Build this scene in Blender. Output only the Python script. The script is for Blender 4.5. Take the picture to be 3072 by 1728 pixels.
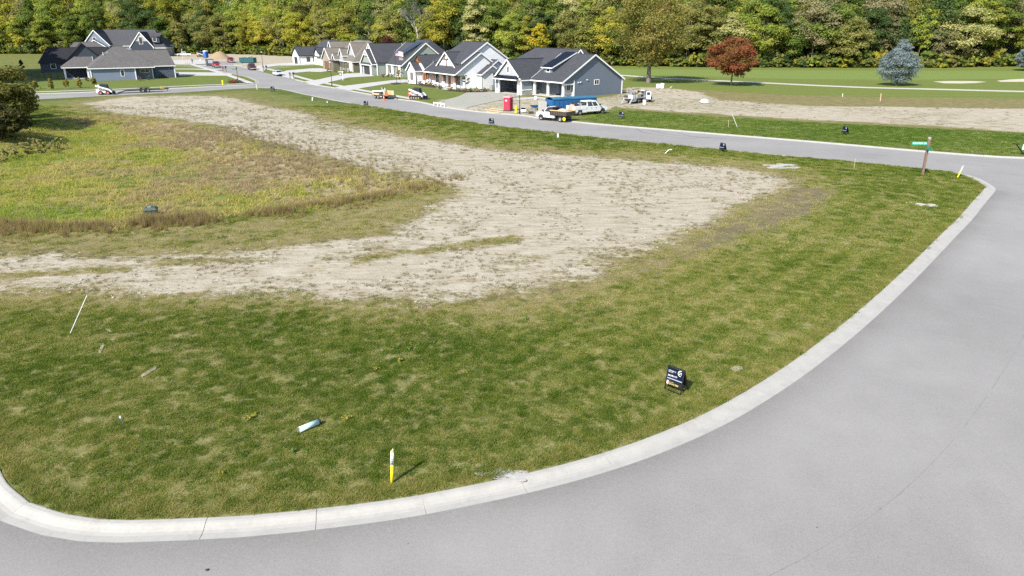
import bpy, bmesh, math, random
import numpy as np
from mathutils import Vector, Matrix
from mathutils.geometry import tessellate_polygon

for o in list(bpy.data.objects): bpy.data.objects.remove(o)
scene = bpy.context.scene
col = scene.collection
rad = math.radians

# ------------------------------------------------------------------ camera
CAM_H, PITCH, FOC = 13.0, rad(20.13), 2150.0
cam_d = bpy.data.cameras.new('camera'); cam = bpy.data.objects.new('camera', cam_d); col.objects.link(cam)
cam.location = (0, 0, CAM_H); cam.rotation_euler = (math.pi/2 - PITCH, 0, 0)
cam_d.sensor_width = 36; cam_d.lens = FOC/3072*36; cam_d.clip_end = 3000; cam_d.clip_start = 0.5
scene.camera = cam
# ------------------------------------------------------------------ sky, sun, exposure
SUN_EL, SUN_AZ = rad(41), math.atan2(-0.56, -0.83)      # azimuth as (x, y) of the direction towards the sun
world = bpy.data.worlds.new('World'); scene.world = world; world.use_nodes = True
nt = world.node_tree
sky = nt.nodes.new('ShaderNodeTexSky'); sky.sky_type = 'NISHITA'; sky.sun_disc = False
sky.sun_elevation = SUN_EL; sky.sun_rotation = SUN_AZ; sky.altitude = 200; sky.air_density = 1.0; sky.dust_density = 1.0
bg = nt.nodes['Background']; bg.inputs['Strength'].default_value = 0.11
nt.links.new(sky.outputs[0], bg.inputs['Color'])
sun_d = bpy.data.lights.new('sun', 'SUN'); sun_d.energy = 4.3; sun_d.angle = rad(0.53); sun_d.color = (1, 0.955, 0.88)
sun = bpy.data.objects.new('sun', sun_d); col.objects.link(sun)
sdir = Vector((math.sin(SUN_AZ)*math.cos(SUN_EL), math.cos(SUN_AZ)*math.cos(SUN_EL), math.sin(SUN_EL)))
sun.rotation_euler = sdir.to_track_quat('Z', 'Y').to_euler(); sun.location = (-40, -60, 80)
vs = scene.view_settings; vs.view_transform = 'Standard'; vs.look = 'None'; vs.gamma = 1; vs.use_curve_mapping = False
vs.exposure = 0.92
scene.cycles.use_denoising = False
scene.cycles.max_bounces = 6; scene.cycles.diffuse_bounces = 2; scene.cycles.glossy_bounces = 2
scene.cycles.transmission_bounces = 2; scene.cycles.transparent_max_bounces = 6; scene.cycles.caustics_reflective = False

# ------------------------------------------------------------------ survey: photo pixel of a point on flat ground -> metres
def G(u, v, z=0.0):
    x = (u-1536)/FOC; y = -(v-864)/FOC
    dy = math.cos(PITCH) + y*math.sin(PITCH); dz = -math.sin(PITCH) + y*math.cos(PITCH)
    t = (z-CAM_H)/dz
    return (x*t, dy*t)
def GL(pts, k=1.0, z=0.1): return [G(a*k, b*k, z) for a, b in pts]
def HGT(u, vb, vt):
    X, Y = G(u, vb); lo, hi = 0.0, 60.0
    for _ in range(40):
        m = (lo+hi)/2; f = Y*math.cos(PITCH)-(m-CAM_H)*math.sin(PITCH); w = Y*math.sin(PITCH)+(m-CAM_H)*math.cos(PITCH)
        if 864-FOC*w/f > vt: lo = m
        else: hi = m
    return lo

# ------------------------------------------------------------------ tagging
def tag(o, label=None, cat=None, group=None, kind=None):
    if label: o['label'] = label
    if cat: o['category'] = cat
    if group: o['group'] = group
    if kind: o['kind'] = kind
    return o
def thing(name, label, cat, loc=(0, 0, 0), rz=0.0, group=None):
    o = bpy.data.objects.new(name, None); col.objects.link(o); o.empty_display_size = 0.3
    o.location = loc; o.rotation_euler = (0, 0, rz)
    return tag(o, label, cat, group)
def copy_tree(o, parent=None):
    c = o.copy(); col.objects.link(c); c.parent = parent
    for ch in list(o.children): copy_tree(ch, c)
    return c

# ------------------------------------------------------------------ materials
MATS = {}
def ramp(nt, fac, stops):
    r = nt.nodes.new('ShaderNodeValToRGB'); e = r.color_ramp.elements
    while len(e) < len(stops): e.new(0.5)
    for i, (p, c) in enumerate(stops):
        e[i].position = p; e[i].color = (*c[:3], 1) if len(c) >= 3 else (c[0],)*3+(1,)
    nt.links.new(fac, r.inputs[0]); return r.outputs[0]
def noise(nt, vec, scale, detail=4, rough=0.55, dist=0.0):
    n = nt.nodes.new('ShaderNodeTexNoise'); n.inputs['Scale'].default_value = scale; n.inputs['Detail'].default_value = detail
    n.inputs['Roughness'].default_value = rough; n.inputs['Distortion'].default_value = dist
    nt.links.new(vec, n.inputs['Vector']); return n.outputs['Fac']
def mixc(nt, fac, a, b, mode='MIX'):
    m = nt.nodes.new('ShaderNodeMix'); m.data_type = 'RGBA'; m.blend_type = mode
    for s, i in ((fac, 0), (a, 6), (b, 7)):
        if hasattr(s, 'is_linked'): nt.links.new(s, m.inputs[i])
        elif i == 0: m.inputs[0].default_value = s
        else: m.inputs[i].default_value = (*s[:3], 1)
    return m.outputs[2]
def math_(nt, op, a, b=0.0, c=None, clamp=False):
    m = nt.nodes.new('ShaderNodeMath'); m.operation = op; m.use_clamp = clamp
    for i, s in enumerate((a, b) if c is None else (a, b, c)):
        if hasattr(s, 'is_linked'): nt.links.new(s, m.inputs[i])
        else: m.inputs[i].default_value = s
    return m.outputs[0]
def newmat(name):
    m = bpy.data.materials.new(name); m.use_nodes = True; nt = m.node_tree
    return m, nt, nt.nodes['Principled BSDF']
def M(name, c=(0.5,)*3, rough=0.7, var=0.15, scale=2.0, metal=0.0, spec=0.4, bump=0.0, bscale=30.0, stripes=None, dirt=None):
    """painted / plain procedural material: colour with noise wear, optional horizontal laps or ribs (bump only)"""
    if name in MATS: return MATS[name]
    m, nt, b = newmat(name)
    tc = nt.nodes.new('ShaderNodeTexCoord'); v = tc.outputs['Object']
    n1 = noise(nt, v, scale, 5, 0.6); n2 = noise(nt, v, scale*9, 3, 0.6)
    f = math_(nt, 'ADD', math_(nt, 'MULTIPLY', n1, 0.65), math_(nt, 'MULTIPLY', n2, 0.35))
    c = np.array(c[:3])
    out = ramp(nt, f, [(0.3, np.clip(c*(1-var), 0, 1)), (0.7, np.clip(c*(1+var), 0, 1))])
    if dirt is not None:
        dn = noise(nt, v, scale*1.7, 6, 0.7)
        out = mixc(nt, math_(nt, 'MULTIPLY', ramp(nt, dn, [(0.5, (0,)), (0.68, (1,))]), dirt[1]), out, dirt[0])
    nt.links.new(out, b.inputs['Base Color'])
    b.inputs['Roughness'].default_value = rough; b.inputs['Metallic'].default_value = metal
    b.inputs['Specular IOR Level'].default_value = spec
    h = None
    if stripes:
        sx = nt.nodes.new('ShaderNodeSeparateXYZ'); nt.links.new(v, sx.inputs[0])
        ax = sx.outputs[stripes[0]]
        h = math_(nt, 'FRACT', math_(nt, 'MULTIPLY', ax, 1.0/stripes[1]))
        if stripes[0] == 2: h = math_(nt, 'SUBTRACT', 1.0, h)
    if bump > 0 or h is not None:
        bp = nt.nodes.new('ShaderNodeBump'); bp.inputs['Strength'].default_value = 0.9 if h is not None else 0.6
        bp.inputs['Distance'].default_value = stripes[2] if h is not None else bump
        nt.links.new(h if h is not None else noise(nt, v, bscale, 4), bp.inputs['Height'])
        nt.links.new(bp.outputs[0], b.inputs['Normal'])
    MATS[name] = m; return m
def shingles(name, c, var=0.3):
    if name in MATS: return MATS[name]
    m, nt, b = newmat(name)
    v = nt.nodes.new('ShaderNodeTexCoord').outputs['Object']
    mp = nt.nodes.new('ShaderNodeMapping'); nt.links.new(v, mp.inputs[0]); mp.inputs['Scale'].default_value = (2.2, 2.2, 9)
    vo = nt.nodes.new('ShaderNodeTexVoronoi'); vo.inputs['Scale'].default_value = 1.6; nt.links.new(mp.outputs[0], vo.inputs['Vector'])
    n2 = noise(nt, v, 0.5, 4); n3 = noise(nt, v, 14, 3)
    sep = nt.nodes.new('ShaderNodeSeparateColor'); nt.links.new(vo.outputs['Color'], sep.inputs[0])
    f = math_(nt, 'ADD', math_(nt, 'MULTIPLY', sep.outputs[0], 0.5), math_(nt, 'ADD', math_(nt, 'MULTIPLY', n2, 0.3), math_(nt, 'MULTIPLY', n3, 0.2)))
    c = np.array(c); out = ramp(nt, f, [(0.15, c*(1-var)), (0.85, c*(1+var))])
    nt.links.new(out, b.inputs['Base Color']); b.inputs['Roughness'].default_value = 0.85; b.inputs['Specular IOR Level'].default_value = 0.25
    bp = nt.nodes.new('ShaderNodeBump'); bp.inputs['Strength'].default_value = 0.5; bp.inputs['Distance'].default_value = 0.03
    nt.links.new(f, bp.inputs['Height']); nt.links.new(bp.outputs[0], b.inputs['Normal'])
    MATS[name] = m; return m
def stonemat(name, cs, scale=3.2):
    if name in MATS: return MATS[name]
    m, nt, b = newmat(name)
    v = nt.nodes.new('ShaderNodeTexCoord').outputs['Object']
    mp = nt.nodes.new('ShaderNodeMapping'); nt.links.new(v, mp.inputs[0]); mp.inputs['Scale'].default_value = (1, 1, 1.9)
    vo = nt.nodes.new('ShaderNodeTexVoronoi'); vo.inputs['Scale'].default_value = scale; nt.links.new(mp.outputs[0], vo.inputs['Vector'])
    ve = nt.nodes.new('ShaderNodeTexVoronoi'); ve.feature = 'DISTANCE_TO_EDGE'; ve.inputs['Scale'].default_value = scale; nt.links.new(mp.outputs[0], ve.inputs['Vector'])
    sep = nt.nodes.new('ShaderNodeSeparateColor'); nt.links.new(vo.outputs['Color'], sep.inputs[0])
    c = ramp(nt, sep.outputs[0], [(i/(len(cs)-1), x) for i, x in enumerate(cs)])
    edge = ramp(nt, ve.outputs['Distance'], [(0.0, (0,)), (0.06, (1,))])
    nt.links.new(mixc(nt, edge, (0.3, 0.28, 0.25), c), b.inputs['Base Color']); b.inputs['Roughness'].default_value = 0.85
    bp = nt.nodes.new('ShaderNodeBump'); bp.inputs['Strength'].default_value = 0.8; bp.inputs['Distance'].default_value = 0.05
    nt.links.new(edge, bp.inputs['Height']); nt.links.new(bp.outputs[0], b.inputs['Normal'])
    MATS[name] = m; return m
def glassmat():
    if 'glass' in MATS: return MATS['glass']
    m, nt, b = newmat('glass'); b.inputs['Base Color'].default_value = (0.025, 0.03, 0.038, 1); b.inputs['Roughness'].default_value = 0.06
    b.inputs['Specular IOR Level'].default_value = 0.8
    v = nt.nodes.new('ShaderNodeTexCoord').outputs['Object']
    nt.links.new(ramp(nt, noise(nt, v, 1.3, 3), [(0.35, (0.012, 0.014, 0.018)), (0.7, (0.05, 0.055, 0.065))]), b.inputs['Base Color'])
    MATS['glass'] = m; return m

# ------------------------------------------------------------------ mesh builder
class MB:
    def __init__(s): s.v = []; s.f = []
    def add(s, vs, fs):
        b = len(s.v); s.v += [tuple(v) for v in vs]; s.f += [tuple(i+b for i in f) for f in fs]; return s
    def hexa(s, p): return s.add(p, [(3, 2, 1, 0), (4, 5, 6, 7), (0, 1, 5, 4), (1, 2, 6, 5), (2, 3, 7, 6), (3, 0, 4, 7)])
    def box(s, x0, y0, z0, x1, y1, z1):
        if x0 > x1: x0, x1 = x1, x0
        if y0 > y1: y0, y1 = y1, y0
        if z0 > z1: z0, z1 = z1, z0
        return s.hexa([(x0, y0, z0), (x1, y0, z0), (x1, y1, z0), (x0, y1, z0), (x0, y0, z1), (x1, y0, z1), (x1, y1, z1), (x0, y1, z1)])
    def cbox(s, x0, y0, z0, x1, y1, z1, c=0.05):
        """box whose four upright edges and top are chamfered"""
        def ring(i, z): return [(x0+i+c, y0+i, z), (x1-i-c, y0+i, z), (x1-i, y0+i+c, z), (x1-i, y1-i-c, z), (x1-i-c, y1-i, z), (x0+i+c, y1-i, z), (x0+i, y1-i-c, z), (x0+i, y0+i+c, z)]
        return s.loft([ring(0, z0), ring(0, z1-c), ring(c*0.8, z1)])
    def loft(s, rings, caps=True):
        n = len(rings[0]); b = len(s.v)
        for r in rings: s.v += [tuple(p) for p in r]
        for k in range(len(rings)-1):
            for i in range(n):
                j = (i+1) % n
                s.f.append((b+k*n+i, b+k*n+j, b+(k+1)*n+j, b+(k+1)*n+i))
        if caps:
            s.f.append(tuple(b+i for i in reversed(range(n)))); s.f.append(tuple(b+(len(rings)-1)*n+i for i in range(n)))
        return s
    def prism(s, poly, axis, lo, hi, lo_in=0.0, hi_in=0.0):
        """2-D polygon extruded along axis ('x': poly=(y,z); 'y': poly=(x,z); 'z': poly=(x,y))"""
        cx = sum(p[0] for p in poly)/len(poly); cy = sum(p[1] for p in poly)/len(poly)
        def ring(t, k):
            r = [((a-cx)*(1-k)+cx, (c-cy)*(1-k)+cy) for a, c in poly]
            return [(t, a, c) if axis == 'x' else (a, t, c) if axis == 'y' else (a, c, t) for a, c in r]
        return s.loft([ring(lo, lo_in), ring(hi, hi_in)])
    def slab(s, pts, t):
        n = len(pts); b = len(s.v)
        s.v += [tuple(p) for p in pts] + [(p[0], p[1], p[2]-t) for p in pts]
        s.f.append(tuple(b+i for i in range(n))); s.f.append(tuple(b+n+i for i in reversed(range(n))))
        for i in range(n):
            j = (i+1) % n; s.f.append((b+i, b+n+i, b+n+j, b+j))
        return s
    def cyl(s, p0, p1, r0, r1=None, n=8, caps=True):
        r1 = r0 if r1 is None else r1
        a = Vector(p0); d = (Vector(p1)-a); L = d.normalized()
        u = L.orthogonal().normalized(); w = L.cross(u)
        def ring(c, r): return [c+(u*math.cos(2*math.pi*i/n)+w*math.sin(2*math.pi*i/n))*r for i in range(n)]
        return s.loft([ring(a, r0), ring(a+d, r1)], caps)
    def bar(s, p0, p1, w, h, up=(0, 0, 1)):
        """box beam from p0 to p1, w wide, h along up"""
        a = Vector(p0); b = Vector(p1); d = (b-a).normalized(); u = Vector(up); sd = d.cross(u).normalized(); u = sd.cross(d).normalized()
        sd *= w/2; u *= h/2
        return s.hexa([a-sd-u, a+sd-u, b+sd-u, b-sd-u, a-sd+u, a+sd+u, b+sd+u, b-sd+u])
    def tube(s, path, r, n=6):
        for p, q in zip(path[:-1], path[1:]): s.cyl(p, q, r, r, n)
        return s
    def ball(s, c, rx, ry, rz, n=8, m=5, jit=0.0, rnd=None):
        rings = []
        for k in range(m+1):
            th = -math.pi/2+math.pi*k/m; th = max(-1.45, min(1.45, th))
            ring = []
            for i in range(n):
                a = 2*math.pi*i/n; j = 1+(rnd.uniform(-jit, jit) if rnd else 0)
                ring.append((c[0]+rx*math.cos(th)*math.cos(a)*j, c[1]+ry*math.cos(th)*math.sin(a)*j, c[2]+rz*math.sin(th)*j))
            rings.append(ring)
        return s.loft(rings)
    def mesh(s, name, mat, smooth=False):
        me = bpy.data.meshes.new(name); me.from_pydata(s.v, [], s.f); me.validate()
        if len(s.f) > 4:
            bm_ = bmesh.new(); bm_.from_mesh(me); bmesh.ops.recalc_face_normals(bm_, faces=bm_.faces); bm_.to_mesh(me); bm_.free()
        if mat: me.materials.append(mat)
        if smooth: me.polygons.foreach_set('use_smooth', [True]*len(me.polygons))
        return me
    def build(s, name, mat, parent=None, smooth=False):
        o = bpy.data.objects.new(name, s.mesh(name, mat, smooth)); col.objects.link(o); o.parent = parent
        return o
def part(name, mat, parent, mesh_obj=None):
    o = bpy.data.objects.new(name, mesh_obj); col.objects.link(o); o.parent = parent; return o
def np_mesh(name, V, F, mat, smooth=False):
    me = bpy.data.meshes.new(name); V = np.asarray(V, np.float32); F = np.asarray(F, np.int32); k = F.shape[1]
    me.vertices.add(len(V)); me.vertices.foreach_set('co', V.ravel())
    me.loops.add(F.size); me.loops.foreach_set('vertex_index', F.ravel())
    me.polygons.add(len(F)); me.polygons.foreach_set('loop_start', np.arange(0, F.size, k, dtype=np.int32)); me.polygons.foreach_set('loop_total', np.full(len(F), k, np.int32))
    if smooth: me.polygons.foreach_set('use_smooth', np.ones(len(F), bool))
    me.update(calc_edges=True)
    if mat: me.materials.append(mat)
    return me

# ------------------------------------------------------------------ numpy noise and polygons
def vnoise(x, y, seed=0):
    xi = np.floor(x).astype(np.int64); yi = np.floor(y).astype(np.int64); fx = x-xi; fy = y-yi
    fx = fx*fx*(3-2*fx); fy = fy*fy*(3-2*fy)
    def h(a, b):
        n = (a*374761393 + b*668265263 + seed*974634777) & 0x7fffffff
        n = ((n ^ (n >> 13))*1274126177) & 0x7fffffff
        return ((n ^ (n >> 16)) & 0xffff)/65535.0
    return (h(xi, yi)*(1-fx)+h(xi+1, yi)*fx)*(1-fy)+(h(xi, yi+1)*(1-fx)+h(xi+1, yi+1)*fx)*fy
def fbm(x, y, scale, oct=4, seed=0):
    s = 0; a = 0.5; t = 0
    for i in range(oct):
        s = s+a*vnoise(x/scale*2**i+17*i, y/scale*2**i-9*i, seed+i); t += a; a *= 0.5
    return s/t
def psd(x, y, poly, pad=1e9):
    """signed distance to a polygon, positive inside"""
    P = np.asarray(poly, float); d2 = np.full(x.shape, 1e12); ins = np.zeros(x.shape, bool)
    sel = (x > P[:, 0].min()-pad) & (x < P[:, 0].max()+pad) & (y > P[:, 1].min()-pad) & (y < P[:, 1].max()+pad)
    out = np.full(x.shape, -pad if pad < 1e8 else -1e6, float)
    if not sel.any(): return out
    xs = x[sel]; ys = y[sel]; d2 = np.full(xs.shape, 1e12); ins = np.zeros(xs.shape, bool)
    n = len(P)
    for i in range(n):
        x0, y0 = P[i]; x1, y1 = P[(i+1) % n]; ex, ey = x1-x0, y1-y0; L = ex*ex+ey*ey+1e-12
        t = np.clip(((xs-x0)*ex+(ys-y0)*ey)/L, 0, 1)
        d2 = np.minimum(d2, (xs-x0-t*ex)**2+(ys-y0-t*ey)**2)
        c = (y0 > ys) != (y1 > ys)
        ins ^= c & (xs < (x1-x0)*(ys-y0)/((y1-y0) if abs(y1-y0) > 1e-9 else 1e-9)+x0)
    out[sel] = np.where(ins, 1, -1)*np.sqrt(d2); return out
def sstep(a, b, x):
    t = np.clip((x-a)/(b-a), 0, 1); return t*t*(3-2*t)
def smooth_line(P, step=1.0):
    """Catmull-Rom through the points, resampled"""
    P = [Vector((p[0], p[1])) for p in P]; Q = [P[0]*2-P[1]]+P+[P[-1]*2-P[-2]]; out = []
    for i in range(1, len(Q)-2):
        a, b, c, d = Q[i-1:i+3]; n = max(1, int((c-b).length/step))
        for k in range(n):
            t = k/n; out.append(0.5*((2*b)+(c-a)*t+(2*a-5*b+4*c-d)*t*t+(3*b-a-3*c+d)*t**3))
    out.append(P[-1]); return [(p.x, p.y) for p in out]
def offset(P, d):
    """shift a polyline to its left by d"""
    out = []
    for i, p in enumerate(P):
        a = Vector(P[max(0, i-1)]); b = Vector(P[min(len(P)-1, i+1)]); t = (b-a).normalized()
        out.append((p[0]-t.y*d, p[1]+t.x*d))
    return out

# lettering meshes, made first while the scene is still light
TEXTS = {}
def make_text(txt, size, bold=0.0, align='LEFT', extr=0.002):
    cu = bpy.data.curves.new('t', 'FONT'); cu.body = txt; cu.size = size; cu.extrude = extr; cu.align_x = align; cu.offset = bold; cu.resolution_u = 4
    tmp = bpy.data.objects.new('t', cu); col.objects.link(tmp); dg = bpy.context.evaluated_depsgraph_get(); me = bpy.data.meshes.new_from_object(tmp.evaluated_get(dg)); bpy.data.objects.remove(tmp); me.materials.clear(); TEXTS[txt] = me
for a in (('CENTURY 21', 0.048, 0.0006), ('Bradley Realty', 0.030), ('260.399.1177', 0.075, 0.001), ('21', 0.115, 0.002, 'CENTER'), ('260.415.7000', 0.075, 0.001), ('Listing Agent', 0.032), ('GOLFVIEW DR', 0.22, 0.004)): make_text(*a)
# ================================================================== SETTING
K = 1.1925
# --- road edges (asphalt edge lines, metres)
near_px = [(0, 1310), (100, 1345), (200, 1362), (300, 1365), (450, 1360), (600, 1352), (750, 1338), (900, 1320), (1050, 1298), (1200, 1268), (1350, 1235), (1500, 1195), (1650, 1145), (1800, 1080), (1900, 1025), (2000, 960), (2100, 885), (2200, 800), (2300, 705), (2400, 600)]
near_edge = [(-42, 45), (-31, 33.5), (-22, 24.3), (-17.6, 19.6), (-15.6, 17.5)] + GL(near_px, K, 0) + GL([(2915, 660), (2954, 611), (2987, 570), (2976, 557), (2941, 537), (2892, 522)], 1, 0)
main_near = GL([(2839, 510), (2720, 497), (2581, 483), (2480, 474), (2362, 464), (2213, 450), (2014, 430), (1840, 414), (1529, 379), (1440, 367), (1133, 319), (1060, 308), (1009, 299.5), (909, 279)], 1, 0.1) + [(-48.0, 158.6), (-51.2, 162.4), (-54.4, 163.9), (-58.6, 162.2)]
side_near = GL([(652, 269), (560, 275), (430, 281), (304, 287), (130, 296), (0, 303)], 1, 0.1) + [(-128, 116), (-160, 96)]
lot_edge = smooth_line(near_edge + main_near + side_near, 0.8)          # the vacant lot lies to the left of this line
main_far = GL([(3072, 474.5), (2966, 469.5), (2755, 453.5), (2480, 429.5), (2163, 403.5), (1840, 377), (1723, 366), (1612, 354), (1559, 346), (1440, 336), (1326, 321), (1248, 305), (1180, 296.5), (1111, 284.5), (1002, 264.5), (928, 252), (909, 246), (860, 233), (846, 229.5), (770, 211), (713, 197)], 1, 0.1)
main_far = [(86, 68), (66, 71.5)] + main_far + [(-99, 266), (-98, 280), (-106, 290), (-118, 287), (-121, 275), (-112, 262)]
main_left = GL([(630, 204.6), (687, 218), (739, 228), (768, 238.5), (776, 245), (760, 251.5), (735, 254.5)], 1, 0.1)
side_far = GL([(560, 263), (430, 269), (272, 276), (63, 283)], 1, 0.1) + [(-116, 139), (-160, 112)]
far_line = smooth_line(main_far + main_left + side_far, 0.8)            # houses lie to the right of this line
near_out = smooth_line([(-52, 37), (-36, 22), (-27, 13), (-20, 7.5), (-12, 4.8), (-4, 5.0), (5, 8.0), (13, 12.5), (21, 18.5), (30, 27.5), (40, 39), (49, 50.5), (55, 57), (64, 60), (86, 57)], 0.8)
near_poly = near_out + list(reversed(smooth_line([(-42, 45), (-31, 33.5), (-22, 24.3), (-17.6, 19.6), (-15.6, 17.5)] + near_edge[5:] + main_near[:1], 0.8)))
road_poly = lot_edge + list(reversed(far_line)) + [(86, 57)] + list(reversed(near_out))
ROAD = np.array(road_poly)

# --- zones of the ground (outline points surveyed on flat ground)
Z_BARE = GL([(215, 262), (330, 243), (450, 240), (560, 240), (700, 268), (800, 295), (930, 325), (1100, 360), (1300, 382), (1500, 395), (1700, 405), (1850, 420), (1985, 452), (1950, 480), (1850, 520), (1740, 595), (1640, 635), (1500, 700), (1350, 733), (1250, 742), (1050, 772), (900, 772), (700, 757), (400, 750), (0, 745), (-400, 742), (-400, 640), (0, 640), (250, 640), (480, 632), (700, 600), (870, 590), (980, 560), (1070, 515), (1170, 475), (1000, 440), (900, 420), (800, 395), (700, 370), (600, 340), (540, 318), (430, 300), (330, 290), (270, 282)], K)
Z_BASIN = GL([(-500, 590), (0, 580), (300, 575), (600, 548), (850, 520), (1000, 490), (1150, 465), (1010, 445), (900, 425), (800, 398), (700, 375), (600, 343), (540, 322), (430, 304), (330, 296), (250, 290), (130, 300), (0, 340), (-500, 420)], K)
Z_BARE2 = GL([(1300, 300), (1480, 282), (1720, 300), (1860, 285), (1880, 258), (2000, 262), (2110, 278), (2150, 300), (2450, 318), (3300, 330), (3300, 412), (3072, 398), (2800, 378), (2450, 360), (2150, 343), (2000, 333), (1850, 323), (1740, 345), (1600, 348), (1500, 341), (1340, 322)])
Z_DRY2 = GL([(1860, 280), (1900, 262), (2100, 268), (2400, 285), (3300, 300), (3300, 420), (2450, 365), (1850, 330)])
Z_GOLF = GL([(1840, 262), (1960, 262), (2060, 268), (2200, 277), (2500, 289), (3400, 300), (3400, 205), (2400, 201), (1840, 199), (1700, 199), (1700, 262)])
Z_FAIR = GL([(1840, 222), (2060, 228), (2400, 237), (2700, 240), (3100, 236), (3400, 238), (3400, 218), (3000, 213), (2400, 211), (1840, 207)])
Z_LUSH = GL([(0, 752), (300, 758), (700, 768), (1000, 785), (1180, 830), (1330, 930), (1380, 1010), (1220, 1100), (1000, 1200), (700, 1290), (200, 1320), (0, 1200), (-300, 1000)], K)
Z_STRIP2 = GL([(1700, 350), (1860, 328), (2150, 350), (2450, 367), (2800, 385), (3300, 412), (3300, 480), (2966, 466), (2480, 427), (2163, 400), (1840, 374)])
Z_DARKBAND = GL([(2110, 475), (2060, 530), (1960, 575), (1850, 610), (1740, 655), (1600, 700), (1500, 716), (1560, 690), (1690, 640), (1760, 590), (1850, 545), (1950, 500), (2000, 470)], K)
Z_SITE = GL([(500, 150), (870, 163), (1000, 180), (880, 200), (800, 212), (700, 195), (600, 205), (540, 200), (480, 180)])
Z_LAWN1 = GL([(60, 290), (520, 263), (762, 251), (560, 190), (500, 205), (300, 225), (0, 235), (0, 285)])
Z_LAWN2 = GL([(760, 205), (860, 234), (930, 252), (1250, 304), (1300, 311), (1400, 282), (1480, 276), (1230, 235), (1000, 203), (880, 186)])
BARE_STREAKS = [[(380, 668), (700, 655), (720, 648), (400, 655)], [(890, 665), (1100, 635), (1300, 605), (1290, 598), (1080, 618), (900, 645)], [(0, 700), (330, 680), (330, 672), (0, 690)], [(620, 635), (850, 600), (1000, 590), (980, 575), (800, 585), (600, 620)]]
BARE_STREAKS = [GL(p, K) for p in BARE_STREAKS]

LOT_C = np.array(lot_edge[::4]+[lot_edge[-1], (-160, 60)])
Z_TAN = GL([(300, 292), (430, 300), (540, 318), (700, 370), (900, 425), (1130, 468), (960, 500), (760, 490), (600, 440), (500, 380), (420, 330)], K)
Z_DRYLEFT = GL([(-300, 590), (0, 590), (600, 562), (950, 508), (1110, 488), (1010, 560), (870, 600), (700, 612), (480, 642), (0, 655), (-300, 655)], K)
def road_gap(x, y): return -psd(x, y, ROAD, 40)          # metres outside the asphalt (negative on it)
def zones(x, y):
    n1 = fbm(x, y, 7, 4, 3)-0.5; n2 = fbm(x, y, 2.2, 3, 11)-0.5; n3 = fbm(x, y, 16, 3, 29)-0.5
    wob = n1*5+n2*2
    dB = psd(x, y, Z_BARE, 30)
    bare = sstep(-2.6, 2.6, dB+wob*0.65)
    for S in BARE_STREAKS: bare = bare*(1-0.75*sstep(-0.9, 0.5, psd(x, y, S, 12)+wob*0.3))
    thin = sstep(-0.12, 0.2, n3+n2*0.6)
    bare = bare*(0.74+0.26*thin)*(1-0.25*sstep(0.05, 0.22, fbm(x, y, 4.5, 4, 91)-0.5))
    dry = np.maximum(sstep(-7, 0.0, dB+wob*1.2), 0.9*sstep(-2.0, 1.0, psd(x, y, Z_DRYLEFT, 20)+wob*0.4))
    basin = sstep(-1.5, 2.0, psd(x, y, Z_BASIN, 30)+wob*0.4)
    b2 = sstep(-1.5, 1.5, psd(x, y, Z_BARE2, 20)+wob*0.45)
    d2 = sstep(-2, 3, psd(x, y, Z_DRY2, 20)+wob)
    strip2 = sstep(-0.8, 0.8, psd(x, y, Z_STRIP2, 20)+wob*0.15)
    b2 = b2*(1-strip2)*(0.66+0.34*thin); d2 = d2*(1-strip2)
    site = sstep(-4, 4, psd(x, y, Z_SITE, 40)+wob)*0.9
    golf = sstep(-2, 2, psd(x, y, Z_GOLF, 60)+wob*0.3)
    fair = sstep(-1, 1, psd(x, y, Z_FAIR, 60)+n3*3)
    lawns = np.maximum(sstep(-2, 2, psd(x, y, Z_LAWN1, 30)), sstep(-2, 2, psd(x, y, Z_LAWN2, 30)))
    lush = sstep(-3, 3, psd(x, y, Z_LUSH, 30)+wob*1.2)
    tan = sstep(-4.0, 3.0, psd(x, y, Z_TAN, 25)+wob*0.8)
    lotd = psd(x, y, LOT_C)
    thatch = sstep(0.2, 1.0, lotd)*(1-sstep(112, 128, y))
    dark = sstep(-0.8, 1.0, psd(x, y, Z_DARKBAND, 15)+wob*0.25)
    return dict(bare=np.maximum(np.maximum(bare, b2*0.95), site), dry=np.maximum(dry, d2), basin=basin, golf=np.maximum(golf, 0.75*lawns), fair=fair*golf, lush=np.maximum(np.maximum(lush, strip2), np.maximum(lawns, 0.85*(1-sstep(3.0, 7.0, lotd+wob*0.5))*sstep(0.2, 0.8, lotd)*sstep(72, 84, y))), dark=dark, thatch=thatch, tan=tan)
def hill(x, y):
    """height of the ground"""
    rg = road_gap(x, y)
    z = -0.06+0.16*sstep(0.38, 0.74, rg)
    bd = psd(x, y, Z_BASIN, 30)
    z = z-1.0*sstep(0, 7, bd)*sstep(0, 3, rg)
    z = z+(fbm(x, y, 5, 3, 5)-0.5)*0.10*sstep(0.8, 3, rg)
    z = z+7.0*sstep(10, 120, y-(300-x*0.55))           # the wood stands on rising ground
    return z
def ground_z(x, y): return float(hill(np.array([float(x)]), np.array([float(y)]))[0])

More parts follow.
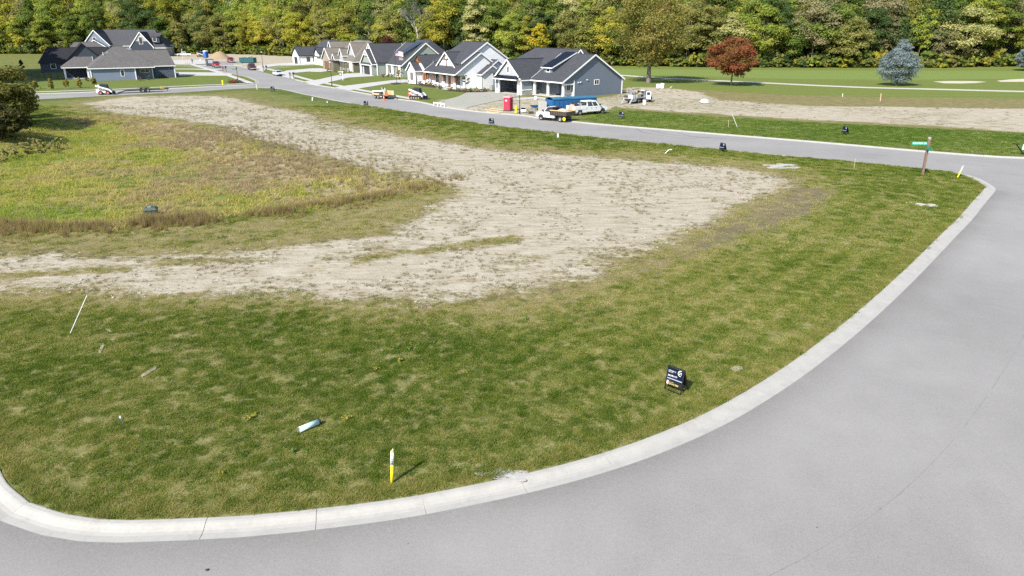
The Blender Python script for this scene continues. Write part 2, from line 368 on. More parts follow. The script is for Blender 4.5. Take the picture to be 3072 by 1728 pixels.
def axis_pts(a, b, seg):
    out = [a]; 
    while out[-1] < b: out.append(out[-1]+seg(out[-1]))
    return np.array(out)
gx = axis_pts(-620, 620, lambda x: 0.5 if -50 < x < 50 else (0.8 if -120 < x < 110 else (6 if abs(x) < 250 else 30)))
gy = axis_pts(-60, 900, lambda y: 0.42 if 12 < y < 70 else (0.55 if 12 < y < 130 else (0.8 if 12 < y < 215 else (1.2 if 12 < y < 300 else (6 if 0 < y < 430 else 25)))))
X, Y = np.meshgrid(gx, gy); x = X.ravel(); y = Y.ravel()
zz = hill(x, y); Zn = zones(x, y)
nx, ny = len(gx), len(gy); idx = np.arange(nx*ny).reshape(ny, nx)
F = np.stack([idx[:-1, :-1], idx[:-1, 1:], idx[1:, 1:], idx[1:, :-1]], -1).reshape(-1, 4)

def ground_material():
    m, nt, b = newmat('ground_soil_and_turf')
    tc = nt.nodes.new('ShaderNodeTexCoord'); v = tc.outputs['Object']
    A = {}
    for k in ('bare', 'dry', 'basin', 'golf', 'fair', 'lush', 'dark', 'thatch', 'tan'):
        a = nt.nodes.new('ShaderNodeAttribute'); a.attribute_name = k; A[k] = a.outputs['Fac']
    nb = noise(nt, v, 0.12, 6, 0.6); nm = noise(nt, v, 0.7, 6, 0.65); nf = noise(nt, v, 4.5, 5, 0.7); nff = noise(nt, v, 19, 4, 0.7)
    mp = nt.nodes.new('ShaderNodeMapping'); nt.links.new(v, mp.inputs[0]); mp.inputs['Scale'].default_value = (1.0, 3.0, 1); mp.inputs['Rotation'].default_value = (0, 0, rad(-14))
    nst = noise(nt, mp.outputs[0], 0.5, 6, 0.68)
    mix4 = math_(nt, 'ADD', math_(nt, 'MULTIPLY', nm, 0.45), math_(nt, 'ADD', math_(nt, 'MULTIPLY', nf, 0.35), math_(nt, 'MULTIPLY', nff, 0.2)))
    # turf: yellow green with straw and dark tufts; lusher zone darker green
    turf = ramp(nt, mix4, [(0.34, (0.046, 0.073, 0.016)), (0.48, (0.109, 0.130, 0.032)), (0.60, (0.181, 0.179, 0.058)), (0.72, (0.275, 0.231, 0.120))])
    lush = ramp(nt, mix4, [(0.34, (0.026, 0.052, 0.010)), (0.50, (0.061, 0.098, 0.019)), (0.62, (0.109, 0.133, 0.035)), (0.74, (0.217, 0.189, 0.096))])
    c = mixc(nt, A['lush'], turf, lush)
    big = ramp(nt, nb, [(0.38, (0,)), (0.62, (1,))])
    c = mixc(nt, math_(nt, 'MULTIPLY', big, 0.4), c, ramp(nt, mix4, [(0.35, (0.102, 0.115, 0.029)), (0.6, (0.217, 0.196, 0.072)), (0.75, (0.290, 0.245, 0.136))]))
    th = ramp(nt, mix4, [(0.34, (0.09, 0.095, 0.028)), (0.5, (0.175, 0.165, 0.058)), (0.66, (0.30, 0.262, 0.135))])
    th = mixc(nt, math_(nt, 'MULTIPLY', A['lush'], 0.5), th, ramp(nt, mix4, [(0.34, (0.07, 0.082, 0.024)), (0.5, (0.15, 0.145, 0.052)), (0.68, (0.27, 0.235, 0.125))]))
    c = mixc(nt, A['thatch'], c, th)
    basin = ramp(nt, mix4, [(0.33, (0.109, 0.112, 0.026)), (0.5, (0.217, 0.196, 0.058)), (0.66, (0.304, 0.245, 0.099))])
    basin = mixc(nt, ramp(nt, nb, [(0.5, (0,)), (0.62, (0.8,))]), basin, ramp(nt, mix4, [(0.35, (0.072, 0.123, 0.022)), (0.65, (0.174, 0.224, 0.048))]))
    basin = mixc(nt, ramp(nt, noise(nt, v, 0.16, 5, 0.6, 0.5), [(0.52, (0,)), (0.64, (0.75,))]), basin, ramp(nt, mix4, [(0.35, (0.123, 0.091, 0.058)), (0.65, (0.239, 0.182, 0.120))]))
    dry = ramp(nt, mix4, [(0.34, (0.102, 0.092, 0.038)), (0.52, (0.203, 0.165, 0.077)), (0.68, (0.319, 0.259, 0.160))])
    c = mixc(nt, math_(nt, 'MULTIPLY', A['dry'], 0.8), c, dry)
    basin = mixc(nt, math_(nt, 'MULTIPLY', A['tan'], 0.85), basin, ramp(nt, mix4, [(0.33, (0.15, 0.115, 0.06)), (0.5, (0.25, 0.20, 0.12)), (0.66, (0.35, 0.295, 0.20))]))
    c = mixc(nt, A['basin'], c, basin)
    c = mixc(nt, math_(nt, 'MULTIPLY', A['dark'], 0.85), c, ramp(nt, mix4, [(0.35, (0.080, 0.070, 0.040)), (0.65, (0.217, 0.175, 0.112))]))
    # bare gravelly soil, the plants on it breaking it up
    bare = ramp(nt, math_(nt, 'ADD', math_(nt, 'MULTIPLY', nst, 0.5), math_(nt, 'MULTIPLY', mix4, 0.5)), [(0.36, (0.235, 0.192, 0.130)), (0.47, (0.335, 0.292, 0.217)), (0.60, (0.43, 0.393, 0.32))])
    bw = math_(nt, 'ADD', A['bare'], math_(nt, 'MULTIPLY', math_(nt, 'SUBTRACT', math_(nt, 'ADD', math_(nt, 'MULTIPLY', nf, 0.5), math_(nt, 'MULTIPLY', nst, 0.5)), 0.5), 2.6))
    bw = ramp(nt, bw, [(0.34, (0,)), (0.74, (1,))])
    weeds = ramp(nt, math_(nt, 'ADD', math_(nt, 'MULTIPLY', nff, 0.6), math_(nt, 'MULTIPLY', nf, 0.4)), [(0.55, (0,)), (0.66, (0.65,))])
    bare = mixc(nt, weeds, bare, (0.2, 0.175, 0.10))
    c = mixc(nt, bw, c, bare)
    wv = nt.nodes.new('ShaderNodeTexWave'); wv.inputs['Scale'].default_value = 0.055; wv.inputs['Distortion'].default_value = 0.8; wv.bands_direction = 'Y'; nt.links.new(v, wv.inputs[0])
    golf = mixc(nt, wv.outputs['Fac'], (0.112, 0.146, 0.030), (0.130, 0.162, 0.037))
    golf = mixc(nt, ramp(nt, mix4, [(0.4, (0,)), (0.65, (0.6,))]), golf, (0.16, 0.175, 0.05))
    golf = mixc(nt, A['fair'], golf, mixc(nt, wv.outputs['Fac'], (0.142, 0.186, 0.046), (0.160, 0.204, 0.055)))
    c = mixc(nt, A['golf'], c, golf)
    nt.links.new(c, b.inputs['Base Color']); b.inputs['Roughness'].default_value = 0.95; b.inputs['Specular IOR Level'].default_value = 0.1
    bp = nt.nodes.new('ShaderNodeBump'); bp.inputs['Strength'].default_value = 0.7; bp.inputs['Distance'].default_value = 0.12
    nt.links.new(math_(nt, 'ADD', math_(nt, 'MULTIPLY', nf, 0.7), math_(nt, 'MULTIPLY', nff, 0.3)), bp.inputs['Height']); nt.links.new(bp.outputs[0], b.inputs['Normal'])
    return m
me = np_mesh('ground', np.stack([x, y, zz], -1), F, ground_material(), True)
for k, a in Zn.items():
    at = me.attributes.new(k, 'FLOAT', 'POINT'); at.data.foreach_set('value', a.astype(np.float32))
ground = bpy.data.objects.new('ground', me); col.objects.link(ground); tag(ground, 'vacant lot, lawns and golf course ground', None, None, 'structure')

# --- asphalt
def poly_sheet(name, poly, z, mat, kind='structure', label=None, thick=0.0):
    vs = [Vector((p[0], p[1], z)) for p in poly]; tris = tessellate_polygon([vs])
    mb = MB(); mb.add(vs, [t for t in tris])
    if thick:
        n = len(vs); mb.v += [(p[0], p[1], z-thick) for p in poly]
        for i in range(n): mb.f.append((i, (i+1) % n, n+(i+1) % n, n+i))
    o = mb.build(name, mat); tag(o, label, None, None, kind)
    for p in o.data.polygons:
        if p.normal.z < -0.5: p.flip()
    return o
def asphalt():
    m, nt, b = newmat('asphalt')
    v = nt.nodes.new('ShaderNodeTexCoord').outputs['Object']
    n1 = noise(nt, v, 0.11, 5, 0.55); n2 = noise(nt, v, 0.9, 5, 0.6); n3 = noise(nt, v, 22, 3, 0.8); n4 = noise(nt, v, 7, 4, 0.7)
    f = math_(nt, 'ADD', math_(nt, 'ADD', math_(nt, 'MULTIPLY', n1, 0.30), math_(nt, 'MULTIPLY', n2, 0.10)), math_(nt, 'ADD', math_(nt, 'MULTIPLY', n3, 0.46), math_(nt, 'MULTIPLY', n4, 0.14)))
    c = ramp(nt, f, [(0.34, (0.176, 0.168, 0.157)), (0.5, (0.250, 0.239, 0.226)), (0.66, (0.314, 0.301, 0.285))])
    st = ramp(nt, noise(nt, v, 2.6, 6, 0.75), [(0.70, (0,)), (0.76, (0.35,))])
    c = mixc(nt, st, c, (0.16, 0.155, 0.15))
    nt.links.new(c, b.inputs['Base Color']); b.inputs['Roughness'].default_value = 0.8; b.inputs['Specular IOR Level'].default_value = 0.3
    bp = nt.nodes.new('ShaderNodeBump'); bp.inputs['Strength'].default_value = 0.35; bp.inputs['Distance'].default_value = 0.01
    nt.links.new(n3, bp.inputs['Height']); nt.links.new(bp.outputs[0], b.inputs['Normal'])
    return m
MA = asphalt()
road = poly_sheet('road', road_poly, 0.004, MA, 'structure', 'pale grey asphalt street curving round the vacant lot')
mseam = M('asphalt_seam', (0.205, 0.198, 0.19), 0.85, 0.3, 3)
seam = offset(lot_edge[:150], -5.6)
rnd = random.Random(4)
mb = MB(); W = [0.004+0.010*rnd.random() for _ in seam]
for i in range(8, len(seam)-1):
    if rnd.random() < 0.86:
        a = Vector(seam[i]); c = Vector(seam[i+1]); t = (c-a).normalized(); n_ = Vector((-t.y, t.x))
        mb.add([(*(a-n_*W[i]), 0.008), (*(c-n_*W[i+1]), 0.008), (*(c+n_*W[i+1]), 0.008), (*(a+n_*W[i]), 0.008)], [(0, 1, 2, 3)])
sm = mb.build('paving_seam', mseam, road)
# dark skid arcs on the far street
mskid = M('tyre_marks', (0.15, 0.146, 0.142), 0.85, 0.2, 4)
mb = MB()
for line in ([(1908, 386), (1930, 397), (1975, 405), (2040, 413), (2090, 417)], [(1955, 391), (2000, 402), (2060, 409), (2130, 414)], [(2030, 398), (2080, 409), (2180, 417)]):
    L = smooth_line(GL(line, 1, 0), 0.6)
    for p, q in zip(offset(L, 0.09)[:-1], offset(L, 0.09)[1:]):
        pass
    A1, A2 = offset(L, 0.09), offset(L, -0.09)
    for i in range(len(L)-1): mb.add([(*A2[i], 0.0075), (*A2[i+1], 0.0075), (*A1[i+1], 0.0075), (*A1[i], 0.0075)], [(0, 1, 2, 3)])
mb.build('tyre_mark', mskid, road)

# --- rolled concrete kerbs, one object per poured section
mkerb = M('kerb_concrete', (0.355, 0.341, 0.312), 0.85, 0.10, 1.2, bump=0.004, bscale=60, dirt=((0.27, 0.258, 0.235), 0.5))
PROF = [(-0.0, -0.12), (0.0, 0.006), (0.24, 0.0), (0.36, 0.016), (0.47, 0.056), (0.56, 0.098), (0.63, 0.118), (0.75, 0.122), (0.79, 0.112), (0.79, -0.12)]
def kerb(name, line, side, label, length=3.05):
    root = bpy.data.objects.new(name, None); col.objects.link(root); tag(root, label, None, None, 'structure')
    L = [0.0]
    for p, q in zip(line[:-1], line[1:]): L.append(L[-1]+math.dist(p, q))
    L = np.array(L); P = np.array(line)
    k = 0; total = L[-1]; rn = random.Random(9)
    while (k+1)*length <= total:
        s0 = k*length+0.007; s1 = (k+1)*length-0.007; ss = np.linspace(s0, s1, 8)
        pts = np.stack([np.interp(ss, L, P[:, 0]), np.interp(ss, L, P[:, 1])], -1)
        OFF = [np.array(offset([tuple(a) for a in pts], side*d)) for d, _ in PROF]
        dz = rn.uniform(-0.004, 0.004)
        rings = [[(OFF[j][i][0], OFF[j][i][1], PROF[j][1]+dz) for j in range(len(PROF))] for i in range(8)]
        mb = MB().loft(rings); o = mb.build('kerb_section', mkerb, root)
        k += 1
    return root
def cut(line, y0=None, f=None): return [p for p in line if f(p)]
vis = lambda p: 8 < p[1] and abs(p[0]) < 0.80*p[1]+14
kerb('kerb', [p for p in lot_edge if vis(p)], 1, 'pale rolled concrete kerb round the vacant lot')
kerb('kerb', [p for p in far_line if p[1] > 60 and abs(p[0]) < 0.8*p[1]+14 and (p[1] < 258)][:235], -1, 'pale rolled concrete kerb on the houses side of the street')
kerb('kerb', [p for p in far_line[300:] if vis(p) and p[1] < 258], -1, 'pale rolled concrete kerb along the side street lawn')

# dirt washed along the gutter and worn wheel paths: thin stained films on the asphalt
def film(name, d0, d1, strength, colr, line, side):
    m, nt, b = newmat(name); v = nt.nodes.new('ShaderNodeTexCoord').outputs['Object']; a = nt.nodes.new('ShaderNodeAttribute'); a.attribute_name = 'fade'
    b.inputs['Base Color'].default_value = (*colr, 1); b.inputs['Roughness'].default_value = 0.85; b.inputs['Specular IOR Level'].default_value = 0.2
    n_ = math_(nt, 'ADD', math_(nt, 'MULTIPLY', noise(nt, v, 0.45, 5, 0.65), 0.7), math_(nt, 'MULTIPLY', noise(nt, v, 9, 4, 0.7), 0.5))
    al = math_(nt, 'MULTIPLY', math_(nt, 'MULTIPLY', a.outputs['Fac'], ramp(nt, n_, [(0.42, (0.15,)), (0.75, (1,))])), strength, clamp=True)
    nt.links.new(al, b.inputs['Alpha'])
    offs = np.linspace(d0, d1, 7); fade = np.sin(np.linspace(0, np.pi, 7)) if d0 > 0.5 else (1-np.linspace(0, 1, 7))**1.6
    L = [offset(line, side*-o) for o in offs]; n = len(line); V = [(*L[j][i], 0.0085) for i in range(n) for j in range(7)]; F_ = [(i*7+j, i*7+j+1, (i+1)*7+j+1, (i+1)*7+j) for i in range(n-1) for j in range(6)]
    me = np_mesh(name, V, F_, m); at = me.attributes.new('fade', 'FLOAT', 'POINT'); at.data.foreach_set('value', np.tile(fade, n).astype(np.float32))
    o = bpy.data.objects.new(name, me); col.objects.link(o); o.parent = road; return o
NL = [p for p in lot_edge if vis(p) and p[1] < 60][:150]
film('gutter_stain', 0.02, 1.6, 0.28, (0.15, 0.14, 0.125), NL, 1)
# ================================================================== VEGETATION
def leaf_material(name, inst=False, trans=0.5, c=None, var=0.35):
    m, nt, b = newmat(name); nt.nodes.remove(b)
    out = nt.nodes['Material Output']
    if c is not None:
        rgb = nt.nodes.new('ShaderNodeRGB'); rgb.outputs[0].default_value = (*c, 1); colr = rgb.outputs[0]
    elif inst:
        a = nt.nodes.new('ShaderNodeAttribute'); a.attribute_type = 'INSTANCER'; a.attribute_name = 'tint'; colr = a.outputs['Color']
    else:
        oi = nt.nodes.new('ShaderNodeObjectInfo'); colr = oi.outputs['Color']
    at = nt.nodes.new('ShaderNodeAttribute'); at.attribute_name = 'leafv'; f = at.outputs['Fac']
    hs = nt.nodes.new('ShaderNodeHueSaturation'); nt.links.new(colr, hs.inputs['Color'])
    nt.links.new(math_(nt, 'ADD', math_(nt, 'MULTIPLY', f, -0.07), 0.535), hs.inputs['Hue'])
    nt.links.new(math_(nt, 'ADD', math_(nt, 'MULTIPLY', f, 2*var), 1-var), hs.inputs['Value'])
    d = nt.nodes.new('ShaderNodeBsdfDiffuse'); t = nt.nodes.new('ShaderNodeBsdfTranslucent'); mx = nt.nodes.new('ShaderNodeMixShader')
    nt.links.new(hs.outputs[0], d.inputs[0]); nt.links.new(hs.outputs[0], t.inputs[0]); mx.inputs[0].default_value = trans
    nt.links.new(d.outputs[0], mx.inputs[1]); nt.links.new(t.outputs[0], mx.inputs[2]); nt.links.new(mx.outputs[0], out.inputs[0])
    MATS[name] = m; return m
ML = leaf_material('leaves'); MLI = leaf_material('leaves_wood', True); MGI = leaf_material('grass_blades', True, 0.45, None, 0.25)
MBARK = M('bark', (0.16, 0.135, 0.11), 0.9, 0.35, 3, bump=0.02, bscale=12); MBARKP = M('bark_pale', (0.36, 0.33, 0.28), 0.9, 0.3, 2)

def add_leafv(me, vals):
    a = me.attributes.new('leafv', 'FLOAT', 'FACE'); a.data.foreach_set('value', np.asarray(vals, np.float32))
def quads(P, N, S, rs, aspect=0.75):
    """leaf quads at P with normals N and sizes S"""
    n = len(P); r = rs.normal(size=(n, 3)); U = np.cross(N, r); U /= np.linalg.norm(U, axis=1)[:, None]+1e-9; W = np.cross(N, U)
    U = U*S[:, None]; W = W*S[:, None]*aspect
    V = np.stack([P-U-W*0.35, P-W, P+U+W*0.2, P+W], 1).reshape(-1, 3)
    return V, np.arange(4*n).reshape(n, 4)
def crown(name, seed, R, H, z0, nblob, nleaf, leaf, mat, shape='round', droop=0.0, big=1.0):
    """crown R wide (radius), from z0 to H: leaf quads round many clumps filling an uneven outline"""
    rs = np.random.RandomState(seed); hc = (H-z0)/2; zc = z0+hc
    B = []; tries = 0
    while len(B) < nblob and tries < nblob*40:
        tries += 1
        d = rs.normal(size=3); d /= np.linalg.norm(d); r = rs.uniform(0.25, 1)**0.45
        p = d*r; t = (p[2]+1)/2
        if shape == 'cone': k = (1-t)**0.75*0.95+0.06
        elif shape == 'spruce': k = np.interp(t, [0, 0.1, 0.28, 0.5, 0.75, 0.9, 1], [0.85, 0.97, 1.0, 0.80, 0.44, 0.19, 0.03])
        elif shape == 'oval': k = 0.55+0.5*math.sin(math.pi*min(1, t*0.9+0.1))
        else: k = 1
        lob = 0.8+0.35*vnoise(np.array([math.atan2(p[1], p[0])*1.3+seed]), np.array([p[2]*2.2+seed*3.1]), seed)[0]
        q = np.array([p[0]*R*k*lob, p[1]*R*k*lob, zc+p[2]*hc*0.95])
        B.append((*q, rs.uniform(0.16, 0.30)*big*R*(0.55+0.45*k)))
    B = np.array(B); per = nleaf//len(B); Ps = []; Ns = []
    for bx, by, bz, br in B:
        d = rs.normal(size=(per, 3)); d /= np.linalg.norm(d, axis=1)[:, None]; d[:, 2] = np.where(d[:, 2] < -0.35, -d[:, 2]*0.6, d[:, 2])
        rr = br*rs.uniform(0.55, 1.12, per)
        P = np.array([bx, by, bz])+d*rr[:, None]*np.array([1.15, 1.15, 0.85]); P[:, 2] -= droop*rs.uniform(0, 1, per)
        N = d+np.array([0, -0.25, 0.35])*0+np.array([0, 0, 0.3])+rs.normal(size=(per, 3))*0.5; N /= np.linalg.norm(N, axis=1)[:, None]
        Ps.append(P); Ns.append(N)
    P = np.concatenate(Ps); N = np.concatenate(Ns)
    S = leaf*rs.uniform(0.55, 1.3, len(P))
    V, Fq = quads(P, N, S, rs); me = np_mesh(name, V, Fq, mat)
    bl = np.repeat(rs.uniform(0, 1, len(B)), per); add_leafv(me, np.clip(0.55*bl+0.45*rs.uniform(0, 1, len(P)), 0, 1))
    return me, B
def trunk(name, seed, h, r, B, mat, nlimb=7, z_limb=0.35, bend=0.02):
    rn = random.Random(seed); mb = MB(); pts = []
    for i in range(7):
        t = i/6; pts.append(Vector((rn.uniform(-1, 1)*bend*h*t, rn.uniform(-1, 1)*bend*h*t, h*t)))
    n = 7
    def ring(c, rr): return [(c.x+rr*math.cos(2*math.pi*k/n), c.y+rr*math.sin(2*math.pi*k/n), c.z) for k in range(n)]
    rings = [ring(Vector((0, 0, -0.4)), r*1.5), ring(Vector((0, 0, 0.25)), r*1.15)]
    for i, p in enumerate(pts[1:], 1): rings.append(ring(p, max(0.03, r*(1-0.85*i/6))))
    mb.loft(rings)
    order = list(range(len(B))); rn.shuffle(order)
    for k in order[:nlimb]:
        tip = Vector(B[k][:3]); zs = max(h*z_limb, min(h*0.9, tip.z*0.75)); i = min(5, int(zs/h*6)); a = pts[i].lerp(pts[i+1], zs/h*6-i)
        mid = a.lerp(tip, 0.5)+Vector((0, 0, -0.06*h*rn.random()))
        mb.cyl(a, mid, r*0.36, r*0.22, 5); mb.cyl(mid, tip, r*0.22, r*0.06, 5)
    return mb.mesh(name, mat, True)

def scatter(name, pts, rot, scl, tint, sources, label, idx=None):
    """one 'stuff' object: source meshes set on many points"""
    n = len(pts); me = bpy.data.meshes.new(name); me.vertices.add(n); me.vertices.foreach_set('co', np.asarray(pts, np.float32).ravel())
    def at(nm, ty, val, f):
        a = me.attributes.new(nm, ty, 'POINT'); a.data.foreach_set(f, np.asarray(val, np.float32 if ty != 'INT' else np.int32).ravel())
    r3 = np.zeros((n, 3)); r3[:, 2] = rot
    at('rot3', 'FLOAT_VECTOR', r3, 'vector'); at('scl3', 'FLOAT_VECTOR', scl, 'vector'); at('tint', 'FLOAT_VECTOR', tint, 'vector')
    at('pick', 'INT', idx if idx is not None else np.random.RandomState(1).randint(0, len(sources), n), 'value')
    c = bpy.data.collections.new(name+'_source')
    for i, s in enumerate(sources):
        so = bpy.data.objects.new('%s_source_%02d' % (name, i), s); c.objects.link(so)
    ng = bpy.data.node_groups.new(name, 'GeometryNodeTree')
    ng.interface.new_socket('Geometry', in_out='INPUT', socket_type='NodeSocketGeometry'); ng.interface.new_socket('Geometry', in_out='OUTPUT', socket_type='NodeSocketGeometry')
    N = ng.nodes; gi = N.new('NodeGroupInput'); go = N.new('NodeGroupOutput'); mp = N.new('GeometryNodeMeshToPoints'); ip = N.new('GeometryNodeInstanceOnPoints'); ci = N.new('GeometryNodeCollectionInfo')
    ci.inputs['Collection'].default_value = c; ci.inputs['Separate Children'].default_value = True; ci.inputs['Reset Children'].default_value = True
    def na(nm, ty):
        a = N.new('GeometryNodeInputNamedAttribute'); a.data_type = ty; a.inputs['Name'].default_value = nm; return [o for o in a.outputs if o.enabled and o.name == 'Attribute'][0]
    Lk = ng.links.new
    Lk(gi.outputs[0], mp.inputs['Mesh']); Lk(mp.outputs[0], ip.inputs['Points']); Lk(ci.outputs[0], ip.inputs['Instance']); ip.inputs['Pick Instance'].default_value = True
    Lk(na('pick', 'INT'), ip.inputs['Instance Index'])
    e = N.new('FunctionNodeEulerToRotation'); Lk(na('rot3', 'FLOAT_VECTOR'), e.inputs[0]); Lk(e.outputs[0], ip.inputs['Rotation']); Lk(na('scl3', 'FLOAT_VECTOR'), ip.inputs['Scale'])
    Lk(ip.outputs[0], go.inputs[0])
    o = bpy.data.objects.new(name, me); col.objects.link(o); md = o.modifiers.new('scatter', 'NODES'); md.node_group = ng
    tag(o, label, None, None, 'stuff'); return o

# --- grass on the vacant lot
def tuft(name, seed, n, rad_, h0, h1, w, lean=0.5):
    rs = np.random.RandomState(seed); a = rs.uniform(0, 2*np.pi, n); r = rad_*np.sqrt(rs.uniform(0, 1, n)); P = np.stack([r*np.cos(a), r*np.sin(a), np.full(n, -0.01)], -1)
    h = rs.uniform(h0, h1, n); t = rs.uniform(0, 2*np.pi, n); wv = np.stack([np.cos(t), np.sin(t), np.zeros(n)], -1)*w; l = rs.normal(size=(n, 2))*lean*h[:, None]
    tip = P+np.stack([l[:, 0], l[:, 1], h], -1); V = np.stack([P-wv, P+wv, tip], 1).reshape(-1, 3)
    me = np_mesh(name, V, np.arange(3*n).reshape(n, 3), MGI); add_leafv(me, rs.uniform(0, 1, n)); return me
T_SHORT = [tuft('grass_tuft', s, 46, 0.17, 0.03, 0.085, 0.009, 0.75) for s in range(3)]
T_SPECK = [tuft('speck_tuft', 50+s, 16, 0.09, 0.03, 0.14, 0.010, 0.7) for s in range(3)]
T_LONG = [tuft('long_grass_tuft', 10+s, 60, 0.22, 0.08, 0.20, 0.010, 0.7) for s in range(3)]
T_WEED = [tuft('weed_clump', 20+s, 46, 0.24, 0.35, 0.85, 0.013, 0.22) for s in range(4)]
T_LOWWEED = [tuft('low_weed_clump', 30+s, 40, 0.30, 0.10, 0.34, 0.014, 0.55) for s in range(3)]
rs = np.random.RandomState(77)
def in_view(x, y, m=1.04):
    f = y*math.cos(PITCH)+CAM_H*math.sin(PITCH); return (np.abs(x)/f < m*1536/FOC+0.6/np.maximum(f, 1)) & (y > 13)
def lot_points(n, ymin, ymax, xr=90, gap=0.66):
    # even density on the ground
    y = rs.uniform(ymin, ymax, n); x = rs.uniform(-1, 1, n)*xr; k = in_view(x, y)
    x = x[k]; y = y[k]; k = road_gap(x, y) > gap
    x = x[k]; y = y[k]
    return x, y
LOT = LOT_C
def lot_only(x, y): return psd(x, y, LOT, 5) > -0.2 if False else psd(x, y, LOT) > 0
def grass_tint(x, y, Z, rs):
    n1 = fbm(x, y, 3.5, 3, 41); n2 = fbm(x, y, 0.24, 2, 43); n3 = fbm(x, y, 11, 3, 47)
    dk = psd(x, y, LOT); mow = 0.14*np.sin(dk*2*np.pi/1.7+n3*2)*sstep(1.0, 3.0, dk)*(1-sstep(12, 17, dk))*sstep(-4, 6, x)
    t = np.clip(mow+(n1-0.5)*0.42+(n2-0.5)*0.95+(n3-0.5)*0.6+0.40-0.14*Z['lush']+0.40*Z['dry']*(1-0.6*Z['lush'])+0.2*Z['dark']+rs.normal(size=len(x))*0.24, 0, 1)
    cs = np.array([(0.084, 0.142, 0.017), (0.150, 0.213, 0.033), (0.245, 0.272, 0.056), (0.345, 0.325, 0.092), (0.45, 0.395, 0.18)])
    return np.stack([np.interp(t, [0, 0.25, 0.5, 0.75, 1], cs[:, i]) for i in range(3)], -1), t
MCLOD = M('soil_clod', (0.33, 0.29, 0.22), 0.95, 0.25, 3)
_r = random.Random(55); SPECKS = []
for _ in range(420):
    y_ = 16+54*_r.random()**1.2; x_ = _r.uniform(-0.75, 0.75)*(y_+4); SPECKS.append((x_, y_, _r.uniform(0.05, 0.20)*(1+y_/60)))
_x = np.array([p[0] for p in SPECKS]); _y = np.array([p[1] for p in SPECKS]); _Z = zones(_x, _y); _k = (psd(_x, _y, LOT) > 1.6) & (_Z['bare'] < 0.15) & (_Z['basin'] < 0.05) & (fbm(_x, _y, 6, 2, 15) > 0.46)
SPECKS = [p for p, q in zip(SPECKS, _k) if q]
def near_speck(x, y):
    o = np.zeros(len(x), bool)
    for sx_, sy_, sr_ in SPECKS: o |= (((x-sx_)/1.5)**2+(y-sy_)**2) < (sr_*1.3+0.05)**2
    return o
def make_grass():
    P = []; S = []; T = []
    for n, y0, y1, sc in ((30000, 13.5, 26, 1.0), (36000, 26, 42, 1.3), (40000, 42, 80, 2.0), (18000, 80, 125, 3.2)):
        x, y = lot_points(n*2, y0, y1, 16+0.72*y1, 0.9)
        k = lot_only(x, y); x = x[k]; y = y[k]
        Z = zones(x, y); keep = (rs.uniform(0, 1, len(x)) > Z['bare']*1.5+0.0) & (rs.uniform(0, 1, len(x)) > np.maximum(Z['basin']*0.85, np.maximum(Z['dark']*0.8, 0.72*Z['dry']*(1-Z['lush'])))) & (fbm(x, y, 0.30, 2, 61) < 0.60+0.2*rs.uniform(0, 1, len(x)))
        keep &= ~(near_speck(x, y) & (rs.uniform(0, 1, len(x)) < 0.8))
        x = x[keep]; y = y[keep]; Z = {a: b[keep] for a, b in Z.items()}
        z = hill(x, y); P.append(np.stack([x, y, z], -1)); s = sc*rs.uniform(0.75, 1.25, len(x)); gt, tt = grass_tint(x, y, Z, rs); S.append(np.stack([s, s, s**0.6*(1.25-0.6*tt)*(0.8+0.4*rs.uniform(0, 1, len(x)))], -1)); T.append(gt)
    P = np.concatenate(P); S = np.concatenate(S); T = np.concatenate(T)
    scatter('lawn_grass', P, rs.uniform(0, 6.28, len(P)), S, T, T_SHORT, 'mown green and straw coloured grass of the vacant corner lot')
    # longer pale fringe leaning over the kerb
    L = [p for p in lot_edge if vis(p) and p[1] < 130]; x = []; y = []
    for (a, b), (c, d) in zip(L[:-1], L[1:]):
        m = 26 if b < 45 else 10
        for _ in range(m):
            t = rs.uniform(); px_, py_ = a+(c-a)*t, b+(d-b)*t; q = offset([(px_, py_), (px_+c-a, py_+d-b)], 0.95+abs(rs.normal())*0.35)[0]; x.append(q[0]); y.append(q[1])
    x = np.array(x); y = np.array(y); s = rs.uniform(0.5, 0.85, len(x)); Z = zones(x, y); tt = grass_tint(x, y, Z, rs)[0]*0.6+np.array([(0.36, 0.33, 0.11)])*0.4
    scatter('kerb_grass', np.stack([x, y, np.full(len(x), 0.09)], -1), rs.uniform(0, 6.28, len(x)), np.stack([s, s, s], -1), tt, T_LONG, 'longer yellowish grass fringe along the kerb of the vacant lot')
    # weeds of the basin and its tall brown bank
    P = []; S = []; T = []; I = []
    x, y = lot_points(34000, 45, 135, 100); k = lot_only(x, y); x = x[k]; y = y[k]
    Z = zones(x, y); k = Z['basin'] > rs.uniform(0.2, 1, len(x)); x = x[k]; y = y[k]
    n = fbm(x, y, 9, 3, 71); s = rs.uniform(0.8, 1.7, len(x)); P.append(np.stack([x, y, hill(x, y)], -1)); S.append(np.stack([s*1.3, s*1.3, s*0.9], -1))
    t = np.clip((n-0.5)*2.2+0.45+0.6*zones(x, y)['tan']+rs.normal(size=len(x))*0.2, 0, 1); cs = np.array([(0.28, 0.35, 0.06), (0.44, 0.42, 0.09), (0.52, 0.45, 0.15), (0.40, 0.31, 0.18)])
    T.append(np.stack([np.interp(t, [0, 0.4, 0.7, 1], cs[:, i]) for i in range(3)], -1))
    P = np.concatenate(P); S = np.concatenate(S); T = np.concatenate(T)
    scatter('basin_weeds', P, rs.uniform(0, 6.28, len(P)), S, T, T_LOWWEED, 'yellow and olive weeds filling the hollow of the vacant lot')
    bank = smooth_line(GL([(-300, 588), (0, 578), (150, 580), (300, 574), (450, 562), (600, 548), (750, 532), (880, 512), (980, 494), (1060, 478), (1120, 466), (1170, 458)], K, 0), 0.5)
    x = []; y = []; tl = []
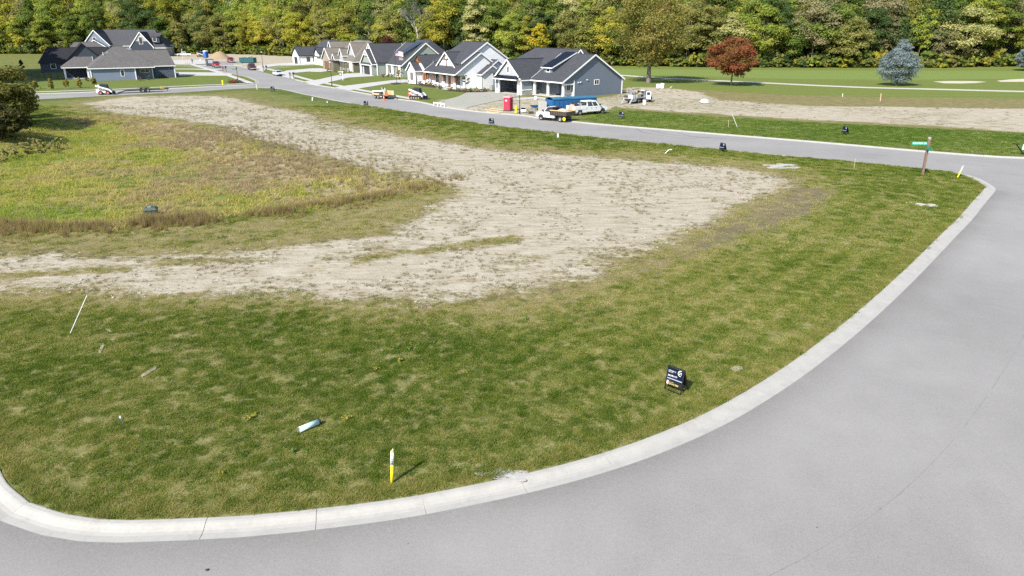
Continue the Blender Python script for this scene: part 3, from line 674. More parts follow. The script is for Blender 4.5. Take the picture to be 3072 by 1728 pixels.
    for i, (a, b) in enumerate(bank):
        fr = i/len(bank)
        for _ in range(int(40*(1-0.75*fr**3))):
            dd = rs.normal()*2.1+0.9; x.append(a+rs.uniform(-0.5, 0.5)); y.append(b+dd); tl.append(max(0.35, 1.0-0.18*abs(dd))*(1-0.3*fr))
    x = np.array(x); y = np.array(y); tl = np.array(tl); k = in_view(x, y, 1.1) & (fbm(x, y, 2.2, 3, 131) > 0.34+0.2*rs.uniform(0, 1, len(x))); x = x[k]; y = y[k]; tl = tl[k]; s = rs.uniform(0.45, 1.25, len(x))*tl*(0.55+0.9*fbm(x, y, 1.6, 2, 133))
    cs = np.array([(0.25, 0.18, 0.10), (0.34, 0.26, 0.115), (0.38, 0.33, 0.115)]); w = rs.dirichlet((1.2, 1, 0.8), len(x))
    scatter('bank_weeds', np.stack([x, y, hill(x, y)-0.02], -1), rs.uniform(0, 6.28, len(x)), np.stack([s, s, s*1.15], -1), w@cs, T_WEED, 'band of tall brown dead weeds along the bank of the hollow')
    # scattered dry plants on the bare soil, on its scarp and beyond the street
    x, y = lot_points(24000, 30, 165, 100); Z = zones(x, y); n = fbm(x, y, 5, 3, 83)
    k = (Z['bare'] > 0.35) & (rs.uniform(0, 1, len(x)) < np.clip((n-0.40)*1.7, 0.03, 1)) & (y < 170); x = x[k]; y = y[k]
    s = rs.uniform(0.35, 0.95, len(x)); cs = np.array([(0.24, 0.20, 0.11), (0.20, 0.20, 0.07), (0.30, 0.25, 0.16)]); w = rs.dirichlet((1, 1, 1), len(x))
    scatter('dry_plants', np.stack([x, y, hill(x, y)], -1), rs.uniform(0, 6.28, len(x)), np.stack([s, s, s*0.8], -1), w@cs, T_LOWWEED, 'sparse dry plants scattered over the bare gravelly soil')
    x, y = lot_points(110000, 30, 125, 90, 0.9); k = lot_only(x, y); x = x[k]; y = y[k]; Z = zones(x, y); n = fbm(x, y, 3.2, 3, 87); k = (Z['bare'] > 0.25) & (rs.uniform(0, 1, len(x)) < np.clip((n-0.36)*2.6, 0.06, 1)); x = x[k]; y = y[k]
    s = rs.uniform(0.5, 1.8, len(x)); w = rs.dirichlet((1, 1, 1), len(x))
    scatter('speck_plants', np.stack([x, y, hill(x, y)], -1), rs.uniform(0, 6.28, len(x)), np.stack([s, s, s*0.8], -1), w@np.array([(0.26, 0.22, 0.13), (0.19, 0.19, 0.07), (0.24, 0.2, 0.14)]), T_SPECK, 'tiny tufts speckling the bare gravelly soil')
    x, y = lot_points(60000, 28, 100, 80, 1.2); k = lot_only(x, y); x = x[k]; y = y[k]; Z = zones(x, y); n = fbm(x, y, 4.0, 3, 97); k = (Z['bare'] > 0.3) & (rs.uniform(0, 1, len(x)) < np.clip((n-0.42)*2.2, 0.03, 1)); x = x[k]; y = y[k]
    CLOD = []
    for q in range(3):
        mb = MB().ball((0, 0, 0.25), 1, 0.8, 0.6, 6, 4, 0.25, random.Random(q)); CLOD.append(mb.mesh('clod', MCLOD))
    s = 0.025+0.075*rs.uniform(0, 1, len(x))**3
    scatter('soil_clods', np.stack([x, y, hill(x, y)], -1), rs.uniform(0, 6.28, len(x)), np.stack([s, s, s], -1), np.tile([(0.3, 0.27, 0.2)], (len(x), 1)), CLOD, 'stones and clods lying on the bare soil')
    x = []; y = []
    sc = smooth_line(GL([(560, 325), (700, 365), (800, 392), (900, 418), (1000, 442), (1130, 464)], K, 0), 0.5)
    for a, b in sc:
        for _ in range(9): x.append(a+rs.normal()*2.6-2.2); y.append(b+rs.normal()*2.6-1.2)
    x = np.array(x); y = np.array(y); s = rs.uniform(0.4, 0.8, len(x))
    scatter('scarp_weeds', np.stack([x, y, hill(x, y)], -1), rs.uniform(0, 6.28, len(x)), np.stack([s, s, s], -1), rs.dirichlet((1, 1, 1), len(x))@np.array([(0.31, 0.25, 0.16), (0.34, 0.28, 0.13), (0.40, 0.33, 0.22)]), T_WEED, 'grey brown dead weeds at the foot of the bare slope')
    # grass on the strip beyond the street
    y = rs.uniform(76, 122, 26000); x = rs.uniform(5, 95, 26000); k = psd(x, y, Z_STRIP2) > 0.3; x = x[k]; y = y[k]; k = road_gap(x, y) > 0.7; x = x[k]; y = y[k]; s = rs.uniform(1.4, 2.6, len(x))
    Z = zones(x, y); scatter('verge_grass', np.stack([x, y, hill(x, y)], -1), rs.uniform(0, 6.28, len(x)), np.stack([s, s, s**0.5], -1), grass_tint(x, y, Z, rs)[0]*np.array([0.95, 1.05, 1.05]), T_SHORT, 'deep green grass strip between the far street and the bare ground')
make_grass()

# --- the wood
FOREST_C = dict(yellow=(0.39, 0.38, 0.06), lime=(0.32, 0.365, 0.07), olive=(0.285, 0.285, 0.085), green=(0.18, 0.24, 0.055), dark=(0.105, 0.16, 0.055), grey=(0.29, 0.275, 0.14), rust=(0.32, 0.16, 0.06), pale=(0.42, 0.41, 0.17))
CN = dict(yellow='yellow', lime='lime green', olive='olive', green='mid green', dark='dark green', grey='thin grey brown', rust='rust red', pale='pale yellow green')
protos = []
for i in range(10):
    R = [5.6, 6.4, 5.0, 6.8, 5.9, 4.6, 6.2, 5.3, 4.2, 6.0][i]; Hh = [21, 23, 18, 22, 24, 19, 20.5, 22.5, 20, 17][i]
    me, B = crown('crown', 100+i, R, Hh, [2.5, 4.0, 1.5, 3.5, 5.0, 2.0, 3.0, 4.5, 2.5, 1.5][i], 52, 10400, 0.26, ML, 'round' if i % 3 else 'oval', big=1.35); tr = trunk('trunk', 200+i, Hh*0.85, 0.26, B, MBARKP if i in (2, 5, 8) else MBARK, 8)
    protos.append((me, tr, Hh))
wood_meshes = []
for me, tr, Hh in protos:
    c = me.copy(); c.materials.clear(); c.materials.append(MLI); wood_meshes.append(c)
front = smooth_line([(-300, 372), (-240, 366), (-190, 366), (-133, 362), (-95, 335), (-50, 305), (0, 272), (39, 256), (82, 248), (163, 244), (230, 238)], 1.0)
rn = random.Random(31); ORD = lambda n: '%d%s' % (n, 'th' if 10 <= n % 100 <= 20 else {1: 'st', 2: 'nd', 3: 'rd'}.get(n % 10, 'th'))
spots = []; s = 0.0; last = None
i = 0
while i < len(front):
    x_, y_ = front[i]; f = y_*math.cos(PITCH)
    if abs(x_)/f < 0.75: spots.append((x_+rn.uniform(-1.5, 1.5), y_+rn.uniform(-1, 4)))
    i += rn.choice([5, 6, 7, 8])
# front trees named one by one, from the left
def pick_colour(u):
    w = dict(yellow=0.13, lime=0.2, olive=0.2, green=0.2, dark=0.13, grey=0.06, pale=0.08)
    if u < 300: w = dict(olive=0.3, green=0.2, lime=0.3, grey=0.1, yellow=0.1)
    elif u < 1000: w = dict(lime=0.27, yellow=0.15, olive=0.25, green=0.18, dark=0.11, pale=0.04)
    elif u > 1900: w = dict(olive=0.26, grey=0.08, green=0.23, dark=0.16, lime=0.18, pale=0.09)
    return rn.choices(list(w), list(w.values()))[0]
for k, (x_, y_) in enumerate(spots):
    u = 1536+FOC*x_/(y_*math.cos(PITCH)+3); cn = pick_colour(u)
    me, tr, Hh = protos[rn.randrange(10)]; z = ground_z(x_, y_); sc = rn.uniform(0.82, 1.1)
    # heights fall off a little where the picture shows gaps of lower growth
    t = thing('woodland_tree', '%s tree at the wood edge, %s tree from the left end' % (CN[cn], ORD(k+1)), 'tree', (x_, y_, z-0.1), rn.uniform(0, 6.28), 'trees along the front edge of the wood')
    sx = sc*rn.uniform(0.9, 1.2); t.scale = (sx, sx, sc*rn.uniform(0.85, 1.1)*(1.05 if y_ > 300 else 0.95))
    part('trunk', None, t, tr); c = part('crown', None, t, me)
    b = np.array(FOREST_C[cn])*rn.uniform(0.8, 1.2); c.color = (*b, 1)
# the wood behind reads as one mass
P = []; T = []; S = []
FR = np.array(front)
for k in range(1150):
    x_ = rn.uniform(-330, 260); yf = np.interp(x_, FR[:, 0], FR[:, 1]); dpt = 5+72*rn.random()**1.35; y_ = yf+dpt
    if abs(x_)/(y_*math.cos(PITCH)) > 0.78: continue
    P.append((x_, y_)); u = 1536+FOC*x_/(y_*math.cos(PITCH)); T.append(np.array(FOREST_C[pick_colour(u)])*rn.uniform(0.75, 1.2)); g = rn.uniform(0.95, 1.2)*(1+0.16*min(1, dpt/40)); S.append((g, g, g*rn.uniform(0.9, 1.1)*(1.08 if yf > 290 else 0.98)))
P = np.array(P); P3 = np.stack([P[:, 0], P[:, 1], hill(P[:, 0], P[:, 1])], -1)
scatter('woodland', P3, np.random.RandomState(5).uniform(0, 6.28, len(P)), np.array(S), np.array(T), wood_meshes, 'autumn wood rising behind the houses and golf course')
# undergrowth along the foot of the wood
shrubs = [crown('undergrowth_source', 300+i, 1.5, 2.6, 0.0, 14, 620, 0.24, MLI)[0] for i in range(4)]
P = []; T = []; S = []
for (x_, y_) in front:
    for _ in range(3):
        P.append((x_+rn.uniform(-2, 2), y_+rn.uniform(-4.5, 3.5))); g = rn.uniform(0.6, 1.5); S.append((g, g, g*rn.uniform(0.8, 1.5))); T.append(np.array(FOREST_C[rn.choice(['olive', 'lime', 'green', 'dark', 'yellow', 'olive', 'green'])])*rn.uniform(0.7, 1.1))
P = np.array(P); scatter('undergrowth', np.stack([P[:, 0], P[:, 1], hill(P[:, 0], P[:, 1])], -1), np.random.RandomState(6).uniform(0, 6.28, len(P)), np.array(S), np.array(T), shrubs, 'low bushes and saplings along the foot of the wood')

# --- single trees
def tree(name, label, u, v, H, R, z0, colour, seed, leaf=0.3, nleaf=9000, nblob=90, shape='round', tr_r=0.25, mat=None, group=None, loc=None, limbs=9, cat='tree', bark=None):
    x_, y_ = loc if loc else G(u, v, 0.1); t = thing(name, label, cat, (x_, y_, ground_z(x_, y_)), 0, group)
    me, B = crown('crown', seed, R, H, z0, nblob, nleaf, leaf, mat or ML, shape)
    part('trunk', None, t, trunk('trunk', seed, H*0.88, tr_r, B, bark or MBARK, limbs)); c = part('crown', None, t, me); c.color = (*colour, 1); return t
tree('shade_tree', 'tall olive yellow tree with a thick trunk standing alone on the golf course', 1945, 249, 21.5, 9.2, 3.4, (0.275, 0.25, 0.07), 501, 0.22, 21000, 150, 'oval', 0.5)
tree('red_maple', 'round red and orange maple standing alone on the golf course', 2193, 257, 10.6, 5.3, 1.5, (0.27, 0.115, 0.05), 502, 0.19, 13000, 80, 'oval', 0.2)
tree('blue_spruce', 'broad blue spruce standing on the golf course by the sand bunkers', 2688, 257, 10.3, 4.6, 0.1, (0.25, 0.31, 0.31), 503, 0.14, 21000, 220, 'spruce', 0.22, limbs=0)
tree('blue_spruce', 'blue spruce cut off by the right edge of the picture', 3082, 213, 8.6, 3.9, 0.1, (0.23, 0.29, 0.29), 504, 0.2, 9000, 130, 'spruce', 0.22, limbs=0)
tree('purple_maple', 'dark purple red tree behind the sage green house roof', 0, 0, 9.0, 3.3, 2.0, (0.12, 0.05, 0.04), 505, 0.28, 4500, 50, 'round', 0.2, loc=(-43.5, 262))
tree('golden_tree', 'bright yellow tree in front of the wood above the blue grey house', 0, 0, 13.5, 3.6, 3.0, (0.45, 0.38, 0.04), 506, 0.3, 5000, 50, 'oval', 0.2, loc=(8.5, 232))
MBARKG = M('bark_grey', (0.19, 0.175, 0.15), 0.9, 0.25, 2)
def bare_tree():
    loc = (-31.5, 262); t = thing('bare_tree', 'leafless grey tree with a pale leaning trunk behind the white farmhouse', 'tree', (*loc, ground_z(*loc)))
    rn = random.Random(8); mb = MB(); 
    def br(p, d, L, r, k):
        q = p+d*L; mb.cyl(p, q, r, r*0.62, 6)
        if k == 0: return
        for _ in range(3 if k > 1 else 4):
            br(q, (d+Vector((rn.uniform(-.75, .75), rn.uniform(-.75, .75), rn.uniform(-.1, .5)))).normalized(), L*rn.uniform(.55, .8), r*0.55, k-1)
    mb.build('trunk', MBARKP, t, True).name = 'trunk'
    base = MB(); base.cyl((0, 0, -0.3), (-0.6, 0, 7), 0.34, 0.26, 8); base.cyl((-0.6, 0, 7), (-1.6, 0, 12.5), 0.26, 0.2, 8)
    tr = [c for c in t.children][0]; tr.data = base.mesh('trunk', MBARKP, True)
    mb = MB()
    for _ in range(7): br(Vector((-1.6, 0, 11.5+rn.uniform(-2, 1))), Vector((rn.uniform(-.9, .9), rn.uniform(-.6, .6), 1)).normalized(), rn.uniform(2.4, 3.6), 0.13, 4)
    mb.build('branches', MBARKG, t, True)
bare_tree()
# thicket at the left edge, and the tall trees beyond it whose shade falls on the dark roofed house
tree('thicket_tree', 'dense yellow green thicket tree at the left edge of the picture', 0, 0, 8.0, 5.0, 0.2, (0.165, 0.165, 0.042), 520, 0.17, 17000, 100, 'round', 0.2, loc=(-69.0, 98))
tree('thicket_tree', 'darker green bush below the thicket tree at the left edge', 0, 0, 4.6, 3.4, 0.0, (0.10, 0.10, 0.035), 521, 0.16, 9000, 70, 'round', 0.15, loc=(-62.6, 88.5), cat='bush')
tree('thicket_tree', 'loose yellow green bush right of the thicket by the side street', 0, 0, 4.4, 2.6, 0.0, (0.2, 0.2, 0.05), 522, 0.16, 6000, 50, 'round', 0.1, loc=(-73.0, 108), cat='bush')
for k, (lx, ly, h) in enumerate([(-146.5, 196, 29), (-152, 207, 29), (-142.5, 186, 30), (-157, 196, 30), (-138.5, 177, 29), (-149, 186, 31), (-155, 215, 28), (-134, 168, 28)]):
    t = tree('shade_tree', 'tall tree beyond the left edge shading the dark roofed house, %s nearest' % ORD(k+1), 0, 0, h, 7.4, 5.0, (0.22, 0.22, 0.05), 530+k, 0.62, 12000, 90, 'oval', 0.35, loc=(lx, ly), group='shade trees left of the picture')
for k, (u, v) in enumerate([(70, 440), (130, 436), (30, 452), (175, 428), (5, 462), (100, 425)]):
    x_, y_ = G(u, v, 0); t = thing('tall_weed', '%s clump of pale tall weeds at the foot of the thicket, from the left' % ORD([3, 5, 2, 6, 1, 4][k]), 'weed', (x_, y_, ground_z(x_, y_)), 0, 'tall weeds below the thicket')
    me, B = crown('foliage', 540+k, 0.8, 1.5, 0.0, 14, 1300, 0.09, ML, 'oval'); c = part('foliage', None, t, me); c.color = (0.36, 0.33, 0.13, 1)
# ================================================================== HOUSES
MW = M('white_trim', (0.80, 0.80, 0.79), 0.55, 0.04, 1.0); MGL = glassmat()
MCON = M('concrete_flat', (0.42, 0.41, 0.39), 0.85, 0.10, 0.8, dirt=((0.37, 0.355, 0.33), 0.5)); MCONNEW = M('concrete_new', (0.30, 0.29, 0.245), 0.8, 0.08, 0.5)
MBLK = M('black_metal', (0.012, 0.012, 0.013), 0.45, 0.3, 5); MSEAM = M('metal_roof', (0.018, 0.024, 0.038), 0.28, 0.15, 2, 0.3)
R_CHAR = shingles('shingles_charcoal', (0.052, 0.054, 0.062)); R_BRN = shingles('shingles_brown', (0.150, 0.135, 0.115)); R_GRY = shingles('shingles_grey', (0.105, 0.099, 0.096)); R_BLK = shingles('shingles_black', (0.022, 0.022, 0.026)); R_SLT = shingles('shingles_slate', (0.062, 0.062, 0.070))
S_BLUE = M('siding_blue_grey', (0.125, 0.152, 0.190), 0.6, 0.06, 0.6, stripes=(2, 0.18, 0.02)); S_LBLUE = M('siding_pale_blue', (0.165, 0.20, 0.265), 0.6, 0.06, 0.6, stripes=(2, 0.18, 0.02))
S_WHITE = M('siding_white', (0.74, 0.745, 0.75), 0.6, 0.03, 0.6, stripes=(2, 0.2, 0.015)); S_SAGE = M('siding_sage', (0.255, 0.285, 0.255), 0.6, 0.05, 0.6, stripes=(2, 0.2, 0.02)); S_OLV = M('siding_olive', (0.145, 0.135, 0.10), 0.6, 0.08, 0.6, stripes=(2, 0.2, 0.02))
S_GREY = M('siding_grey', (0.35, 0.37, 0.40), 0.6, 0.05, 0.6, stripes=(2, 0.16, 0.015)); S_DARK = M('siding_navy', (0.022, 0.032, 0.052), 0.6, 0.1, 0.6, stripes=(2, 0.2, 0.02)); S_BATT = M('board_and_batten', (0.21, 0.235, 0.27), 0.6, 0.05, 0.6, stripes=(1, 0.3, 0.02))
ST_GREY = stonemat('stone_grey', [(0.32, 0.30, 0.28), (0.45, 0.43, 0.40), (0.24, 0.23, 0.22), (0.52, 0.50, 0.46)]); ST_BRN = stonemat('stone_brown', [(0.22, 0.17, 0.13), (0.36, 0.31, 0.26), (0.16, 0.13, 0.11), (0.45, 0.40, 0.34)], 2.6)
ST_WHT = stonemat('stone_white', [(0.62, 0.60, 0.57), (0.72, 0.71, 0.69), (0.52, 0.50, 0.48)], 3)
WOODW = M('stained_wood', (0.30, 0.115, 0.035), 0.6, 0.3, 4); WOODB = M('brown_wood', (0.12, 0.055, 0.03), 0.65, 0.3, 4); DRYW = M('drywall', (0.55, 0.53, 0.48), 0.9, 0.08, 1); MDARKDOOR = M('dark_door', (0.035, 0.036, 0.042), 0.5, 0.15, 2)
MSHUT = M('grey_shutter', (0.16, 0.145, 0.15), 0.6, 0.1, 3, stripes=(2, 0.12, 0.02)); MULCH = M('mulch', (0.045, 0.032, 0.024), 0.95, 0.4, 6, bump=0.03, bscale=18)

def house(name, label, origin, deg, z0=0.1): return thing(name, label, 'house', (*origin, z0), rad(deg))
def vol(h, x0, x1, y0, y1, z1, axis, pitch, wall, roof, trim=None, ov=0.4, hip=(0.0, 0.0), z0=-0.3, walls=True, og=0.35, th=0.16, face=None, eave=True):
    """gabled or hipped volume: plate height z1, ridge along axis; hip = how far the ridge stops short of each end"""
    T = (lambda a, b, z: (a, b, z)) if axis == 'x' else (lambda a, b, z: (b, a, z))
    a0, a1, b0, b1 = (x0, x1, y0, y1) if axis == 'x' else (y0, y1, x0, x1)
    bm = (b0+b1)/2; hb = (b1-b0)/2; zr = z1+hb*pitch; ze = z1-ov*pitch
    if walls:
        if hip[0] == 0 and hip[1] == 0:
            MB().prism([(b0, z0), (b1, z0), (b1, z1), (bm, zr), (b0, z1)] if axis == 'x' else [(b0, z0), (b1, z0), (b1, z1), (bm, zr), (b0, z1)], 'x' if axis == 'x' else 'y', a0, a1).build('wall', wall, h)
        else:
            p = MB().box(*T(a0, b0, z0), *T(a1, b1, z1))
            if hip[0] == 0: p.prism([(b0, z1-0.02), (b1, z1-0.02), (bm, zr)], 'x' if axis == 'x' else 'y', a0, a0+hip[1]*0.4+0.4)
            if hip[1] == 0: p.prism([(b0, z1-0.02), (b1, z1-0.02), (bm, zr)], 'x' if axis == 'x' else 'y', a1-hip[0]*0.4-0.4, a1)
            p.build('wall', wall, h)
    u = th
    e0 = a0-(ov if hip[0] else og); e1 = a1+(ov if hip[1] else og)
    r0 = a0+hip[0] if hip[0] else e0; r1 = a1-hip[1] if hip[1] else e1
    m = MB()
    m.slab([T(e0, b0-ov, ze+u), T(e1, b0-ov, ze+u), T(r1, bm, zr+u), T(r0, bm, zr+u)], th)
    m.slab([T(e1, b1+ov, ze+u), T(e0, b1+ov, ze+u), T(r0, bm, zr+u), T(r1, bm, zr+u)], th)
    if hip[0]: m.slab([T(e0, b1+ov, ze+u), T(e0, b0-ov, ze+u), T(r0, bm, zr+u)], th)
    if hip[1]: m.slab([T(e1, b0-ov, ze+u), T(e1, b1+ov, ze+u), T(r1, bm, zr+u)], th)
    ro = m.build('roof', roof, h)
    cap = MB().bar(T(r0, bm, zr+u+0.02), T(r1, bm, zr+u+0.02), 0.28, 0.05); cap.build('ridge_cap', roof, ro)
    if trim:
        t = MB(); e = 0.03
        for end, hp, s in ((e0, hip[0], -1), (e1, hip[1], 1)):
            if not hp:
                for bb in (b0-ov, b1+ov): t.bar(T(end+s*e, bb, ze+u-0.10), T(end+s*e, bm, zr+u-0.10), 0.05, 0.26)
            else: t.bar(T(end+s*e, b0-ov, ze+u-0.08), T(end+s*e, b1+ov, ze+u-0.08), 0.05, 0.2)
        if eave:
            for bb, s in ((b0-ov, -1), (b1+ov, 1)): t.bar(T(e0, bb+s*e, ze+u-0.08), T(e1, bb+s*e, ze+u-0.08), 0.05, 0.20)
        t.build('fascia', trim, h)
    return zr+u
def on(side, a, d, z, pos):
    """wall point: a along the wall, d out of the wall"""
    return {'f': (a, pos-d, z), 'b': (a, pos+d, z), 'r': (pos+d, a, z), 'l': (pos-d, a, z)}[side]
def wbox(side, a0, a1, z0, z1, d0, d1, pos, mb=None):
    mb = mb or MB(); return mb.box(*on(side, a0, d0, z0, pos), *on(side, a1, d1, z1, pos))
def window(h, side, a, z, w, hh, pos, frame=None, bars=0, fw=0.11, name='window'):
    f = MB()
    for a0, a1, z0, z1 in ((a-w/2, a+w/2, z+hh-fw, z+hh), (a-w/2, a+w/2, z, z+fw), (a-w/2, a-w/2+fw, z+fw, z+hh-fw), (a+w/2-fw, a+w/2, z+fw, z+hh-fw)): wbox(side, a0, a1, z0, z1, -0.06, 0.055, pos, f)
    for k in range(bars): c = a-w/2+w*(k+1)/(bars+1); wbox(side, c-0.03, c+0.03, z+fw, z+hh-fw, -0.05, 0.045, pos, f)
    o = f.build(name, frame or MW, h); wbox(side, a-w/2+fw, a+w/2-fw, z+fw, z+hh-fw, -0.05, 0.022, pos).build('pane', MGL, o); return o
def door(h, side, a, z, w, hh, pos, mat):
    o = wbox(side, a-w/2, a+w/2, z, z+hh, -0.05, 0.05, pos).build('door', mat, h); wbox(side, a+w/2-0.16, a+w/2-0.1, z+0.95, z+1.15, 0.05, 0.1, pos).build('handle', MBLK, o); return o
def garage_door(h, side, a, z, w, hh, pos, mat, frame=None):
    o = wbox(side, a-w/2, a+w/2, z, z+hh, -0.05, 0.03, pos).build('garage_door', mat, h); n = 4
    me = None
    for k in range(n):
        z0 = z+hh*k/n
        for j in range(4):
            a0 = a-w/2+w*j/4
            wbox(side, a0+0.07, a0+w/4-0.07, z0+0.06, z0+hh/n-0.06, 0.03, 0.055, pos).build('panel', mat, o)
    f = MB()
    for a0, a1, z0, z1 in ((a-w/2-0.16, a-w/2, z, z+hh), (a+w/2, a+w/2+0.16, z, z+hh), (a-w/2-0.16, a+w/2+0.16, z+hh, z+hh+0.18)): wbox(side, a0, a1, z0, z1, -0.02, 0.07, pos, f)
    f.build('door_frame', frame or MW, h); return o
def corner(h, pts, z0, z1, w=0.16, mat=None):
    for (x_, y_) in pts: MB().box(x_-w/2, y_-w/2, z0, x_+w/2, y_+w/2, z1).build('corner_board', mat or MW, h)
def posts(h, pts, z0, z1, w=0.34, mat=None, base=None, bz=0.0):
    for (x_, y_) in pts:
        p = MB().box(x_-w/2, y_-w/2, z0, x_+w/2, y_+w/2, z1).build('post', mat or MW, h)
        MB().box(x_-w/2-0.06, y_-w/2-0.06, z1-0.18, x_+w/2+0.06, y_+w/2+0.06, z1-0.002).build('post_cap', mat or MW, p)
        if base: MB().box(x_-w/2-0.12, y_-w/2-0.12, z0, x_+w/2+0.12, y_+w/2+0.12, z0+bz).build('post_base', base, p)
def downspout(h, x_, y_, z0, z1, mat): MB().box(x_-0.05, y_-0.05, z0, x_+0.05, y_+0.05, z1).build('downspout', mat, h)

# ---------------- blue grey house under construction (nearest, right of the row)
h = house('blue_grey_house', 'blue grey sided house with charcoal roof, open garage and white porch, nearest of the row', (11.8, 140.9), -52)
MB().prism([(0, -0.3), (13.0, -0.3), (13.0, 3.15), (5.1, 7.55), (0, 4.6)], 'x', -9.0, 0.0).build('wall', S_BLUE, h)
MB().prism([(-2.9, 2.55), (-0.02, 2.55), (-0.02, 4.6), (-2.9, 2.98)], 'x', -0.22, -0.02).build('porch_gable_wall', S_BLUE, h)
vol(h, -9.0, 0.0, -2.95, 13.0, 2.95, 'x', 0.575, S_BLUE, R_CHAR, MW, walls=False)
vol(h, -24.5, -3.2, -1.0, 14.4, 3.55, 'x', 0.62, S_BLUE, R_CHAR, None, hip=(5.0, 1.6), z0=0.5)
vol(h, -17.6, -9.4, -5.4, 5.0, 3.05, 'y', 0.84, S_BLUE, R_CHAR, MW, walls=False)
# garage shell with its door open
g = MB(); g.box(-17.6, -5.4, -0.3, -17.45, 5, 3.05); g.box(-9.55, -5.4, -0.3, -9.4, -0.5, 3.05); g.build('garage_wall', S_BLUE, h)
MB().box(-17.44, 1.0, 0, -9.56, 1.15, 3.0).build('garage_back_wall', DRYW, h); MB().box(-17.44, -5.2, -0.2, -9.56, 1.0, 0.05).build('garage_floor', MCON, h)
MB().box(-17.44, -5.2, 2.95, -9.56, 1.0, 3.04).build('garage_ceiling', DRYW, h)
MB().prism([(-17.6, 2.95), (-9.4, 2.95), (-9.4, 3.05), (-13.5, 6.45), (-17.6, 3.05)], 'y', -5.4, -5.2).build('gable_wall', S_GREY, h)
MB().box(-17.6, -5.42, -0.3, -16.6, -5.2, 2.94).build('garage_pier', S_BLUE, h); MB().box(-10.3, -5.42, -0.3, -9.4, -5.2, 2.94).build('garage_pier', MW, h)
MB().box(-16.75, -5.5, 0, -16.5, -5.16, 2.72).build('door_jamb', MW, h); MB().box(-10.5, -5.5, 0, -10.25, -5.16, 2.72).build('door_jamb', MW, h); MB().box(-16.75, -5.48, 2.7, -10.25, -5.18, 2.94).build('door_header', MW, h)
aw = MB().slab([(-17.3, -6.35, 2.95), (-9.7, -6.35, 2.95), (-9.7, -5.42, 3.55), (-17.3, -5.42, 3.55)], 0.08).build('awning', MSEAM, h)
for k in range(20): MB().bar((-17.25+k*0.395, -6.36, 2.97), (-17.25+k*0.395, -5.43, 3.57), 0.04, 0.06).build('rib', MSEAM, aw)
MB().box(-17.35, -6.42, 2.76, -9.65, -6.34, 2.95).build('awning_fascia', MW, h)
MB().box(-17.7, -5.52, -0.3, -16.76, -5.10, 0.95).build('stone_base', ST_WHT, h)
window(h, 'f', -13.5, 4.0, 0.75, 1.35, -5.4)
MB().box(-9.38, -5.3, -0.3, -9.2, -2.7, 0.9).build('stone_base', ST_GREY, h); MB().box(-9.38, -5.3, 0.9, -9.14, -2.7, 1.05).build('sill', MW, h)
MB().box(-9.40, -5.2, 1.05, -9.30, -1.2, 2.6).build('batten_wall', S_BATT, h); MB().box(-9.2, -2.7, -0.3, -9.0, -0.2, 0.9).build('stone_base', ST_GREY, h)
corner(h, [(-9.42, -5.35), (-17.6, -5.35)], -0.3, 3.0, 0.24); corner(h, [(-0.05, 0.0), (-0.03, 12.98)], -0.3, 3.1, 0.2)
MB().box(-9.0, -2.9, -0.25, 0.1, -0.02, 0.14).build('porch_floor', MCON, h)
posts(h, [(-8.6, -2.55), (-4.6, -2.55), (-0.25, -2.55)], 0.1, 2.62, 0.36)
MB().box(-9.0, -2.85, 2.6, 0.02, -2.55, 2.93).build('porch_beam', MW, h); MB().box(-0.22, -2.5, 2.3, 0.03, -0.03, 2.55).build('porch_beam', MW, h)
MB().box(-9.0, -0.14, -0.2, -5.0, 0.0, 1.0).build('stone_base', ST_WHT, h); MB().box(-3.7, -0.14, -0.2, 0.0, 0.0, 1.0).build('stone_base', ST_WHT, h)
for a in (-7.9, -6.3): window(h, 'f', a, 1.05, 1.3, 1.6, 0.0)
door(h, 'f', -4.4, 0.15, 1.1, 2.2, 0.0, MDARKDOOR)
for a in (-3.0, -1.5): window(h, 'f', a, 1.05, 1.35, 1.6, 0.0)
window(h, 'r', 5.9, 2.05, 1.35, 1.0, 0.0, bars=1)
for a, z in ((0.9, 2.6), (1.5, 2.65), (3.2, 3.0)): wbox('r', a, a+0.22, z, z+0.16, -0.02, 0.16, 0.0).build('vent_hood', MW, h)
# shed dormer with standing seam roof
d = MB().prism([(-0.95, 3.9), (-0.95, 5.15), (5.0, 7.72), (5.0, 7.3)], 'x', -7.8, -5.3).build('dormer_wall', S_BLUE, h)
dr = MB().slab([(-8.15, -1.35, 5.25), (-4.95, -1.35, 5.25), (-4.95, 5.1, 7.98), (-8.15, 5.1, 7.98)], 0.12).build('dormer_roof', MSEAM, h)
for k in range(9): MB().bar((-8.1+k*0.39, -1.35, 5.27), (-8.1+k*0.39, 5.1, 8.0), 0.035, 0.06).build('seam', MSEAM, dr)
t = MB(); t.box(-8.2, -1.42, 5.08, -4.9, -1.36, 5.24); t.bar((-4.92, -1.4, 5.14), (-4.92, 5.1, 7.88), 0.05, 0.2); t.bar((-8.18, -1.4, 5.14), (-8.18, 5.1, 7.88), 0.05, 0.2); t.build('dormer_fascia', MW, h)
window(h, 'f', -6.55, 4.32, 1.15, 0.78, -0.95, fw=0.12)
MB().prism([(-5.0, 7.5), (-3.4, 7.5), (-4.2, 8.35)], 'y', 5.4, 6.8).build('cricket_gable', R_CHAR, h); cg = MB(); cg.bar((-5.05, 5.36, 7.62), (-4.2, 5.36, 8.40), 0.05, 0.14); cg.build('cricket_trim', MW, h); MB().bar((-3.35, 5.36, 7.62), (-4.2, 5.36, 8.40), 0.05, 0.14).build('cricket_trim', MW, h)

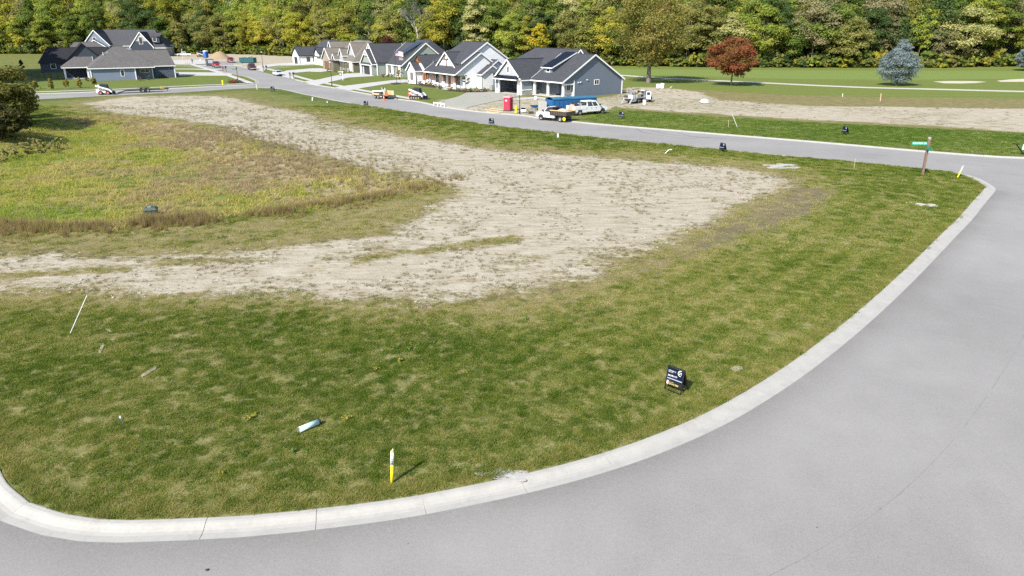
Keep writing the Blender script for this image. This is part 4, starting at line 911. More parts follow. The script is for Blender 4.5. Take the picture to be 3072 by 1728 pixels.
# ---------------- white farmhouse
h = house('white_farmhouse', 'white farmhouse with charcoal roof, timber gable truss and brown porch posts', (-10.3, 160.1), -57)
MB().prism([(0, -0.6), (10.4, -0.6), (10.4, 3.1), (4.15, 7.25), (0, 4.5)], 'x', -14.5, 0.0).build('wall', S_WHITE, h)
MB().prism([(-1.9, 2.75), (-0.02, 2.75), (-0.02, 4.5), (-1.9, 3.2)], 'x', -0.2, -0.02).build('porch_gable_wall', S_WHITE, h)
vol(h, -14.5, 0.0, -2.0, 10.3, 3.15, 'x', 0.665, S_WHITE, R_CHAR, MW, walls=False)
vol(h, -14.0, -1.5, 0.4, 12.8, 5.35, 'x', 0.64, S_WHITE, R_CHAR, MW, hip=(2.5, 0), z0=3.2, eave=False)
vol(h, -11.6, -3.3, -0.2, 4.1, 4.35, 'y', 0.70, S_WHITE, R_CHAR, MW, ov=0.3, z0=3.4)
MB().prism([(-8.9, 5.75), (-6.0, 5.75), (-6.0, 5.95), (-8.9, 5.95)], 'y', -0.32, -0.22).build('gable_beam', WOODB, h); MB().box(-7.6, -0.32, 4.4, -7.3, -0.22, 5.75).build('gable_post', WOODB, h)
for a in (-8.3, -6.6): MB().bar((-7.45, -0.27, 7.0), (a, -0.27, 5.9), 0.1, 0.12).build('gable_strut', WOODB, h)
vol(h, -23.0, -14.6, -1.5, 9.0, 3.1, 'y', 0.76, S_WHITE, R_CHAR, None)
MB().prism([(-20.6, 4.95), (-17.0, 4.95), (-18.8, 6.3)], 'y', -1.56, -1.5).build('gable_shade', WOODB, h)
MB().box(-20.4, -1.78, 4.84, -17.2, -1.6, 5.0).build('truss_tie', WOODW, h)
for a in (-19.8, -19.3, -18.8, -18.3, -17.8): MB().bar((-18.8, -1.7, 4.95), (a+(a+18.8)*0.0, -1.7, 5.95-abs(a+18.8)*0.62), 0.12, 0.14, (1, 0, 0)).build('truss_strut', WOODW, h)
vol(h, -21.4, -17.0, -3.2, -1.4, 3.05, 'y', 0.80, S_WHITE, R_CHAR, MW, ov=0.3)
window(h, 'f', -19.2, 0.9, 1.5, 1.7, -3.2, MSHUT); MB().box(-19.85, -3.3, 0.95, -18.55, -3.24, 2.55).build('shutter', MSHUT, h)
wbox('f', -16.9, -14.7, 0.9, 2.7, -0.05, 0.05, -1.5).build('timber_bay', WOODB, h)
for a in (-16.3, -15.3): MB().box(a-0.25, -1.62, 1.0, a+0.25, -1.56, 2.6).build('timber_window', WOODW, h)
MB().box(-14.5, -1.95, -0.3, 0.0, -0.02, 0.2).build('porch_floor', MCON, h)
posts(h, [(-10.9, -1.7), (-6.3, -1.7), (-1.0, -1.7), (-13.8, -1.7)], 0.15, 2.8, 0.3, WOODW, S_WHITE, 1.1)
MB().box(-14.5, -1.9, 2.78, 0.0, -1.62, 3.06).build('porch_beam', MBLK, h)
for a in (-12.5, -9.0, -2.6): window(h, 'f', a, 0.7, 1.3, 1.9, 0.0, MBLK)
door(h, 'f', -6.6, 0.2, 1.15, 2.25, 0.0, WOODW); MB().box(-12.2, -1.75, 0.75, -10.9, -1.65, 1.1).build('railing', WOODB, h)
vol(h, -1.0, 2.0, 3.4, 8.2, 3.1, 'x', 0.66, S_WHITE, R_CHAR, MW, z0=-0.8); vol(h, -1.0, 1.3, 6.0, 9.4, 4.6, 'x', 0.66, S_WHITE, R_CHAR, MW, ov=0.3, z0=3.0)
downspout(h, 1.95, 3.3, -0.6, 3.1, MBLK); downspout(h, -14.55, -1.6, -0.2, 3.1, MBLK); downspout(h, -16.95, -3.25, -0.2, 3.0, MBLK); downspout(h, -0.05, -1.9, -0.2, 3.0, MBLK)

# ---------------- sage green house
h = house('sage_green_house', 'sage green house with dark roof and white trimmed double front gable', (-37.6, 204.1), -60)
vol(h, -9.6, -0.6, -0.2, 6.0, 3.05, 'y', 0.76, S_SAGE, R_CHAR, MW); vol(h, -10.4, 0.0, 0.9, 10.0, 3.6, 'y', 0.86, S_SAGE, R_CHAR, MW, eave=False)
for y_, zt in ((-0.62, 5.15), (0.5, 6.9)):
    MB().box(-6.1, y_-0.06, zt, -4.2, y_+0.06, zt+0.15).build('truss_tie', MW, h); MB().box(-5.2, y_-0.06, zt, -5.05, y_+0.06, zt+1.2).build('truss_post', MW, h)
garage_door(h, 'f', -5.1, 0, 5.4, 2.35, -0.2, MDARKDOOR); sk = MB().slab([(-9.3, -0.9, 2.75), (-0.9, -0.9, 2.75), (-0.9, -0.25, 3.2), (-9.3, -0.25, 3.2)], 0.08).build('awning', R_CHAR, h)
MB().box(-9.4, -0.97, 2.6, -0.8, -0.9, 2.76).build('awning_fascia', MW, h); posts(h, [(-9.2, -0.6), (-1.0, -0.6)], -0.2, 2.7, 0.4)
vol(h, -2.0, 11.0, 3.8, 17.4, 3.1, 'x', 0.78, S_SAGE, R_CHAR, MW); vol(h, -4.0, 9.0, 8.0, 20.0, 4.2, 'x', 0.8, S_SAGE, R_CHAR, MW, hip=(2, 2), z0=1)
MB().prism([(5.0, 3.9), (5.0, 5.4), (10.6, 8.3), (10.6, 8.0)], 'x', 6.0, 8.6).build('dormer_wall', S_SAGE, h)
MB().slab([(5.6, 4.6, 5.5), (9.0, 4.6, 5.5), (9.0, 10.7, 8.75), (5.6, 10.7, 8.75)], 0.12).build('dormer_roof', MSEAM, h); MB().box(5.6, 4.52, 5.3, 9.0, 4.6, 5.5).build('dormer_fascia', MW, h)
posts(h, [(1.4, 3.2), (5.4, 3.2), (10.6, 3.2)], -0.1, 2.8, 0.34); MB().box(0.2, 2.9, -0.2, 11, 3.8, 0.12).build('porch_floor', MCON, h)
for a in (2.2, 4.0, 7.5, 9.3): window(h, 'f', a, 0.5, 1.4, 2.0, 3.8)
window(h, 'r', 10.6, 5.3, 0.9, 0.5, 11.0, MBLK); corner(h, [(0.02, 0.9), (0.02, 3.7)], -0.2, 3.2, 0.22)

# ---------------- brown roofed stone house
h = house('stone_house', 'brown roofed house with stone gable, wooden garage door and steep small gables', (-54.6, 229.1), -60)
vol(h, -11.8, 12.5, 2.2, 16.5, 3.0, 'x', 0.76, S_OLV, R_BRN, MW, hip=(6, 5)); vol(h, -11.6, -2.6, 0.0, 8.0, 2.95, 'y', 0.72, ST_BRN, R_BRN, MW); vol(h, -2.8, 0.0, 0.0, 5.0, 2.95, 'x', 0.5, S_OLV, R_BRN, None, hip=(0, 1.3))
vol(h, -13.2, -8.4, 2.6, 9.0, 5.6, 'y', 1.0, S_GREY, R_BRN, MW, ov=0.2, z0=4.0); vol(h, 2.6, 10.4, 3.9, 9.5, 3.9, 'y', 1.02, S_GREY, R_BRN, MW, ov=0.2); vol(h, 0.4, 3.8, 2.0, 6.0, 4.3, 'y', 1.1, S_GREY, R_BRN, MW, ov=0.2, z0=2.8); vol(h, -2.4, 0.6, 0.6, 4.0, 3.1, 'y', 1.0, ST_BRN, R_BRN, MW, ov=0.2, z0=2.6)
garage_door(h, 'f', -6.8, 0, 5.0, 2.4, 0.0, M('wood_garage_door', (0.17, 0.085, 0.045), 0.6, 0.3, 3), ST_BRN)
posts(h, [(4.0, 1.2), (7.0, 1.2), (9.6, 1.6)], -0.2, 2.6, 0.4, S_OLV, ST_GREY, 1.2); window(h, 'f', 6.6, 0.9, 1.7, 1.7, 3.9); window(h, 'f', 10.9, 0.9, 1.2, 1.6, 2.2); door(h, 'f', 3.0, 0.1, 1.1, 2.2, 2.2, WOODB)
MB().box(8.3, 1.8, -0.3, 12.4, 2.18, 2.7).build('stone_base', ST_WHT, h)

# ---------------- white house at the end of the row
h = house('white_end_house', 'white house with charcoal hip roof and dark garage door, farthest of the row', (-74.2, 262.8), -62)
vol(h, -11.6, -0.2, 0.0, 9.0, 3.0, 'y', 0.46, S_WHITE, R_CHAR, MBLK); garage_door(h, 'f', -6.0, 0, 5.4, 2.35, 0.0, MDARKDOOR)
vol(h, -12.0, 18.0, 5.0, 17.0, 3.0, 'x', 0.82, S_WHITE, R_CHAR, MBLK, hip=(5, 5)); window(h, 'r', 3.0, 0.9, 1.2, 1.6, -0.2, MBLK); MB().box(2.0, 4.6, -0.2, 6.0, 4.98, 2.6).build('stone_base', ST_WHT, h)
vol(h, 6.0, 11.0, 4.0, 9.0, 4.2, 'y', 0.6, S_WHITE, R_CHAR, MBLK, ov=0.5, z0=3.0); window(h, 'f', 4.0, 0.9, 1.2, 1.6, 5.0, MBLK); window(h, 'r', 5.2, 0.9, 1.1, 1.6, -0.2, MBLK); downspout(h, -0.1, -0.1, -0.2, 3.0, MBLK)

# ---------------- hip roofed pale blue house on the side street
h = house('pale_blue_house', 'pale blue sided house with broad grey hip roof beside the side street', (-103.2, 183.0), 31)
MB().box(0, 0, -0.3, 9.8, 12, 3.05).build('wall', S_LBLUE, h); MB().box(9.82, 3.0, -0.3, 14.0, 12, 3.05).build('wall', S_LBLUE, h); MB().box(14.02, 3.9, -0.3, 19.4, 15, 3.1).build('wall', S_LBLUE, h)
vol(h, 0.0, 14.0, 0.0, 15.6, 3.08, 'x', 0.60, S_LBLUE, R_GRY, MW, hip=(6.4, 5.5), walls=False); vol(h, 6.0, 19.4, 3.9, 14.4, 3.15, 'x', 0.68, S_LBLUE, R_GRY, MW, hip=(3.0, 0.6))
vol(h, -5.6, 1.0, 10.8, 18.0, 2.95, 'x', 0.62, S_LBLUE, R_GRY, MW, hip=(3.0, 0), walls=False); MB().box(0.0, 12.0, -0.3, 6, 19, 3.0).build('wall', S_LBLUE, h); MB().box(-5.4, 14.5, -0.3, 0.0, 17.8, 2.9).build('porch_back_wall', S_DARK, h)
MB().box(-5.6, 10.7, -0.3, 0, 14.5, 0.15).build('porch_floor', MCON, h); posts(h, [(-5.4, 11.0), (-0.3, 11.0)], 0.1, 2.75, 0.4)
corner(h, [(0.0, 0.0), (9.8, 0.0), (14.02, 3.0), (19.4, 3.9)], -0.3, 3.0, 0.22); window(h, 'f', 6.9, 0.9, 0.9, 1.6, 0.0); window(h, 'f', 12.3, 1.5, 2.3, 0.95, 3.0, bars=1)
for x_, y_ in ((3.6, 4.4), (4.6, 5.2)): MB().cyl((x_, y_, 4.8), (x_, y_, 6.6), 0.06, 0.06, 6).build('vent_pipe', MW, h)

# ---------------- dark roofed house in the shade of trees
S_SHADED_NAVY = M('siding_shaded_navy', (0.05, 0.062, 0.085), 0.6, 0.08, 0.6, stripes=(2, 0.18, 0.02))  # dark siding, deepened further to put tree shade into the wall colour
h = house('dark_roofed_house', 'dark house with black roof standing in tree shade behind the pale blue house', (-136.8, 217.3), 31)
vol(h, 0.0, 22.0, 0.0, 13.0, 2.75, 'x', 0.58, S_SHADED_NAVY, R_BLK, MBLK, hip=(2.4, 4)); vol(h, 7.0, 16.0, -0.4, 10.0, 3.4, 'y', 0.98, S_SHADED_NAVY, R_BLK, MBLK, eave=False); window(h, 'f', 3.2, 0.9, 1.4, 1.5, 0.0)
vol(h, 6.0, 20.0, 8.0, 20.0, 3.6, 'x', 0.72, S_SHADED_NAVY, R_GRY, MBLK, hip=(4, 4))

# ---------------- far two storey house
cx, cy = G(514, 169)
h = house('two_storey_house', 'large grey blue two storey house with white trimmed gables behind the hip roof', (cx, cy-4), 8)
vol(h, -33.0, -2.0, 2.0, 18.0, 4.6, 'x', 0.80, S_LBLUE, R_SLT, MW, hip=(4.5, 4.5)); vol(h, -33.0, -22.5, -2.0, 8.0, 5.0, 'y', 1.12, S_LBLUE, R_SLT, MW); vol(h, -31.5, -23.5, -4.0, 2.0, 4.4, 'y', 0.62, S_LBLUE, R_SLT, MW)
vol(h, -14.2, -5.0, -1.0, 8.0, 4.2, 'y', 1.28, S_GREY, R_SLT, MW); MB().prism([(-14.0, 0), (-5.2, 0), (-5.2, 4.4), (-7.0, 6.4), (-12.2, 6.4), (-14.0, 4.4)], 'y', -1.12, -1.02).build('painted_gable_shade', S_DARK, h); window(h, 'f', -9.6, 5.2, 1.6, 3.0, -1.1)  # navy sheet on the lower gable paints in the shade lying there
vol(h, -5.0, 0.0, -0.5, 9.0, 3.7, 'x', 0.5, S_GREY, R_SLT, MW, hip=(0, 2.5)); window(h, 'f', -2.0, 0.9, 1.8, 1.6, -0.5, MBLK)
MB().box(-5.6, 1.4, 5.6, -2.6, 4, 8.6).build('dormer_wall', S_DARK, h); window(h, 'f', -4.6, 6.2, 1.6, 2.0, 1.4); window(h, 'f', -28, 6.8, 1.4, 1.3, -2.0)
MB().slab([(-6, 1.0, 8.4), (-2.2, 1.0, 8.4), (-2.2, 6, 9.8), (-6, 6, 9.8)], 0.2).build('dormer_roof', R_SLT, h)

# ---------------- driveways, walks, golf path, bunkers
def flat(name, px, z, mat, label, th=0.05, gz=0.1): return poly_sheet(name, GL(px, 1, gz), gz+z, mat, 'structure', label, th)
def ribbon(name, px, w, z, mat, label, gz=0.1):
    L = smooth_line(GL(px, 1, gz), 1.5); return poly_sheet(name, offset(L, w/2)+list(reversed(offset(L, -w/2))), gz+z, mat, 'structure', label, 0.04)
flat('driveway', [(1420, 268), (1487, 277), (1560, 287.5), (1515, 298), (1445, 313), (1400, 324), (1318, 317), (1300, 310), (1375, 290)], 0.05, MCONNEW, 'fresh grey green concrete driveway of the blue grey house')
flat('porch_walk', [(1540, 297), (1610, 291), (1700, 301), (1690, 305), (1620, 296), (1560, 300)], 0.07, MCON, 'pale concrete walk to the blue grey house porch')
ribbon('pavement', [(1240, 297), (1180, 287), (1111, 275.5), (1060, 266), (1002, 254.5), (930, 240), (870, 224), (800, 206)], 1.5, 0.055, MCON, 'pale concrete pavement in front of the row of houses')
flat('driveway', [(1050, 272), (1002, 263.5), (1038, 257.6), (1116, 248), (1179, 241), (1212, 239), (1226, 240.5), (1228, 246), (1212, 248), (1167, 251), (1090, 263.8)], 0.06, MCON, 'pale concrete driveway of the white farmhouse')
ribbon('garden_walk', [(1200, 243), (1260, 253), (1330, 266), (1345, 270)], 1.4, 0.07, MCON, 'pale garden walk along the white farmhouse')
flat('driveway', [(906, 246), (956, 255.5), (997, 245), (1048, 233), (1106, 229.5), (1124, 228.6), (1089, 219.5), (1039, 221), (1002, 228.6), (956, 239)], 0.065, MCON, 'pale concrete driveway of the sage green house')
flat('driveway', [(850, 231), (884, 239.5), (882, 219), (930, 215), (965, 216), (1000, 212.5), (962, 205), (935, 205.5), (860, 212), (838, 220)], 0.065, MCON, 'pale concrete driveway of the stone house')
flat('driveway', [(768, 210.5), (790, 216), (800, 201.5), (839, 197), (943, 195.5), (903, 193.5), (878, 188), (822, 191.5), (772, 198)], 0.065, MCON, 'pale concrete driveway of the white end house')
ribbon('pavement', [(578, 194), (640, 212), (700, 231), (752, 250)], 1.6, 0.055, MCON, 'pale concrete pavement along the left of the main street')
ribbon('pavement', [(63, 277.5), (272, 271), (430, 264.5), (560, 258), (735, 251.5)], 1.4, 0.058, MCON, 'pale concrete pavement along the side street lawn')
flat('driveway', [(520, 231), (560, 227), (690, 227), (700, 222), (650, 218), (560, 217), (520, 217)], 0.065, MCON, 'pale concrete driveway of the pale blue house')
ribbon('driveway', [(515, 207), (600, 208), (660, 211)], 3.2, 0.065, MCON, 'pale concrete driveway behind the pale blue house')
flat('driveway', [(510, 182), (560, 180), (640, 181), (650, 190), (580, 194), (510, 192)], 0.06, MCON, 'pale concrete pad at the building site')
ribbon('golf_path', [(1700, 217), (1862, 226), (1960, 233), (2080, 239), (2250, 247), (2432, 256), (2600, 263), (2800, 268), (3072, 275), (3300, 280)], 3.0, 0.06, M('path_gravel', (0.42, 0.40, 0.35), 0.9, 0.1, 1), 'pale cart path crossing the golf course')
MSAND = M('bunker_sand', (0.46, 0.41, 0.33), 0.95, 0.06, 1)
flat('sand_bunker', [(2800, 245), (2850, 243.5), (2920, 244), (2960, 246), (2930, 249), (2880, 250.5), (2830, 249.5)], 0.05, MSAND, 'flat pale sand bunker on the golf course'); flat('sand_bunker', [(2990, 243), (3030, 239), (3072, 237), (3150, 237), (3150, 244.5), (3072, 245.5), (3000, 245.5)], 0.06, MSAND, 'pale sand bunker at the right edge of the picture')
for nm, px, lb in (('planting_bed', [(1375, 271), (1400, 272), (1455, 274), (1490, 271), (1455, 277), (1400, 278), (1330, 271)], 'dark mulch bed beside the white farmhouse'), ('planting_bed', [(1232, 250), (1290, 256), (1330, 263), (1325, 266), (1280, 260), (1230, 252)], 'dark mulch bed along the white farmhouse porch'), ('planting_bed', [(680, 246), (720, 241), (735, 249), (690, 251)], 'dark mulch bed at the side street corner'), ('planting_bed', [(1170, 250), (1195, 248), (1205, 252), (1180, 254)], 'dark mulch bed round the flagpole')):
    flat(nm, px, 0.08, MULCH, lb, 0.08)
# ================================================================== VEHICLES AND MACHINES
def paint(name, c, rough=0.3): return M('paint_'+name, c, rough, 0.06, 1.5, spec=0.6, dirt=((c[0]*0.6+0.05, c[1]*0.6+0.045, c[2]*0.6+0.035), 0.18))
P_WHITE = paint('white', (0.74, 0.74, 0.73)); P_RED = paint('red', (0.36, 0.012, 0.02)); P_MAR = paint('maroon', (0.085, 0.008, 0.018)); P_SILV = paint('silver', (0.48, 0.52, 0.56)); P_BLACK = paint('black', (0.02, 0.02, 0.022))
P_BLUE = paint('dumpster_blue', (0.012, 0.10, 0.27), 0.5); P_TEAL = paint('teal', (0.015, 0.09, 0.10), 0.5); P_ORNG = paint('machine_red', (0.50, 0.13, 0.09), 0.45); P_YEL = paint('yellow', (0.72, 0.55, 0.01), 0.45)
TYRE = M('tyre_rubber', (0.022, 0.022, 0.023), 0.85, 0.3, 6); RIM = M('rim_metal', (0.45, 0.45, 0.46), 0.35, 0.2, 4, 0.6); GALV = M('galvanised_steel', (0.42, 0.43, 0.44), 0.45, 0.2, 3, 0.5); CHAS = M('chassis', (0.03, 0.03, 0.032), 0.7, 0.3, 3)
LAMPW = M('lamp_lens', (0.7, 0.7, 0.68), 0.15, 0.1, 3); LAMPR = M('lamp_red', (0.35, 0.01, 0.01), 0.2, 0.1, 3); GRAVEL = M('gravel_load', (0.44, 0.36, 0.27), 0.95, 0.25, 5, bump=0.05, bscale=14); PLANK = M('raw_lumber', (0.50, 0.38, 0.22), 0.8, 0.25, 3); ORANGE = M('cone_orange', (0.85, 0.14, 0.02), 0.5, 0.1, 3); RUST = M('rusty_steel', (0.065, 0.05, 0.038), 0.8, 0.4, 4)
DIRT_ = M('dirt_heap', (0.27, 0.20, 0.125), 0.95, 0.25, 2, bump=0.08, bscale=3); RUBBISH = M('bright_plastic', (0.78, 0.79, 0.80), 0.6, 0.05, 3)
WHEELS = {}
def wheel(root, x, y, r, w=0.24, rim=None, side=1):
    key = (round(r, 2), round(w, 2), rim.name if rim else '', side)
    if key not in WHEELS:
        t = MB(); n = 18
        prof = [(-w/2, r*0.60), (-w/2, r*0.92), (-w/2+0.03, r), (w/2-0.03, r), (w/2, r*0.92), (w/2, r*0.60)]
        rings = [[(math.cos(2*math.pi*i/n)*q, p, math.sin(2*math.pi*i/n)*q) for i in range(n)] for p, q in prof]
        t.loft(rings, False); rm = MB(); e = side*(w/2-0.03)
        rm.loft([[(math.cos(2*math.pi*i/n)*r*0.62, e-side*0.02, math.sin(2*math.pi*i/n)*r*0.62) for i in range(n)], [(math.cos(2*math.pi*i/n)*r*0.5, e+side*0.0, math.sin(2*math.pi*i/n)*r*0.5) for i in range(n)], [(math.cos(2*math.pi*i/n)*r*0.2, e-side*0.05, math.sin(2*math.pi*i/n)*r*0.2) for i in range(n)], [(math.cos(2*math.pi*i/n)*r*0.16, e+side*0.03, math.sin(2*math.pi*i/n)*r*0.16) for i in range(n)]])
        WHEELS[key] = (t.mesh('tyre', TYRE), rm.mesh('rim', rim or RIM))
    o = bpy.data.objects.new('wheel', None); col.objects.link(o); o.parent = root; o.location = (x, y, r)
    part('tyre', None, o, WHEELS[key][0]); part('rim', None, o, WHEELS[key][1]); return o
def cabin(root, xb0, xb1, xr0, xr1, zb, zt, wb, wt, mat, split=(0.5,), rear=True):
    """greenhouse from belt rectangle to roof, glass panes 12 mm proud"""
    def P(s, t, side):    # s along, t up
        xa = xb0+(xr0-xb0)*t; xz = xb1+(xr1-xb1)*t; w = wb+(wt-wb)*t
        return Vector((xa+(xz-xa)*s, side*(w/2+0.012), zb+(zt-zb)*t))
    m = MB(); ring = lambda t, d=0: [(P(0, t, 1).x+d, -(wb+(wt-wb)*t)/2+d, zb+(zt-zb)*t), (P(1, t, 1).x-d, -(wb+(wt-wb)*t)/2+d, zb+(zt-zb)*t), (P(1, t, 1).x-d, (wb+(wt-wb)*t)/2-d, zb+(zt-zb)*t), (P(0, t, 1).x+d, (wb+(wt-wb)*t)/2-d, zb+(zt-zb)*t)]
    top = [(p[0], p[1], zt+0.05) for p in ring(1, 0.09)]
    m.loft([ring(0), ring(1), top]); o = m.build('cabin', mat, root)
    cuts = [0.05]+list(split)+[0.93]
    for side in (-1, 1):
        for a, b in zip(cuts[:-1], cuts[1:]):
            q = [P(a+0.025, 0.10, side), P(b-0.025, 0.10, side), P(b-0.035, 0.88, side), P(a+0.035, 0.88, side)]
            MB().add(q, [(0, 1, 2, 3)]).build('side_window', MGL, o)
    for xx0, xx1, nm in ((xb1+0.012, xr1+0.012, 'windscreen'),)+(((xb0-0.012, xr0-0.012, 'rear_window'),) if rear else ()):
        k = 0.12; q = []
        for t, s in ((k, -1), (k, 1), (0.9, 1), (0.9, -1)): q.append((xx0+(xx1-xx0)*t, s*((wb+(wt-wb)*t)/2-0.1), zb+(zt-zb)*t))
        MB().add(q, [(0, 1, 2, 3)]).build(nm, MGL, o)
    return o
def truck_front(root, xf, xc0, xc1, W, mat, ht=1.95, crew=True, zbelt=1.22, r=0.40):
    """bonnet + cab, xf = nose, cab from xc0 (rear) to xc1 (windscreen foot)"""
    MB().prism([(xc0, 0.50), (xf-0.02, 0.50), (xf, 0.62), (xf, 0.98), (xf-0.08, 1.10), (xc1+0.25, zbelt-0.02), (xc1, zbelt), (xc0, zbelt)], 'y', -W/2, W/2).build('body', mat, root)
    cabin(root, xc0, xc1+0.05, xc0+0.10, xc1-0.55, zbelt-0.01, ht, W-0.04, W-0.42, mat, (0.5,) if crew else ())
    MB().box(xf-0.02, -W/2+0.05, 0.42, xf+0.12, W/2-0.05, 0.66).build('bumper', GALV, root)
    MB().box(xf-0.01, -W/2+0.36, 0.70, xf+0.03, W/2-0.36, 0.98).build('grille', CHAS, root)
    for s in (-1, 1):
        MB().box(xf-0.12, s*(W/2-0.34), 0.76, xf+0.035, s*(W/2-0.04), 0.98).build('headlight', LAMPW, root)
        MB().box(xc1-0.1, s*(W/2+0.02), zbelt+0.08, xc1+0.05, s*(W/2+0.24), zbelt+0.34).build('mirror', CHAS, root)
        n = 12; ax = xf-0.95
        MB().loft([[(ax+math.cos(math.pi*i/n)*(r+0.10), yy, r+math.sin(math.pi*i/n)*(r+0.10)) for i in range(n+1)] for yy in (s*(W/2-0.2), s*(W/2+0.008))]).build('wheel_arch', CHAS, root)
        for k in range(2 if crew else 1):
            MB().box(xc1-0.75-k*0.95, s*(W/2), zbelt-0.22, xc1-0.60-k*0.95, s*(W/2+0.03), zbelt-0.15).build('door_handle', CHAS, root)
        MB().box(xc0, s*(W/2-0.05), 0.40, xf-1.45, s*(W/2+0.02), 0.50).build('running_board', CHAS, root)
def dump_pickup():
    x_, y_ = 6.2, 106.1; t = thing('dump_truck', 'white single cab dump truck loaded with gravel at the kerb', 'truck', (x_, y_, 0.004), rad(138)); W = 1.95
    truck_front(t, 2.75, 0.15, 1.35, W, P_WHITE, 1.92, False); MB().box(-2.7, -0.45, 0.45, 0.2, 0.45, 0.75).build('chassis', CHAS, t)
    b = MB(); L0, L1, w = -2.85, 0.05, 1.1
    b.box(L0, -w, 0.88, L1, w, 0.98); b.build('bed_floor', CHAS, t)
    MB().box(L0, -w, 0.98, L1, -w+0.06, 1.52).build('bed_side', RUST, t); MB().box(L0, w-0.06, 0.98, L1, w, 1.52).build('bed_side', RUST, t); MB().box(L0-0.06, -w, 0.93, L0, w, 1.50).build('tailgate', RUST, t); MB().box(L1, -w, 0.98, L1+0.06, w, 1.95).build('headboard', CHAS, t)
    for k in range(7):
        for s in (-1, 1): MB().box(L0+0.2+k*0.42, s*w, 0.98, L0+0.26+k*0.42, s*(w+0.05), 1.5).build('stake', CHAS, t)
    for s in (-1, 1): MB().box(L0-0.02, s*(w+0.05), 1.52, L1, s*(w-0.06), 1.64).build('side_board', PLANK, t)
    MB().box(L1-0.5, -w, 1.80, L1+0.45, w, 1.95).build('cab_guard', CHAS, t)
    rn = random.Random(2); g = MB(); n = 9
    g.loft([[(L0+0.1+(L1-L0-0.2)*i/n, -w+0.08+(2*w-0.16)*j/n, 1.40+0.42*math.exp(-((i-4.5)/2.6)**2-((j-4.5)/2.6)**2)+rn.uniform(-.02, .03)) for i in range(n+1)] for j in range(n+1)], False)
    g = MB(); g.v = [(L0+0.1+(L1-L0-0.2)*i/n, -w+0.08+(2*w-0.16)*j/n, 1.42+0.42*math.exp(-((i-4.5)/2.6)**2-((j-4.5)/2.6)**2)+rn.uniform(-.02, .03)) for i in range(n+1) for j in range(n+1)]
    g.f = [(i*(n+1)+j, (i+1)*(n+1)+j, (i+1)*(n+1)+j+1, i*(n+1)+j+1) for i in range(n) for j in range(n)]; g.build('gravel_load', GRAVEL, t, True)
    for s in (-1, 1): wheel(t, 1.80, s*0.86, 0.40, side=s); wheel(t, -1.75, s*0.88, 0.40, 0.3, side=s)
    MB().box(-0.7, 0.75, 0.5, 0.05, 1.0, 0.85).build('tool_box', P_WHITE, t); MB().cyl((-2.5, 0.95, 0.5), (-2.5, 1.03, 0.5), 0.26, 0.26, 12).build('yellow_reel', P_YEL, t)
dump_pickup()
def service_truck():
    t = thing('service_truck', 'white crew cab utility truck with service boxes parked on the green verge', 'truck', (11.5, 113.2, ground_z(11.5, 113.2)), rad(34)); W = 2.0
    truck_front(t, 3.35, -0.75, 1.75, W, P_WHITE, 2.0, True); MB().box(-3.2, -0.45, 0.45, -0.7, 0.45, 0.8).build('chassis', CHAS, t)
    for s in (-1, 1):
        MB().prism([(-3.2, 0.55), (-2.55, 0.55), (-2.45, 0.85), (-1.65, 0.85), (-1.55, 0.50), (-0.8, 0.50), (-0.8, 1.42), (-3.2, 1.42)], 'y', s*0.55, s*1.02).build('service_box', P_WHITE, t)
        for k in range(2): MB().box(-3.1+k*1.3, s*1.02, 0.92, -2.1+k*1.3, s*1.04, 1.36).build('box_door', P_WHITE, t)
    MB().box(-3.2, -0.55, 0.8, -0.8, 0.55, 0.9).build('bed_floor', CHAS, t); MB().box(-3.3, -0.95, 0.5, -3.2, 0.95, 0.72).build('bumper', CHAS, t)
    for x_ in (-3.0, -2.2, -1.0):
        MB().tube([(x_, -0.9, 1.42), (x_, -0.9, 1.95), (x_, 0.9, 1.95), (x_, 0.9, 1.42)], 0.035).build('rack_hoop', CHAS, t)
    for s in (-0.9, 0.9): MB().tube([(-3.2, s, 1.95), (0.2, s, 1.98)], 0.035).build('rack_rail', CHAS, t)
    rn = random.Random(5)
    for k in range(7): MB().box(-2.9+k*0.28, -0.4, 0.9, -2.7+k*0.28, 0.4, 1.35+rn.uniform(0, 0.45)).build('tool_load', rn.choice([CHAS, RUST, PLANK, GALV]), t)
    for s in (-1, 1): wheel(t, 2.4, s*0.88, 0.41, side=s); wheel(t, -2.05, s*0.88, 0.41, 0.28, side=s)
service_truck()
